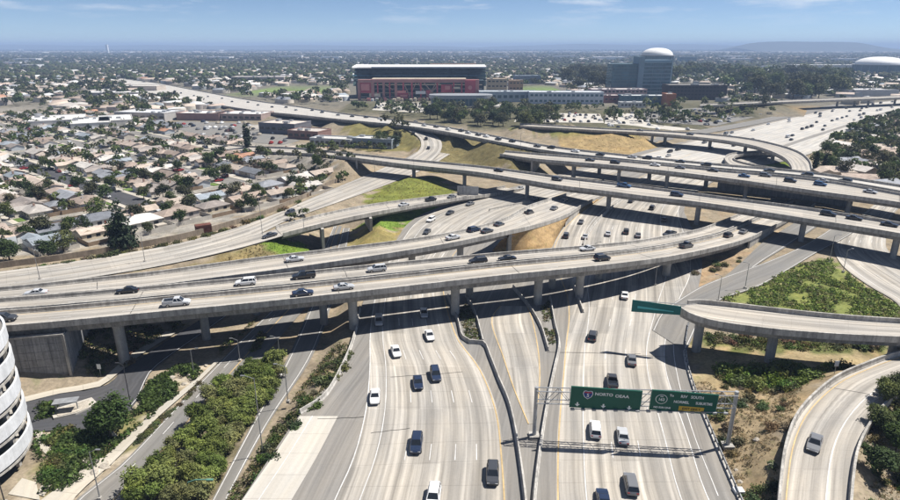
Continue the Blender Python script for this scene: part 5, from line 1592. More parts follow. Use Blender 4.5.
def plant(kd, p, h, colr, label, group, wide):
    d = Vector(p).length
    if kd == 'conifer':
        nm, (cr, tr) = 'conifer_tree', CONIFER
    elif kd == 'cypress':
        nm, (cr, tr) = 'cypress_tree', CYPRESS
    elif kd == 'palm':
        nm, (cr, tr) = 'palm_tree', PALM
    elif kd == 'near' or d < 170:
        nm, (cr, tr) = 'broadleaf_tree', NEAR[rng.randrange(4)]
    else:
        nm, (cr, tr) = 'broadleaf_tree', MIDT[rng.randrange(5)]
    T = thing(nm, label, 'tree', p, rng.uniform(0, 6.28), group)
    k = h / (7.6 if kd == 'palm' else 6.0)
    T.scale = (k * wide, k * wide, k)
    link('trunk', tr, T); link('crown', cr, T, color=colr)
for (s_, p, h, kd, colr, label, group, wide) in TREES[:300]:
    plant(kd, p, h, colr, label, group, wide)
# the rest of the town trees, too small to tell apart
def cloud_stuff(name, pts, label, per=34):
    """pts rows: x y z h r g b wide"""
    a = np.array(pts)
    n = len(a)
    g = np.random.default_rng(5)
    d = g.normal(size=(n, per, 3)); d /= np.linalg.norm(d, axis=2)[..., None]
    d[..., 2] = np.where(d[..., 2] < -0.3, -d[..., 2], d[..., 2])
    h = a[:, 3][:, None]; rad = 0.44 * h * a[:, 7][:, None]
    sh = g.uniform(0.6, 1.08, (n, per))
    c = np.stack([a[:, 0][:, None] + d[..., 0] * rad * sh, a[:, 1][:, None] + d[..., 1] * rad * sh, a[:, 2][:, None] + h * 0.56 + d[..., 2] * h * 0.42 * sh], -1)
    nn = d + g.normal(size=d.shape) * 0.6; nn /= np.linalg.norm(nn, axis=2)[..., None]
    t1 = np.cross(nn, g.normal(size=nn.shape)); t1 /= np.linalg.norm(t1, axis=2)[..., None]; t2 = np.cross(nn, t1)
    s = (rad * g.uniform(0.22, 0.42, (n, per)))[..., None]
    v = np.stack([c - t1 * s, c - t2 * s * .8, c + t1 * s, c + t2 * s * .8], 2).reshape(-1, 3)
    tint = np.repeat(np.repeat(a[:, 4:7], per, 0) * g.uniform(0.7, 1.35, (n * per, 1)), 4, 0)
    q = np.arange(len(v)).reshape(-1, 4)
    return tag(link(name, array_mesh(name, v, q, 'leaf_tint', tint)), label, None, None, 'stuff')
rest = [(p.x, p.y, p.z, h, *c, wd) for (_, p, h, kd, c, _, _, wd) in TREES[300:]]

# ------------------------------------------------------------------ the suburb out to the horizon
BAN = [gpoly(q) for q in ([(340, 117), (350, 84), (492, 84), (600, 97), (600, 108), (470, 112), (400, 119)], [(110, 78), (165, 84), (260, 100), (350, 112), (440, 124), (440, 136), (340, 124), (250, 113), (140, 95)],
        [(560, 150), (640, 148), (700, 136), (787, 117), (840, 106), (960, 92), (1040, 92), (900, 115), (820, 142), (760, 168), (600, 175)], [(516, 86), (564, 86), (564, 97), (520, 97)], [(250, 87), (332, 85), (334, 93), (256, 96)],
        [(598, 108), (600, 86), (612, 84), (676, 84), (726, 86), (726, 100), (680, 110)], [(164, 140), (172, 112), (260, 112), (350, 126), (420, 126), (440, 150), (350, 165), (300, 152)], [(640, 126), (640, 108), (790, 104), (790, 116), (700, 134)], [(510, 124), (512, 111), (602, 111), (606, 124)],
        [(700, 108), (700, 103), (900, 95), (900, 101)])]
def free(X, Y, only=None):
    ok = np.ones(X.shape, bool)
    for pl in BAN:
        ok &= ~inside(pl, X, Y)
    ok &= ~inside(TOWN, X, Y)
    for kx in range(len(X)):
        pass
    return ok
def field(n, y0, y1, seed):
    g = np.random.default_rng(seed)
    Y = np.sqrt(g.uniform(y0 ** 2, y1 ** 2, n))
    X = g.uniform(-1.05, 0.95, n) * (Y + 60)
    return X, Y, g
# where the interchange ends: only ground above this outline belongs to the suburb
SUB = gpoly([(-330, 118), (-42, 101), (60, 112), (140, 119), (200, 112), (330, 104), (420, 112), (500, 106), (610, 108), (640, 104), (760, 106), (838, 104), (905, 112), (980, 118), (1250, 60), (450, 48.2), (-420, 60)])
X, Y, g = field(11500, 480, 1900, 3)
ok = free(X, Y) & inside(SUB, X, Y)
X, Y = X[ok], Y[ok]
pal = np.array(GREENS + OLIVE)
for x, y in zip(X, Y):
    c = pal[g.integers(len(pal))] * g.uniform(.7, 1.2)
    if y < 1050:
        rest.append((x, y, -0.2, g.uniform(5, 11), *c, g.uniform(.8, 1.3)))
SIDE = gpoly([(-10, 268), (-10, 103), (-42, 101), (-330, 118), (-330, 330), (-60, 277)])
Xs, Ys = nr.uniform(-420, -60, 2600), nr.uniform(120, 520, 2600)
ks = inside(SIDE, Xs, Ys)
for x, y in zip(Xs[ks][:420], Ys[ks][:420]):
    rest.append((x, y, -0.2, g.uniform(4, 8), *(pal[g.integers(len(pal))] * g.uniform(.8, 1.2)), g.uniform(.8, 1.2)))
cloud_stuff('suburb_trees', rest, 'dark green trees spread between the houses of the middle distance')
ICO = None
def blobs(name, X, Y, hs, ws, g, label):
    p = (1 + 5 ** .5) / 2
    iv = np.array([(-1, p, 0), (1, p, 0), (-1, -p, 0), (1, -p, 0), (0, -1, p), (0, 1, p), (0, -1, -p), (0, 1, -p), (p, 0, -1), (p, 0, 1), (-p, 0, -1), (-p, 0, 1)], float); iv /= np.linalg.norm(iv[0])
    fi = np.array([(0, 11, 5), (0, 5, 1), (0, 1, 7), (0, 7, 10), (0, 10, 11), (1, 5, 9), (5, 11, 4), (11, 10, 2), (10, 7, 6), (7, 1, 8), (3, 9, 4), (3, 4, 2), (3, 2, 6), (3, 6, 8), (3, 8, 9), (4, 9, 5), (2, 4, 11), (6, 2, 10), (8, 6, 7), (9, 8, 1)])
    n = len(X)
    v = iv[None] * g.uniform(0.65, 1.25, (n, 12, 1))
    v = v * np.stack([ws, ws, hs * 0.5], 1)[:, None, :] + np.stack([X, Y, hs * 0.45], 1)[:, None, :]
    f = (fi[None] + (np.arange(n) * 12)[:, None, None]).reshape(-1, 3)
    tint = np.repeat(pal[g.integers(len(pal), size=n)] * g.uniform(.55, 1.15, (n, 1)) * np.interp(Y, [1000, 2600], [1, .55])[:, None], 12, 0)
    tag(link(name, array_mesh(name, v.reshape(-1, 3), f, 'leaf_tint', tint)), label, None, None, 'stuff')
k = Y >= 1050
X1, Y1 = X[k], Y[k]
X, Y, g = field(18000, 1900, 5200, 4); X1 = np.concatenate([X1, X]); Y1 = np.concatenate([Y1, Y])
X, Y, g = field(10500, 5200, 16000, 5); X1 = np.concatenate([X1, X]); Y1 = np.concatenate([Y1, Y])
big = np.interp(Y1, [1000, 1900, 5000, 16000], [1.0, 1.4, 2.2, 5.0])
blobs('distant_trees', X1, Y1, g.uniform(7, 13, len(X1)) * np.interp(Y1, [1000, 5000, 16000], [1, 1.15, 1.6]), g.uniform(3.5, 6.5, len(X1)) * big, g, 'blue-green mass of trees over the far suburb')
# far houses
def far_houses(name, X, Y, g, label, big):
    n = len(X)
    w = g.uniform(5.5, 9, n) * big; d = g.uniform(4.5, 7, n) * big; h = g.uniform(3, 5, n) * np.sqrt(big); rh = g.uniform(0.3, 2.4, n)
    a = g.choice([0.88, 0.88 + 1.571, 0.2, 1.8], n) + g.normal(0, .08, n)
    ca, sa = np.cos(a), np.sin(a)
    loc = np.array([(-1, -1, 0), (1, -1, 0), (1, 1, 0), (-1, 1, 0), (-1, -1, 1), (1, -1, 1), (1, 1, 1), (-1, 1, 1), (-1, 0, 2), (1, 0, 2)], float)
    x = loc[None, :, 0] * w[:, None]; y = loc[None, :, 1] * d[:, None]
    z = np.where(loc[None, :, 2] == 2, (h + rh)[:, None], loc[None, :, 2] * h[:, None]) - np.where(loc[None, :, 2] == 0, 1.0, 0)
    wv = np.stack([X[:, None] + x * ca[:, None] - y * sa[:, None], Y[:, None] + x * sa[:, None] + y * ca[:, None], z], -1)
    # walls and roof do not share points, so that each has its colour
    iw = [0, 1, 2, 3, 4, 5, 6, 7]; ir = [4, 5, 6, 7, 8, 9]
    v = np.concatenate([wv[:, iw], wv[:, ir]], 1)
    fq = np.array([(0, 1, 5, 4), (1, 2, 6, 5), (2, 3, 7, 6), (3, 0, 4, 7), (8, 9, 13, 12), (10, 11, 12, 13), (9, 10, 13, 13), (11, 8, 12, 12)])
    f = (fq[None] + (np.arange(n) * 14)[:, None, None]).reshape(-1, 4)
    rc = np.array([c for c, _ in ROOFC])[g.choice(len(ROOFC), n, p=np.array(ROOFW) / sum(ROOFW))] * g.uniform(.85, 1.5, (n, 1))
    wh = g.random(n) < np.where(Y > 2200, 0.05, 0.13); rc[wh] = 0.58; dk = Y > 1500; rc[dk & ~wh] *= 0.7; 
    wc = np.array(WALLC)[g.integers(len(WALLC), size=n)]
    tint = np.concatenate([np.repeat(wc[:, None], 8, 1), np.repeat(rc[:, None], 6, 1)], 1).reshape(-1, 3)
    # triangles for all
    tri = np.concatenate([f[:, [0, 1, 2]], f[:, [0, 2, 3]]]); tri = tri[(tri[:, 1] != tri[:, 2])]
    tag(link(name, array_mesh(name, v.reshape(-1, 3), tri, 'city_any', tint)), label, None, None, 'stuff')
X, Y, g = field(6300, 470, 1900, 21)
ok = free(X, Y) & inside(SUB, X, Y); X, Y = X[ok], Y[ok]
X2, Y2, g = field(8400, 1900, 6500, 22)
Xs, Ys = np.meshgrid(np.arange(-420, -60, 19.0), np.arange(120, 520, 15.0)); Xs = Xs.ravel() + g.normal(0, 1.2, Xs.size); Ys = Ys.ravel() + g.normal(0, 1.2, Xs.size)
ks = inside(SIDE, Xs, Ys)
X, Y = np.concatenate([X, X2, Xs[ks]]), np.concatenate([Y, Y2, Ys[ks]])
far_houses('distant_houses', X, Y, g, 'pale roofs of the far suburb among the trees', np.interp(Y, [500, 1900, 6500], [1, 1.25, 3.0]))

# ------------------------------------------------------------------ shrubs and ground cover
def shrubs(poly, n, sz, label, group, cols, z=0.0):
    gp = gpoly(poly, z); xs, ys = [q[0] for q in gp], [q[1] for q in gp]
    pts = []
    for _ in range(n * 50):
        if len(pts) >= n:
            break
        p = (rng.uniform(min(xs), max(xs)), rng.uniform(min(ys), max(ys)))
        if inside(gp, np.array([p[0]]), np.array([p[1]]))[0] and all((p[0] - a) ** 2 + (p[1] - b_) ** 2 > sz[0] ** 2 for a, b_ in pts):
            pts.append(p)
    pts.sort(key=lambda q: q[0] ** 2 + q[1] ** 2)
    for i, (x, y) in enumerate(pts):
        s = rng.uniform(*sz)
        o = link('shrub', SHRUB[rng.randrange(4)], None, (x, y, ground_z(x, y) - 0.05), rng.uniform(0, 6.28), (s, s, s * rng.uniform(.7, 1.1)), tuple(c * rng.uniform(.8, 1.25) for c in rng.choice(cols)))
        tag(o, f'{label}, {ordinal(i)} from the viewer', 'shrub', group)
DRYC = [(0.14, 0.135, 0.065), (0.11, 0.12, 0.055), (0.18, 0.15, 0.085), (0.08, 0.10, 0.04)]
shrubs([(700, 402), (730, 384), (800, 396), (792, 430), (780, 480), (774, 520), (752, 520), (735, 470)], 34, (0.6, 1.5), 'small dark shrub on the dry slope by the gantry', 'shrubs on the dry slope', DRYC)
shrubs([(712, 366), (770, 366), (846, 372), (812, 388), (790, 400), (730, 384)], 40, (1.0, 2.4), 'leafy green shrub in the strip left of the loop ramp', 'green strip shrubs', [(0.13, 0.19, 0.035), (0.11, 0.165, 0.035), (0.15, 0.19, 0.055)])
shrubs([(700, 332), (730, 336), (880, 348), (880, 352), (700, 344)], 26, (0.8, 1.8), 'low shrub in the lit strip under the short elevated ramp', 'shrubs under the ramp', DRYC + [(0.08, 0.115, 0.03)])
shrubs([(858, 440), (880, 418), (905, 400), (905, 520), (862, 520)], 22, (0.7, 1.5), 'shrub on the dry ground inside the loop ramp', 'shrubs inside the loop ramp', DRYC + GREENS)
shrubs([(306, 416), (330, 396), (346, 364), (352, 348), (338, 352), (318, 372), (298, 404), (262, 450), (222, 510), (238, 506)], 40, (0.7, 1.6), 'shrub on the brown slope beside the freeway', 'shrubs on the brown slope', DRYC + GREENS)
shrubs([(130, 365), (148, 340), (180, 324), (160, 326), (120, 345), (72, 352), (74, 372), (100, 374)], 26, (0.7, 1.5), 'olive shrub on the bank behind the access road', 'shrubs on the bank under the bridge', DRYC, LOW)
shrubs([(700, 276), (664, 284), (690, 270), (738, 254), (742, 262)], 12, (0.7, 1.4), 'shrub on the sandy strip below the bridge end', 'shrubs below the bridge end', DRYC)
shrubs([(-5, 269), (60, 260.5), (120, 251), (180, 240), (240, 223.5), (280, 209), (300, 199.5), (298, 202.5), (280, 213), (240, 227.5), (180, 244), (120, 255), (60, 264.5), (-5, 273)], 46, (0.7, 1.9), 'shrub along the freeway wall by the bungalows', 'shrubs along the freeway wall', DRYC + GREENS, 1.4)
shrubs([(40, 484), (52, 462), (46, 440), (62, 432), (92, 434), (110, 426), (124, 420), (104, 446), (76, 468), (58, 486)], 60, (0.7, 1.5), 'clipped shrub in the garden beds beside the garage', 'garden bed shrubs', [(0.075, 0.12, 0.03), (0.06, 0.095, 0.025), (0.10, 0.13, 0.045)], LOW)
shrubs([(132, 441), (164, 414.5), (202, 381), (205, 381.5), (168, 416), (138, 443)], 26, (0.5, 0.9), 'low shrub in the planting strip between sidewalk and frontage road', 'planting strip shrubs', [(0.11, 0.11, 0.05), (0.09, 0.10, 0.04)], LOW)
def cover(name, polys, label, n, hs, cols, seed, jit=1.0):
    """low plants too many to count: one mesh of leaf tufts"""
    g = np.random.default_rng(seed)
    pts = []
    for poly, z in polys:
        gp = gpoly(poly, z); xs, ys = [q[0] for q in gp], [q[1] for q in gp]
        X = g.uniform(min(xs), max(xs), n); Y = g.uniform(min(ys), max(ys), n)
        k = inside(gp, X, Y)
        X, Y = X[k], Y[k]
        # leave bare patches
        m_ = np.sin(X * 0.55 + np.sin(Y * .33) * 2) + np.sin(Y * 0.47 + np.sin(X * .41) * 2.3) + g.normal(0, .35, len(X))
        k = m_ > -0.75
        for x, y in zip(X[k], Y[k]):
            c = cols[g.integers(len(cols))]
            pts.append((x, y, ground_z(x, y) - 0.1, g.uniform(*hs), *(np.array(c) * g.uniform(.7, 1.3)), g.uniform(0.9, 1.7)))
    return cloud_stuff(name, pts, label, 14)
TRI = [(722, 300), (758, 288), (800, 266), (830, 260), (856, 284), (905, 312), (905, 324), (760, 312)]
cover('scrub_cover', [(TRI, 0)], 'dense green scrub filling the triangle between the slip roads', 7500, (0.3, 1.2), [(0.18, 0.25, 0.05), (0.14, 0.21, 0.045), (0.21, 0.26, 0.075), (0.22, 0.22, 0.10), (0.11, 0.16, 0.045)], 31)
cover('strip_cover', [([(704, 336), (900, 346), (900, 353), (710, 350)], 0), ([(716, 370), (846, 374), (812, 388), (760, 396), (712, 378)], 0)], 'ragged green ground cover below the short elevated ramp', 900, (0.3, 0.9), [(0.08, 0.12, 0.025), (0.10, 0.12, 0.04), (0.14, 0.125, 0.06)], 32)
cover('dry_cover', [([(692, 380), (730, 384), (800, 398), (790, 440), (776, 520), (752, 520), (715, 430)], 0), ([(856, 446), (905, 400), (905, 520), (860, 520)], 0)], 'dry brown tufts over the slope by the gantry', 4200, (0.12, 0.45), [(0.24, 0.18, 0.10), (0.28, 0.21, 0.12), (0.17, 0.145, 0.075), (0.13, 0.13, 0.06)], 33)
cover('slope_cover', [([(300, 418), (330, 396), (350, 350), (338, 346), (312, 370), (262, 440), (214, 510), (240, 506)], -1), ([(150, 345), (190, 322), (140, 328), (76, 350), (74, 370), (110, 368)], LOW)], 'ragged weeds on the slopes beside the lower left roads', 2400, (0.2, 0.9), DRYC + [(0.08, 0.11, 0.03)], 34)
cover('garden_cover', [([(40, 492), (66, 470), (60, 446), (96, 434), (150, 402), (196, 368), (204, 372), (150, 418), (104, 458), (70, 490)], LOW), ([(34, 446), (40, 404), (54, 404), (60, 430), (96, 432), (100, 440), (60, 470), (44, 474)], LOW), ([(140, 398), (150, 384), (180, 366), (196, 366), (150, 410)], LOW)], 'clipped green garden beds between the garage and the frontage road', 2600, (0.5, 1.2), [(0.05, 0.085, 0.02), (0.065, 0.10, 0.025), (0.045, 0.07, 0.022)], 35)
cover('grass_cover', [([(258, 247), (270, 238), (298, 230), (322, 236), (326, 249), (300, 255), (276, 256)], 4), ([(360, 216), (400, 206), (446, 200), (448, 204), (410, 219), (380, 228)], 2)], 'bright green grass on the banks beside the ramps', 2600, (0.1, 0.35), [(0.10, 0.16, 0.03), (0.12, 0.17, 0.04), (0.085, 0.13, 0.03)], 36)
cover('mound_cover', [([(494, 252), (500, 238), (530, 222), (562, 214), (560, 232), (548, 252)], 3), ([(150, 272), (200, 260), (262, 244), (274, 254), (220, 264)], 4), ([(400, 168), (430, 134), (536, 152), (536, 176), (480, 170)], 2), ([(352, 212), (380, 190), (440, 182), (456, 192), (420, 198)], 1), ([(560, 146), (610, 134), (650, 134), (640, 150), (600, 153)], 2)],
      'dry yellow grass on the mounds and banks', 1700, (0.15, 0.5), [(0.26, 0.19, 0.09), (0.20, 0.16, 0.07), (0.16, 0.14, 0.06)], 37)
cover('island_cover', [([(459, 312), (466, 305), (474, 316), (481, 340), (466, 339)], 0), ([(540, 306), (549, 302), (556, 340), (551, 348), (545, 330)], 0), ([(250, 352), (262, 330), (270, 326), (258, 352)], LOW), ([(205, 356), (240, 332), (262, 312), (248, 330), (222, 352)], LOW)], 'weedy planting on the narrow islands below the near bridge', 500, (0.3, 0.9), DRYC + [(0.08, 0.12, 0.03)], 38)
# boulders by the frontage road
rk = MB()
RV = []
for k in range(3):
    g = np.random.default_rng(70 + k)
    mb = MB()
    p = (1 + 5 ** .5) / 2
    iv = np.array([(-1, p, 0), (1, p, 0), (-1, -p, 0), (1, -p, 0), (0, -1, p), (0, 1, p), (0, -1, -p), (0, 1, -p), (p, 0, -1), (p, 0, 1), (-p, 0, -1), (-p, 0, 1)]) / 1.9 * g.uniform(.7, 1.2, (12, 1)) * (1, .8, .6)
    mb.add(iv.tolist(), [(0, 11, 5), (0, 5, 1), (0, 1, 7), (0, 7, 10), (0, 10, 11), (1, 5, 9), (5, 11, 4), (11, 10, 2), (10, 7, 6), (7, 1, 8), (3, 9, 4), (3, 4, 2), (3, 2, 6), (3, 6, 8), (3, 8, 9), (4, 9, 5), (2, 4, 11), (6, 2, 10), (8, 6, 7), (9, 8, 1)])
    RV.append(mb.mesh('boulder', 'rock'))
def rocks(lst, label, group, sz=(0.5, 1.1)):
    for i, (x, y) in enumerate(sorted(lst, key=lambda q: -q[1])):
        p = PG(x, y); s = rng.uniform(*sz)
        tag(link('boulder', RV[i % 3], None, p, rng.uniform(0, 6), s), f'{label}, {ordinal(i)} from the viewer', 'boulder', group)
rocks([(76, 470), (84, 472), (92, 466), (88, 478), (100, 462), (80, 482), (96, 474), (72, 478), (104, 468), (110, 462), (70, 468), (86, 462)], 'pale boulder in the rock garden beside the frontage road', 'rock garden boulders', (0.6, 1.3))
rocks([(152, 380), (160, 376), (172, 378), (184, 384), (190, 376), (176, 370), (164, 386), (198, 370), (206, 366)], 'pale stone on the planted strip beside the frontage road', 'stones on the planted strip', (0.5, 1.1))
rocks([(740, 482), (736, 470), (773, 466), (757, 440), (745, 405), (790, 378), (728, 373), (696, 350)], 'pale stone on the dry slope by the gantry', 'stones on the dry slope', (0.35, 0.8))
# ------------------------------------------------------------------ vehicles (built facing +x)
def body_sec(x, zl, zb, hw):
    return [(x, -hw * .86, zl), (x, -hw, zl + .14), (x, -hw, zb - .2), (x, -hw * .92, zb), (x, hw * .92, zb), (x, hw, zb - .2), (x, hw, zl + .14), (x, hw * .86, zl)]
def car_shape(kind):
    """returns body (paint), glass, wheel spots, lamp spots"""
    L, Wd, belt, roof = {'sedan': (4.75, .93, .98, 1.46), 'suv': (4.8, .97, 1.1, 1.74), 'pickup': (5.6, 1.0, 1.12, 1.84), 'hatch': (4.2, .90, .98, 1.5), 'van': (5.2, 1.0, 1.2, 2.05)}[kind]
    h = L / 2
    st = [(-h, .46, belt * .72, Wd * .78), (-h + .1, .34, belt * .92, Wd * .92), (-h + .7, .24, belt, Wd), (-.4, .22, belt, Wd), (h * .28, .22, belt * .99, Wd), (h * .62, .24, belt * .93, Wd * .98), (h - .3, .3, belt * .82, Wd * .92), (h, .44, belt * .64, Wd * .76)]
    if kind == 'van':
        st = [(-h, .4, belt, Wd * .95), (-h + .1, .26, belt, Wd), (-.4, .22, belt, Wd), (h * .5, .24, belt, Wd), (h * .8, .3, belt * .85, Wd * .95), (h, .44, belt * .6, Wd * .8)]
    cab = {'sedan': (-h + .95, h * .40, -h + 1.55, h * .08), 'suv': (-h + .12, h * .46, -h + .42, h * .18), 'pickup': (-.55, h * .50, -.40, h * .26), 'hatch': (-h + .2, h * .45, -h + .75, h * .12), 'van': (-h + .06, h * .74, -h + .12, h * .48)}[kind]
    paint, glass = MB(), MB()
    paint.loft([body_sec(*s) for s in st])
    xr0, xf0, xr1, xf1 = cab
    hb, ht = Wd * .88, Wd * .70
    if kind == 'van':
        ht = Wd * .84
    zb = belt - .04
    q = [(xr0, -hb, zb), (xf0, -hb, zb), (xf0, hb, zb), (xr0, hb, zb), (xr1, -ht, roof - .05), (xf1, -ht, roof - .05), (xf1, ht, roof - .05), (xr1, ht, roof - .05)]
    glass.add(q, [(4, 5, 6, 7), (0, 1, 5, 4), (1, 2, 6, 5), (2, 3, 7, 6), (3, 0, 4, 7)])
    # roof panel and pillars in body colour
    e = .03
    paint.loft([[(xr1 - e, -ht - e, roof - .07), (xf1 + e, -ht - e, roof - .07), (xf1 + e, ht + e, roof - .07), (xr1 - e, ht + e, roof - .07)], [(xr1 + .05, -ht + .06, roof), (xf1 - .05, -ht + .06, roof), (xf1 - .05, ht - .06, roof), (xr1 + .05, ht - .06, roof)]])
    for sy in (-1, 1):
        for (xa, xb) in ((xr0, xr1), (xf0, xf1), ((xr0 + xf0) / 2 - .05, (xr1 + xf1) / 2 - .05)) + ((((xr0 * .8 + xf0 * .2)), (xr1 * .85 + xf1 * .15)),) * (kind in ('suv', 'van')):
            paint.tube((xa, sy * (hb + .005), zb), (xb, sy * (ht + .005), roof - .06), .055 if kind != 'van' else .1, .05, 5)
    if kind == 'pickup':
        # open bed: walls above a dark floor
        for sy in (-1, 1):
            paint.box(((-h - .5) / 2 + .05, sy * Wd * .93, belt + .1), (h - .75, .12, .35))
        paint.box((-h + .12, 0, belt + .1), (.12, Wd * 1.8, .35))
        glass.box(((-h - .5) / 2 + .05, 0, belt + .012), (h - .9, Wd * 1.72, .03))
    if kind == 'van':
        paint.box(((xr0 + 0) / 2 - .3, 0, (belt + roof) / 2 - .02), (h - .2, hb * 1.9, roof - belt - .1))
    wx = (-h * .60, h * .62)
    wr = .36 if kind in ('suv', 'pickup', 'van') else .33
    return paint, glass, [(x, s * (Wd - .1), wr) for x in wx for s in (-1, 1)], h, Wd, belt
CAR = {}
for kd in ('sedan', 'suv', 'pickup', 'hatch', 'van'):
    p, gl, wh, h, Wd, belt = car_shape(kd)
    ty = MB().tube((0, -.11, 0), (0, .11, 0), wh[0][2], wh[0][2], 14).mesh('wheel', 'tyre')
    ri = MB().tube((0, -.12, 0), (0, .12, 0), wh[0][2] * .6, wh[0][2] * .6, 10).mesh('rim', 'rim')
    lf = MB().box((0, 0, 0), (.12, .36, .14)).mesh('headlight', 'lamp_white')
    lr = MB().box((0, 0, 0), (.10, .34, .16)).mesh('tail_light', 'lamp_red')
    # one joined low-detail mesh for cars too far to show parts
    far = MB()
    far.add(p.v, p.f, 0); far.add(gl.v, gl.f, 1)
    for (x, y, r) in wh:
        far.tube((x, y - .11, r), (x, y + .11, r), r, r, 8, 2)
    CAR[kd] = dict(body=p.mesh('body', 'car_paint'), glass=gl.mesh('windows', 'glass_dark'), wh=wh, tyre=ty, rim=ri, lf=lf, lr=lr, h=h, W=Wd, belt=belt, far=far.mesh('car', ['car_paint', 'glass_dark', 'tyre']))
PAINT = {'white': (.80, .80, .79), 'silver': (.48, .49, .50), 'grey': (.16, .165, .175), 'black': (.016, .017, .02), 'dark blue': (.018, .03, .065), 'charcoal': (.05, .053, .06), 'blue': (.03, .09, .20), 'red': (.28, .02, .02), 'beige': (.45, .40, .32)}
CARN = 0
def car(pos, tan, kind, colr, label, group, parts=True, sc=1.0):
    global CARN
    sc *= 0.88
    CARN += 1
    rz = math.atan2(tan[1], tan[0])
    c = CAR[kind]
    jt = rng.uniform(.88, 1.1)
    pt = tuple(q * jt for q in PAINT[colr])
    nm = {'sedan': 'sedan_car', 'suv': 'suv_car', 'pickup': 'pickup_truck', 'hatch': 'hatchback_car', 'van': 'delivery_van'}[kind]
    if not parts:
        o = link(nm, c['far'], None, pos, rz, sc, pt)
        return tag(o, label, 'car', group)
    T = thing(nm, label, 'car', pos, rz, group)
    T.scale = (sc,) * 3
    if abs(tan[2]) > 0.005:
        T.rotation_euler = (0, -math.asin(tan[2]), rz)
    b = link('body', c['body'], T, color=pt)
    link('windows', c['glass'], T)
    for (x, y, r) in c['wh']:
        w = link('wheel', c['tyre'], T, (x, y, r)); link('rim', c['rim'], w)
    for s in (-1, 1):
        link('headlight', c['lf'], T, (c['h'] - .1, s * c['W'] * .62, c['belt'] * .62))
        link('tail_light', c['lr'], T, (-c['h'] + .03, s * c['W'] * .66, c['belt'] * .74))
    return T
def traffic(key, sign, where, group, lst, lift=0.0, zfix=None, parts=True):
    """cars at surveyed places on one road; sign +1 drives along the strip's direction"""
    st = ROADS[key]
    for i, (x, y, kind, colr) in enumerate(sorted(lst, key=lambda q: -q[1])):
        z = float(np.mean(st.C[:, 2]))
        for _ in range(6):
            p = P(x, y, z)
            t, k = st.tangent(p)
            z = float(st.C[k, 2])
        p = P(x, y, z + lift)
        kn = {'suv': 'SUV', 'pickup': 'pickup truck', 'hatch': 'hatchback', 'van': 'van', 'sedan': 'sedan'}[kind]
        car(p, t * sign, kind, colr, f'{colr} {kn} {where}, {ordinal(i)} from the viewer', group, parts and p.length < 190)
traffic('A', -1, 'coming towards the viewer on the lower freeway', 'cars coming towards the viewer', [(375, 399, 'sedan', 'white'), (396, 353.5, 'sedan', 'white'), (429.5, 337.5, 'sedan', 'white'), (418, 385, 'sedan', 'dark blue'), (435.5, 377, 'suv', 'dark blue'), (416.5, 446.5, 'suv', 'dark blue'), (492.5, 477, 'suv', 'charcoal'), (433.5, 500, 'suv', 'white'),
        (379, 323, 'suv', 'silver'), (424, 315, 'sedan', 'silver'), (431, 221, 'suv', 'white'), (450, 214, 'sedan', 'charcoal'), (427, 233, 'sedan', 'charcoal'), (470, 205, 'sedan', 'grey'), (520, 189.5, 'sedan', 'silver'), (535, 200, 'sedan', 'grey')], 0.03)
traffic('B', 1, 'driving away below the gantry side of the freeway', 'cars driving away on the right lanes', [(592.5, 338, 'suv', 'charcoal'), (631.5, 362, 'sedan', 'grey'), (612, 384, 'pickup', 'charcoal'), (595, 432, 'suv', 'white'), (622.5, 438.5, 'sedan', 'silver'), (630.5, 487, 'suv', 'grey'), (603, 503, 'sedan', 'dark blue'), (624.5, 297, 'sedan', 'white'),
        (566, 237, 'suv', 'charcoal'), (581, 223, 'sedan', 'grey'), (626, 233, 'suv', 'charcoal'), (608, 235, 'sedan', 'silver'), (638, 236.5, 'sedan', 'grey'), (631, 202, 'sedan', 'black'), (652, 209, 'suv', 'charcoal'), (585, 238, 'sedan', 'silver'), (664, 221, 'sedan', 'charcoal')], 0.03)
traffic('D1F', -1, 'on the second parallel bridge', 'cars on the second bridge', [(36, 295.2, 'sedan', 'silver'), (128, 292.5, 'sedan', 'black'), (246, 284.5, 'suv', 'white'), (304, 278, 'pickup', 'black'), (377, 271, 'suv', 'silver'), (478, 263, 'suv', 'black'), (507, 260.5, 'sedan', 'black'), (587, 250.5, 'sedan', 'silver'), (669, 236, 'pickup', 'charcoal')], 0.03)
traffic('D1N', 1, 'on the nearest bridge', 'cars on the nearest bridge', [(4, 321, 'suv', 'charcoal'), (177, 305, 'pickup', 'silver'), (303, 295, 'sedan', 'dark blue'), (344, 289, 'sedan', 'silver'), (602, 260, 'suv', 'black'), (686, 247.5, 'pickup', 'charcoal'), (728, 237, 'suv', 'charcoal'), (743, 233, 'sedan', 'grey')], 0.03)
traffic('D2', 1, 'on the curved ramp bridge', 'cars on the curved ramp bridge', [(295, 261, 'sedan', 'silver'), (453, 239, 'sedan', 'silver'), (474, 231.5, 'suv', 'dark blue'), (487, 232.5, 'sedan', 'charcoal'), (499, 226, 'sedan', 'charcoal'), (529, 214.5, 'pickup', 'charcoal'), (554, 209.5, 'sedan', 'grey'), (564, 202, 'suv', 'grey')], 0.03)
traffic('D3', 1, 'on the long overpass', 'cars on the long overpass', [(498.6, 171.5, 'sedan', 'black'), (557, 180.5, 'suv', 'charcoal'), (624, 187, 'pickup', 'blue'), (676.6, 196, 'suv', 'dark blue'), (828, 215.5, 'suv', 'black'), (854, 219.5, 'sedan', 'black'), (889, 226, 'sedan', 'black')], 0.03)
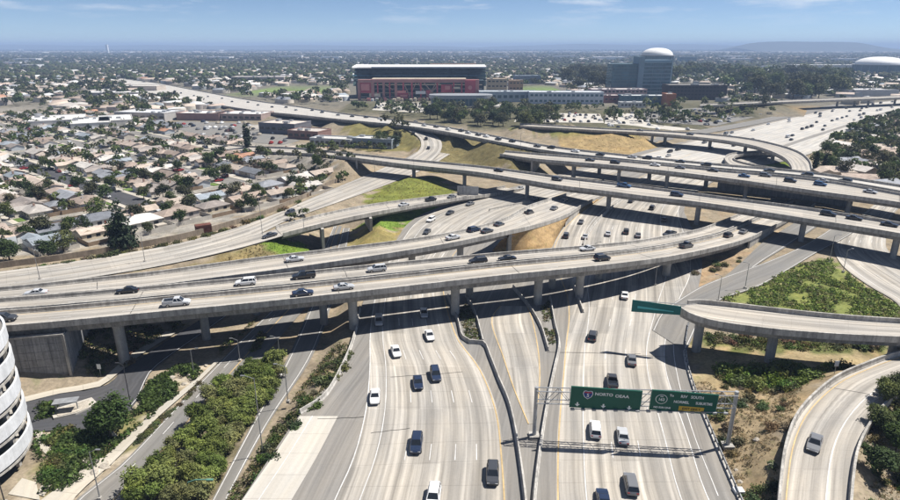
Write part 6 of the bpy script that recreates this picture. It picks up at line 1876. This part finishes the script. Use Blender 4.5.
traffic('G2', 1, 'on the rear viaduct', 'cars on the rear viaduct', [(744, 177, 'sedan', 'blue'), (790, 182, 'suv', 'black'), (820, 185.5, 'suv', 'blue'), (823, 182, 'sedan', 'silver'), (765, 176.5, 'suv', 'grey'), (713, 171.5, 'sedan', 'charcoal'), (615, 163.5, 'suv', 'black'), (655, 166, 'sedan', 'white'), (680, 168.5, 'sedan', 'grey'), (590, 161, 'sedan', 'charcoal'), (870, 193, 'sedan', 'silver')], 0.03)
traffic('G', -1, 'on the busy far viaduct', 'cars on the busy far viaduct', [(845, 182, 'suv', 'charcoal'), (807, 176, 'suv', 'charcoal'), (769, 171.5, 'sedan', 'charcoal'), (706, 166, 'suv', 'black'), (680, 162.5, 'sedan', 'charcoal'), (658, 159, 'sedan', 'white'), (647, 159, 'suv', 'black'), (632, 158, 'sedan', 'silver'), (600, 155.5, 'sedan', 'black'), (575, 152, 'sedan', 'white'), (551, 148.5, 'suv', 'black'), (537, 147, 'sedan', 'charcoal'),
        (512, 142, 'suv', 'black'), (498, 140, 'suv', 'charcoal'), (486, 137, 'sedan', 'white'), (478, 135.5, 'sedan', 'black'), (468, 133.5, 'sedan', 'silver'), (461, 131.5, 'suv', 'charcoal'), (448, 130, 'sedan', 'white'), (436, 127.5, 'sedan', 'charcoal'), (424, 126, 'sedan', 'silver'), (415, 123, 'suv', 'black'), (398, 122, 'sedan', 'grey'), (380, 119.5, 'sedan', 'white'), (366, 118, 'suv', 'charcoal'), (352, 117, 'sedan', 'black'), (338, 115.5, 'sedan', 'grey'),
        (322, 113, 'suv', 'charcoal'), (312, 111, 'sedan', 'black'), (296, 110.5, 'sedan', 'silver'), (286, 108, 'suv', 'charcoal'), (272, 107.5, 'sedan', 'black'), (258, 105.5, 'sedan', 'grey'), (248, 103, 'suv', 'charcoal'), (232, 102, 'sedan', 'black'), (222, 99, 'suv', 'grey'), (208, 97, 'sedan', 'charcoal'), (194, 96, 'sedan', 'grey'), (181, 93.5, 'suv', 'black')], 0.03)
traffic('H', -1, 'on the bending slip road', 'cars on the bending slip road', [(413, 133.5, 'sedan', 'black'), (426, 139.5, 'suv', 'black'), (428.5, 148.5, 'sedan', 'charcoal')], 0.06)
traffic('R2', -1, 'on the loop ramp', 'cars on the loop ramp', [(814, 446, 'sedan', 'grey')], 0.03)
traffic('J', -1, 'on the freeway beside the houses', 'cars beside the houses', [(290, 214, 'suv', 'charcoal')], 0.03)
traffic('K0', -1, 'on the ramp road by the grass', 'cars on the ramp road', [(270, 237, 'sedan', 'charcoal')], 0.03)
traffic('K', 1, 'on the narrow ramp bridge', 'cars on the narrow ramp bridge', [(404, 206, 'sedan', 'silver'), (431, 201, 'pickup', 'black'), (452, 198, 'sedan', 'grey')], 0.03)
traffic('P1', 1, 'on the far curved flyover', 'cars on the far curved flyover', [(690, 135, 'sedan', 'charcoal'), (640, 131, 'sedan', 'grey')], 0.03)
# the wide far freeway: six lanes of small cars
fst = ROADS['F']
fl = []
for k in range(130):
    i = rng.randrange(2, len(fst.C) - 2)
    f = rng.choice([0.06, 0.185, 0.315, 0.44, 0.56, 0.685, 0.815, 0.94])
    p = fst.L[i] * (1 - f) + fst.R[i] * f
    if all((p[0] - q[0][0]) ** 2 + (p[1] - q[0][1]) ** 2 > 60 for q in fl) and pix(p)[0] < 915:
        fl.append((p, f, i))
fl.sort(key=lambda q: np.linalg.norm(q[0]))
for j, (p, f, i) in enumerate(fl):
    t = fst.C[i + 1] - fst.C[i - 1]; t = t / np.linalg.norm(t) * (1 if f > .5 else -1)
    kd = rng.choice(['sedan', 'suv', 'sedan', 'hatch', 'pickup', 'van']); cl = rng.choice(['charcoal', 'black', 'grey', 'dark blue', 'silver', 'white', 'black'])
    car(Vector(p) + Vector((0, 0, .03)), t, kd, cl, f'{cl} {kd if kd != "suv" else "SUV"} on the wide far freeway, {ordinal(j)} from the viewer', 'cars on the wide far freeway', False, 1.0)
# kerbside cars in the residential streets
n = 0
pk = []
for s in ST_S:
    for r in np.arange(50, 330, 6.2):
        for sd in (-1, 1):
            q = nb(s + sd * 3.4, r + rng.uniform(-1, 1))
            if rng.random() < 0.2 and in_town(q) and abs(r - 205) > 6:
                pk.append((q, BX * sd))
for (T, p, lb, rz, lev, row, i) in HOUSES:
    if rng.random() < 0.4 and p.length < 480:
        fr = Vector((math.sin(rz), -math.cos(rz), 0))
        pk.append((p + fr * 9.5 + Vector((math.cos(rz), math.sin(rz), 0)) * rng.uniform(-4, 4), fr))
pk.sort(key=lambda q: Vector(q[0]).length)
for j, (q, t) in enumerate(pk[:90]):
    kd = rng.choice(['sedan', 'suv', 'sedan', 'pickup', 'van', 'hatch']); cl = rng.choice(['white', 'silver', 'charcoal', 'dark blue', 'black', 'beige', 'white', 'grey', 'silver', 'black', 'red'])
    car(Vector((q.x, q.y, 0.2)), t, kd, cl, f'{cl} {kd if kd != "suv" else "SUV"} parked among the bungalows, {ordinal(j)} from the viewer', 'cars parked among the bungalows', False)
# parking lots far behind: too many and too small to count
LOTS = [([(172, 126), (180, 121), (250, 123.5), (300, 141), (282, 145), (200, 138)], 'pale asphalt lot in front of the shops', 'grey_asphalt', 150), ([(514, 122), (520, 112.5), (600, 114), (604, 123)], 'bright concrete parking lot behind the brown hill', 'new_concrete', 60),
        ([(640, 112), (696, 108), (782, 106), (786, 110), (716, 126), (644, 122)], 'wide parking lot below the office tower', 'grey_asphalt', 210), ([(372, 110), (380, 102.5), (426, 102.5), (430, 108), (420, 113)], 'paved stadium plaza', 'new_concrete', 40), ([(604, 128), (606, 114), (640, 113), (650, 124), (700, 130), (660, 131)], 'pale yard between the flyover and the podium', 'new_concrete', 50)]
cv, cf_, ct = [], [], []
for (poly, lb, mt_, n) in LOTS:
    gp = gpoly(poly)
    mb = MB(); mb.add([(x, y, 0.12) for x, y in gp], [tuple(range(len(gp)))])
    me = mb.mesh('parking_lot', mt_)
    if me.polygons[0].normal.z < 0:
        me.flip_normals()
    uv = me.uv_layers.new(name='UVMap')
    for lp in me.loops:
        uv.data[lp.index].uv = me.vertices[lp.vertex_index].co.xy
    tag(link('parking_lot', me), lb, None, None, 'structure')
    xs, ys = [q[0] for q in gp], [q[1] for q in gp]
    for _ in range(n):
        x, y = rng.uniform(min(xs), max(xs)), round(rng.uniform(min(ys), max(ys)) / 9) * 9
        if not inside(gp, np.array([x]), np.array([y]))[0]:
            continue
        c = PAINT[rng.choice(['white', 'silver', 'charcoal', 'black', 'grey', 'white', 'silver', 'dark blue', 'charcoal', 'grey', 'beige', 'silver', 'black', 'red'])]
        a = 1.57 + rng.uniform(-.05, .05)
        mm = CAR[rng.choice(['sedan', 'suv'])]['far']
        k = len(cv)
        lo_ = MB(); lo_.box((0, 0, .55), (4.5, 1.8, .8)); lo_.box((-.2, 0, 1.2), (2.6, 1.6, .6), 0, 0, .8)
        for vi, (vx, vy, vz) in enumerate(lo_.v):
            cv.append((x + vx * math.cos(a) - vy * math.sin(a), y + vx * math.sin(a) + vy * math.cos(a), vz + .12)); ct.append(c if vi < 8 or vz > 1.3 else (.03, .03, .035))
        cf_ += [tuple(i + k for i in f) for f in lo_.f]
tag(link('parked_cars', array_mesh('parked_cars', cv, cf_, 'city_any', np.array(ct))), 'rows of tiny parked cars on the far parking lots', None, None, 'stuff')
# ------------------------------------------------------------------ overhead sign gantry
pl, pr = P(534, 436.5, 0.05), P(727.5, 445.5, 0.2)
GY0 = (pl.y + pr.y) / 2
GT = thing('sign_gantry', 'steel truss sign gantry spanning the right lanes', 'gantry', (pl.x, pl.y, 0))
HT = AT(534, 388.5, pl.y).z; HR = AT(730, 393, pr.y).z
def lerpv(a, b_, t):
    return a + (b_ - a) * t
for (p, h) in ((pl, HT), (pr, HR)):
    mb = MB(); mb.tube((p.x, p.y, -0.2), (p.x, p.y, h + 0.25), 0.30, 0.27, 12); mb.build('post', 'galvanised', GT)
    mb = MB(); mb.box((p.x, p.y, 0.15), (1.5, 1.5, 0.6)); mb.build('footing', 'new_concrete' if False else 'wall_concrete', GT)
bt = [Vector((pl.x, pl.y, HT - 0.15)), Vector((pr.x, pr.y, HR - 0.15))]
dn = Vector((0, 0, -2.0)); bk = Vector((0, 1.2, 0))
for off in (Vector((0, -0.55, 0)), Vector((0, 0.55, 0)), dn + Vector((0, -0.55, 0)), dn + Vector((0, 0.55, 0))):
    mb = MB(); mb.tube(bt[0] + off, bt[1] + off, 0.085, 0.085, 6); mb.build('chord', 'galvanised', GT)
nbay = 17
for k in range(nbay):
    a, b_ = lerpv(bt[0], bt[1], k / nbay), lerpv(bt[0], bt[1], (k + 1) / nbay)
    for oy in (-0.55, 0.55):
        o = Vector((0, oy, 0))
        mb = MB(); mb.tube(a + o + (dn if k % 2 else Vector()), b_ + o + (Vector() if k % 2 else dn), 0.05, 0.05, 5); mb.build('brace', 'galvanised', GT)
        mb = MB(); mb.tube(a + o, a + o + dn, 0.04, 0.04, 5); mb.build('strut', 'galvanised', GT)
    mb = MB(); mb.tube(a + Vector((0, -.55, 0)), a + Vector((0, .55, 0)), 0.04, 0.04, 5); mb.build('strut', 'galvanised', GT)
# catwalk with lamps below the boards
wa, wb = lerpv(bt[0], bt[1], 0.18) + dn + Vector((0, -1.15, -0.35)), lerpv(bt[0], bt[1], 0.94) + dn + Vector((0, -1.15, -0.35))
mb = MB(); mb.tube(wa, wb, 0.07, 0.07, 5); mb.build('catwalk_rail', 'galvanised', GT)
for k in range(15):
    q = lerpv(wa, wb, k / 14)
    mb = MB(); mb.box((q.x, q.y - .1, q.z), (0.55, 0.4, 0.22)); mb.build('lamp', 'galvanised', GT)
    mb = MB(); mb.tube(q, q + Vector((0, 0.7, 0.3)), 0.04, 0.04, 5); mb.build('bracket', 'galvanised', GT)
def text_mesh(body, size, mat_, align='CENTER', sx=1.0):
    cu = bpy.data.curves.new('lettering', 'FONT')
    cu.body = body; cu.size = size; cu.align_x = align; cu.align_y = 'CENTER'; cu.extrude = 0.006; cu.resolution_u = 3
    cu.offset = 0.012
    o = bpy.data.objects.new('tmp', cu); COL.objects.link(o)
    dg = bpy.context.evaluated_depsgraph_get()
    me = bpy.data.meshes.new_from_object(o.evaluated_get(dg))
    bpy.data.objects.remove(o); bpy.data.curves.remove(cu)
    me.materials.clear(); me.materials.append(MATS[mat_]); me.name = 'lettering'
    return me
def sign_board(name, label, x0, x1, yt, yb, slope):
    """a board on the front of the truss between two sight columns; returns its Empty and (width, height)"""
    kf = ((x0 + x1) / 2 - 534) / (727.5 - 534)
    Yf = pl.y + (pr.y - pl.y) * kf - 0.95
    a, b_ = AT(x0, yt, Yf), AT(x1, yt + slope, Yf); c = AT(x0, yb, Yf)
    w, h = (b_ - a).length, a.z - c.z
    T = thing(name, label, 'road sign', ((a.x + b_.x) / 2, Yf, (a.z + b_.z) / 2 - h / 2))
    T.rotation_euler = (0, -math.atan2(b_.z - a.z, b_.x - a.x), math.atan2(pr.y - pl.y, pr.x - pl.x))
    mb = MB().box((0, 0, 0), (w, 0.14, h)); link('board', mb.mesh('board', 'sign_green'), T)
    mb = MB()
    for (cx, cz, dx, dz) in ((0, h / 2 - .05, w - .04, .07), (0, -h / 2 + .05, w - .04, .07), (-w / 2 + .05, 0, .07, h - .12), (w / 2 - .05, 0, .07, h - .12)):
        mb.box((cx, -.08, cz), (dx, .03, dz))
    link('border', mb.mesh('border', 'sign_green_rim'), T)
    return T, w, h
surf('sign_green_rim', (0.03, 0.18, 0.12), 0.05, 0.5, 3, 0.5)
def letter(T, body, x, z, size, m_='sign_white', sx=1.0):
    o = link('lettering', text_mesh(body, size, m_), T, (x, -.082, z))
    o.rotation_euler = (math.pi / 2, 0, 0); o.scale = (sx, 1, 1)
    return o
S1, w1, h1 = sign_board('highway_sign', 'wide green sign with blue interstate shield and three arrows', 571.5, 641.5, 387.5, 408.5, 1.8)
letter(S1, 'NORTO', -w1 * .03, h1 * .21, .66, sx=1.05); letter(S1, 'OEAA', w1 * .225, h1 * .18, .66, sx=1.1)
def poly_plate(T, name, pts, m_, y, th=.03):
    mb = MB(); n = len(pts)
    mb.add([(x, y, z) for x, z in pts] + [(x, y + th, z) for x, z in pts], [tuple(range(n)), tuple(reversed(range(n, 2 * n)))] + [(i, i + n, (i + 1) % n + n, (i + 1) % n) for i in range(n)])
    return link(name, mb.mesh(name, m_), T)
def shield(T, cx, cz, r):
    sh = [(-.82, .72), (-.45, .84), (0, .70), (.45, .84), (.82, .72), (.95, .2), (.7, -.45), (0, -1.0), (-.7, -.45), (-.95, .2)]
    poly_plate(T, 'shield_rim', [(cx + x * r * 1.14, cz + z * r * 1.14) for x, z in sh], 'sign_white', -.10)
    poly_plate(T, 'shield', [(cx + x * r, cz + z * r) for x, z in sh], 'sign_blue', -.115)
    poly_plate(T, 'shield_bar', [(cx - .74 * r, cz + .42 * r), (cx + .74 * r, cz + .42 * r), (cx + .72 * r, cz + .66 * r), (cx - .72 * r, cz + .66 * r)], 'sign_red', -.13)
    o = letter(T, '5', cx, cz - .18 * r, r * 1.15); o.location.y = -.135
shield(S1, -w1 * .255, h1 * .16, .66)
for k in (-.39, -.02, .345):
    x, z = w1 * k, -h1 * .33
    poly_plate(S1, 'arrow', [(x - .11, z + .32), (x - .11, z + .02), (x - .36, z + .02), (x, z - .34), (x + .36, z + .02), (x + .11, z + .02), (x + .11, z + .32)][::-1], 'sign_white', -.10)
S2, w2_, h2 = sign_board('highway_sign', 'green sign with round route marker and yellow exit panel', 652.5, 717.5, 391, 411, 2.2)
letter(S2, 'To', -w2_ * .195, h2 * .29, .5); letter(S2, 'RIV', -w2_ * .01, h2 * .28, .62); letter(S2, 'SOUTH', w2_ * .19, h2 * .28, .62, sx=.85)
letter(S2, 'NORMEL', -w2_ * .035, h2 * .0, .58, sx=.92); letter(S2, 'SUBURTME', w2_ * .305, h2 * .0, .58, sx=.8)
letter(S2, 'NO SUN ONE', -w2_ * .31, -h2 * .34, .40, sx=.95)
poly_plate(S2, 'exit_panel', [(-w2_ * .06, -h2 * .42), (w2_ * .32, -h2 * .42), (w2_ * .32, -h2 * .19), (-w2_ * .06, -h2 * .19)], 'sign_yellow', -.10)
o = letter(S2, 'EXIT ONLY', w2_ * .13, -h2 * .305, .5, 'sign_black'); o.location.y = -.105
cx_, cz_ = -w2_ * .34, h2 * .08
for (r, m_, y) in ((.82, 'sign_white', -.10), (.74, 'sign_green', -.112)):
    poly_plate(S2, 'route_marker', [(cx_ + r * math.cos(a), cz_ + r * .92 * math.sin(a)) for a in [2 * math.pi * i / 20 for i in range(20)]], m_, y)
o = letter(S2, '163', cx_, cz_ - .06, .6); o.location.y = -.125
o = letter(S2, 'CAL', cx_, cz_ + .44, .24); o.location.y = -.125

# teal sign hung on the end of the short elevated ramp
S3p = AT(654, 306, 103.5)
a, b_ = AT(632.5, 299.5, 103.5), AT(681, 309, 101.0)
S3 = thing('ramp_sign', 'teal green sign board hanging off the end of the short ramp', 'road sign', ((a.x + b_.x) / 2, (a.y + b_.y) / 2, a.z - 1.4))
ang = math.atan2(b_.y - a.y, b_.x - a.x); S3.rotation_euler = (0, 0, ang)
w3 = (Vector((b_.x, b_.y, 0)) - Vector((a.x, a.y, 0))).length
zt0, zb0 = 1.35, AT(632.5, 311.5, 103.5).z - S3.location.z
zt1, zb1 = b_.z - S3.location.z + .5, AT(681, 315, 101.0).z - S3.location.z
surf('sign_stripe', (0.08, 0.42, 0.42), 0.05, 0.5, 3, 0.5)
surf('sign_teal', (0.005, 0.13, 0.12), 0.08, 0.5, 3, 0.45)
poly_plate(S3, 'board', [(-w3 / 2, zb0), (w3 / 2, zb1), (w3 / 2, zt1), (-w3 / 2, zt0)], 'sign_teal', -.06, .12)
poly_plate(S3, 'stripe', [(-w3 * .38, (zb0 + zt0) / 2 - .35), (w3 * .36, (zb1 + zt1) / 2 - .40), (w3 * .36, (zb1 + zt1) / 2 - .22), (-w3 * .38, (zb0 + zt0) / 2 + .12)], 'sign_stripe', -.10, .03)
mb = MB(); mb.tube((-w3 / 2 + 1.2, .1, zt0 - .1), (w3 / 2 + 1.5, .8, zt1 + .2), .07, .07, 6); link('bracket', mb.mesh('bracket', 'galvanised'), S3)
# pale back of a sign panel by the long overpass
q = P(462, 199, 0.4)
S4 = thing('rear_sign_panel', 'grey patterned sign panel standing before the long overpass', 'road sign', q)
mb = MB(); mb.box((q.x + 2.2, q.y, 3.6), (8.0, .2, 3.4), -.12); mb.build('board', 'galvanised', S4)
for k in (-1.5, 1.5, 4.8):
    mb = MB(); mb.tube((q.x + k + .6, q.y + .2, -.2), (q.x + k + .6, q.y + .2, 5), .12, .12, 6); mb.build('post', 'steel', S4)
for k in range(6):
    mb = MB(); mb.box((q.x + 2.2 - 3.2 + k * 1.28, q.y - .12, 3.6), (.35, .12, 3.0), -.12 + (k % 2) * .5); mb.build('rib', 'steel', S4)

# ------------------------------------------------------------------ lamp posts
def lamp_post(x, yb, yt, z, label, arm=2.0, adir=1, m_='steel', group='lamp posts'):
    p = P(x, yb, z); p.z = z
    h = AT(x, yt, p.y).z - z
    T = thing('lamp_post', label, 'lamp post', p, 0, group)
    mb = MB().tube((0, 0, -.3), (0, 0, h), .085, .055, 8); link('pole', mb.mesh('pole', m_), T)
    arm *= 0.55
    if arm:
        mb = MB().tube((0, 0, h - .1), (adir * arm, 0, h + .35), .045, .035, 6); link('arm', mb.mesh('arm', m_), T)
        mb = MB().box((adir * (arm + .35), 0, h + .36), (.6, .22, .12)); link('lamp_head', mb.mesh('lamp_head', m_), T)
    mb = MB().box((0, 0, .1), (.5, .5, .5)); link('base', mb.mesh('base', 'wall_concrete'), T)
for (x, yb, yt, z, lb, arm, ad) in (
    (40, 279.5, 246, 1.6, 'slim lamp post beside the freeway at the left edge', 2, 1), (145, 261.5, 233, 1.6, 'slim lamp post on the freeway before the houses', 2, 1), (263, 240, 198, 3, 'tall slim mast beside the ramp road', 1.6, 1), (304, 230, 207, 5.2, 'lamp post at the start of the narrow ramp bridge', 1.4, -1),
    (194, 374, 350, LOW, 'lamp post on the planted strip under the near bridge', 1.5, 1), (240, 361, 340, LOW, 'lamp post on the frontage road kerb under the bridge', 1.5, -1), (280, 360, 338, LOW, 'lamp post between the two lower left roads', 1.5, -1), (263, 455, 378, LOW, 'tall lamp post on the brown slope by the service road', 2.2, -1), (288, 402, 366, -1, 'lamp post high on the brown slope', 2, -1),
    (718, 301, 276, 0.4, 'lamp post at the lower end of the slip road', 1.6, -1), (745, 288, 263.5, 0.4, 'lamp post beside the slip road curve', 1.6, -1), (829, 263, 236, 0.2, 'lamp post between the slip road and the side freeway', 1.8, 1), (843, 272, 250, 0.2, 'shorter lamp post beside the side freeway', 1.4, 1), (655, 285, 262, 0.1, 'lamp post behind the nearest bridge columns', 1.5, 1),
    (745, 192, 172, 0, 'lamp post in the shade between the two viaducts', 1.6, 1), (790, 201, 180, 0, 'second lamp post in the shade between the viaducts', 1.6, 1), (520, 160, 133, 4, 'lamp post on the grassy bank by the viaduct', 2, 1), (375, 178, 155, 1, 'lamp post beside the freeway under the long overpass', 2, 1), (594, 262, 243, 0.1, 'lamp post behind the second bridge', 1.5, 1),
    (100, 499, 452, LOW, 'lamp post beside the frontage road in the corner', 1.5, 1)):
    lamp_post(x, yb, yt, z, lb, arm, ad)
lamp_post(132, 411, 365, LOW, 'thick dark lamp pole at the dark asphalt turning area', 1.0, -1, 'dark_metal')
lamp_post(5, 503, 464, LOW, 'dark lamp pole in the lower left corner', .9, -1, 'dark_metal')
# green curved arm lamp reaching out of the thicket
GLt = thing('curved_lamp', 'green curved lamp arm reaching out of the thicket', 'lamp post', P(188, 500, LOW))
h0 = AT(190, 483, GLt.location.y).z
mb = MB(); pts_ = [(0, 0, -.3), (0, 0, h0 - LOW - .6), (.4, 0, h0 - LOW + .1), (1.4, 0, h0 - LOW + .5), (3.0, 0, h0 - LOW + .55)]
for i in range(4):
    mb.tube(pts_[i], pts_[i + 1], .1, .09, 7)
surf('pole_green', (0.10, 0.22, 0.17), 0.1, 1, 5, 0.5)
link('pole', mb.mesh('pole', 'pole_green'), GLt)
mb = MB().box((3.3, 0, h0 - LOW + .5), (.9, .32, .18)); link('lamp_head', mb.mesh('lamp_head', 'pole_green'), GLt)
# small roadside things
def small(name, label, cat, p, mb, m_):
    T = thing(name, label, cat, p); link(name + '_box', mb.mesh(name + '_box', m_), T); return T
surf('rust', (0.13, 0.05, 0.035), 0.3, 0.6, 3, 0.8)
q = PG(204, 233)
CT = thing('container', 'rusty red brown container behind the freeway wall', 'container', q, .55)
link('container_wall', MB().box((0, 0, 1.4), (4.6, 2.5, 2.8)).mesh('container_wall', 'rust'), CT)
for k in range(9):
    link('corrugation', MB().box((-2.1 + k * .52, -1.27, 1.4), (.2, .08, 2.5)).mesh('corrugation', 'rust'), CT)
for (x, y, lb) in ((834, 375, 'small white sign on a post before the loop ramp'), (101, 376, 'small white sign by the retaining wall')):
    q = PG(x, y); T = thing('small_sign', lb, 'sign', q)
    link('post', MB().tube((0, 0, -.2), (0, 0, 2.2), .05, .05, 6).mesh('post', 'galvanised'), T)
    link('plate', MB().box((0, -.08, 2.0), (.7, .05, 1.0)).mesh('plate', 'sign_white'), T)
q = PG(738, 494)
UB = thing('utility_cabinet', 'white utility cover with dark vent at the foot of the dry slope', 'cabinet', q)
link('cabinet_box', MB().box((0, 0, .35), (1.2, 1.0, .8)).mesh('cabinet_box', 'white_panel'), UB)
link('vent', MB().box((0, -.53, .4), (.6, .06, .4)).mesh('vent', 'dark_metal'), UB)
# raised planter with a pale canopy in the turning area
PL = thing('planter', 'pale kerbed planter island with white canopy in the turning area', 'planter', P(76, 412, LOW))
c = Vector(PL.location)
isl = [P(x, y, LOW) for x, y in ((50, 412), (70, 406), (92, 399), (97, 404), (90, 409), (76, 415), (54, 420))]
mb = MB(); mb.loft([[(v.x, v.y, LOW) for v in isl], [(v.x, v.y, LOW + .35) for v in isl]]); mb.build('kerb', 'lot_concrete', PL)
mb = MB(); mb.loft([[lerpv(v, c, .2) + Vector((0, 0, .2)) for v in isl], [lerpv(v, c, .2) + Vector((0, 0, .42)) for v in isl]]); mb.build('soil', 'rock', PL)
k1 = P(68, 412, LOW); mb = MB(); mb.box((k1.x, k1.y, LOW + 2.1), (3.6, 1.7, .18), .25); mb.build('canopy', 'galvanised', PL)
for dx in (-1.5, 1.5):
    mb = MB(); mb.tube((k1.x + dx, k1.y + dx * .25, LOW), (k1.x + dx, k1.y + dx * .25, LOW + 2.1), .1, .1, 6); mb.build('canopy_post', 'galvanised', PL)
# garden paths
for (rows, lb) in (([(36, 494, 44, 496), (58, 462, 64, 464), (74, 446, 80, 450), (96, 438, 100, 443), (112, 430, 118, 436)], 'pale garden path winding between the clipped beds'), ([(30, 410, 38, 408), (34, 432, 42, 430), (40, 448, 48, 446), (56, 462, 62, 460)], 'pale garden path beside the garage'), ([(8, 494, 40, 500), (22, 478, 36, 482)], 'pale paved corner at the foot of the garage')):
    st = Strip(R3(rows, LOW - .05), 2)
    st.L[:, 2] = st.R[:, 2] = st.C[:, 2] = LOW - .06
    tag(sheet('garden_path', st, 'sidewalk_concrete'), lb, None, None, 'structure')

# ------------------------------------------------------------------ the air
m = bpy.data.materials.new('haze_air'); m.use_nodes = True
t = m.node_tree
for n_ in list(t.nodes):
    t.nodes.remove(n_)
out = t.nodes.new('ShaderNodeOutputMaterial'); pv = t.nodes.new('ShaderNodeVolumePrincipled')
pv.inputs['Color'].default_value = (0.50, 0.68, 1.0, 1)
pv.inputs['Density'].default_value = HAZE
pv.inputs['Anisotropy'].default_value = 0.0
t.links.new(pv.outputs[0], out.inputs['Volume'])
MATS['haze_air'] = m
mb = MB(); mb.box((0, 8600, 60), (34600, 19000, 128))
tag(mb.build('haze', 'haze_air'), 'pale blue haze filling the air over the city', None, None, 'stuff')
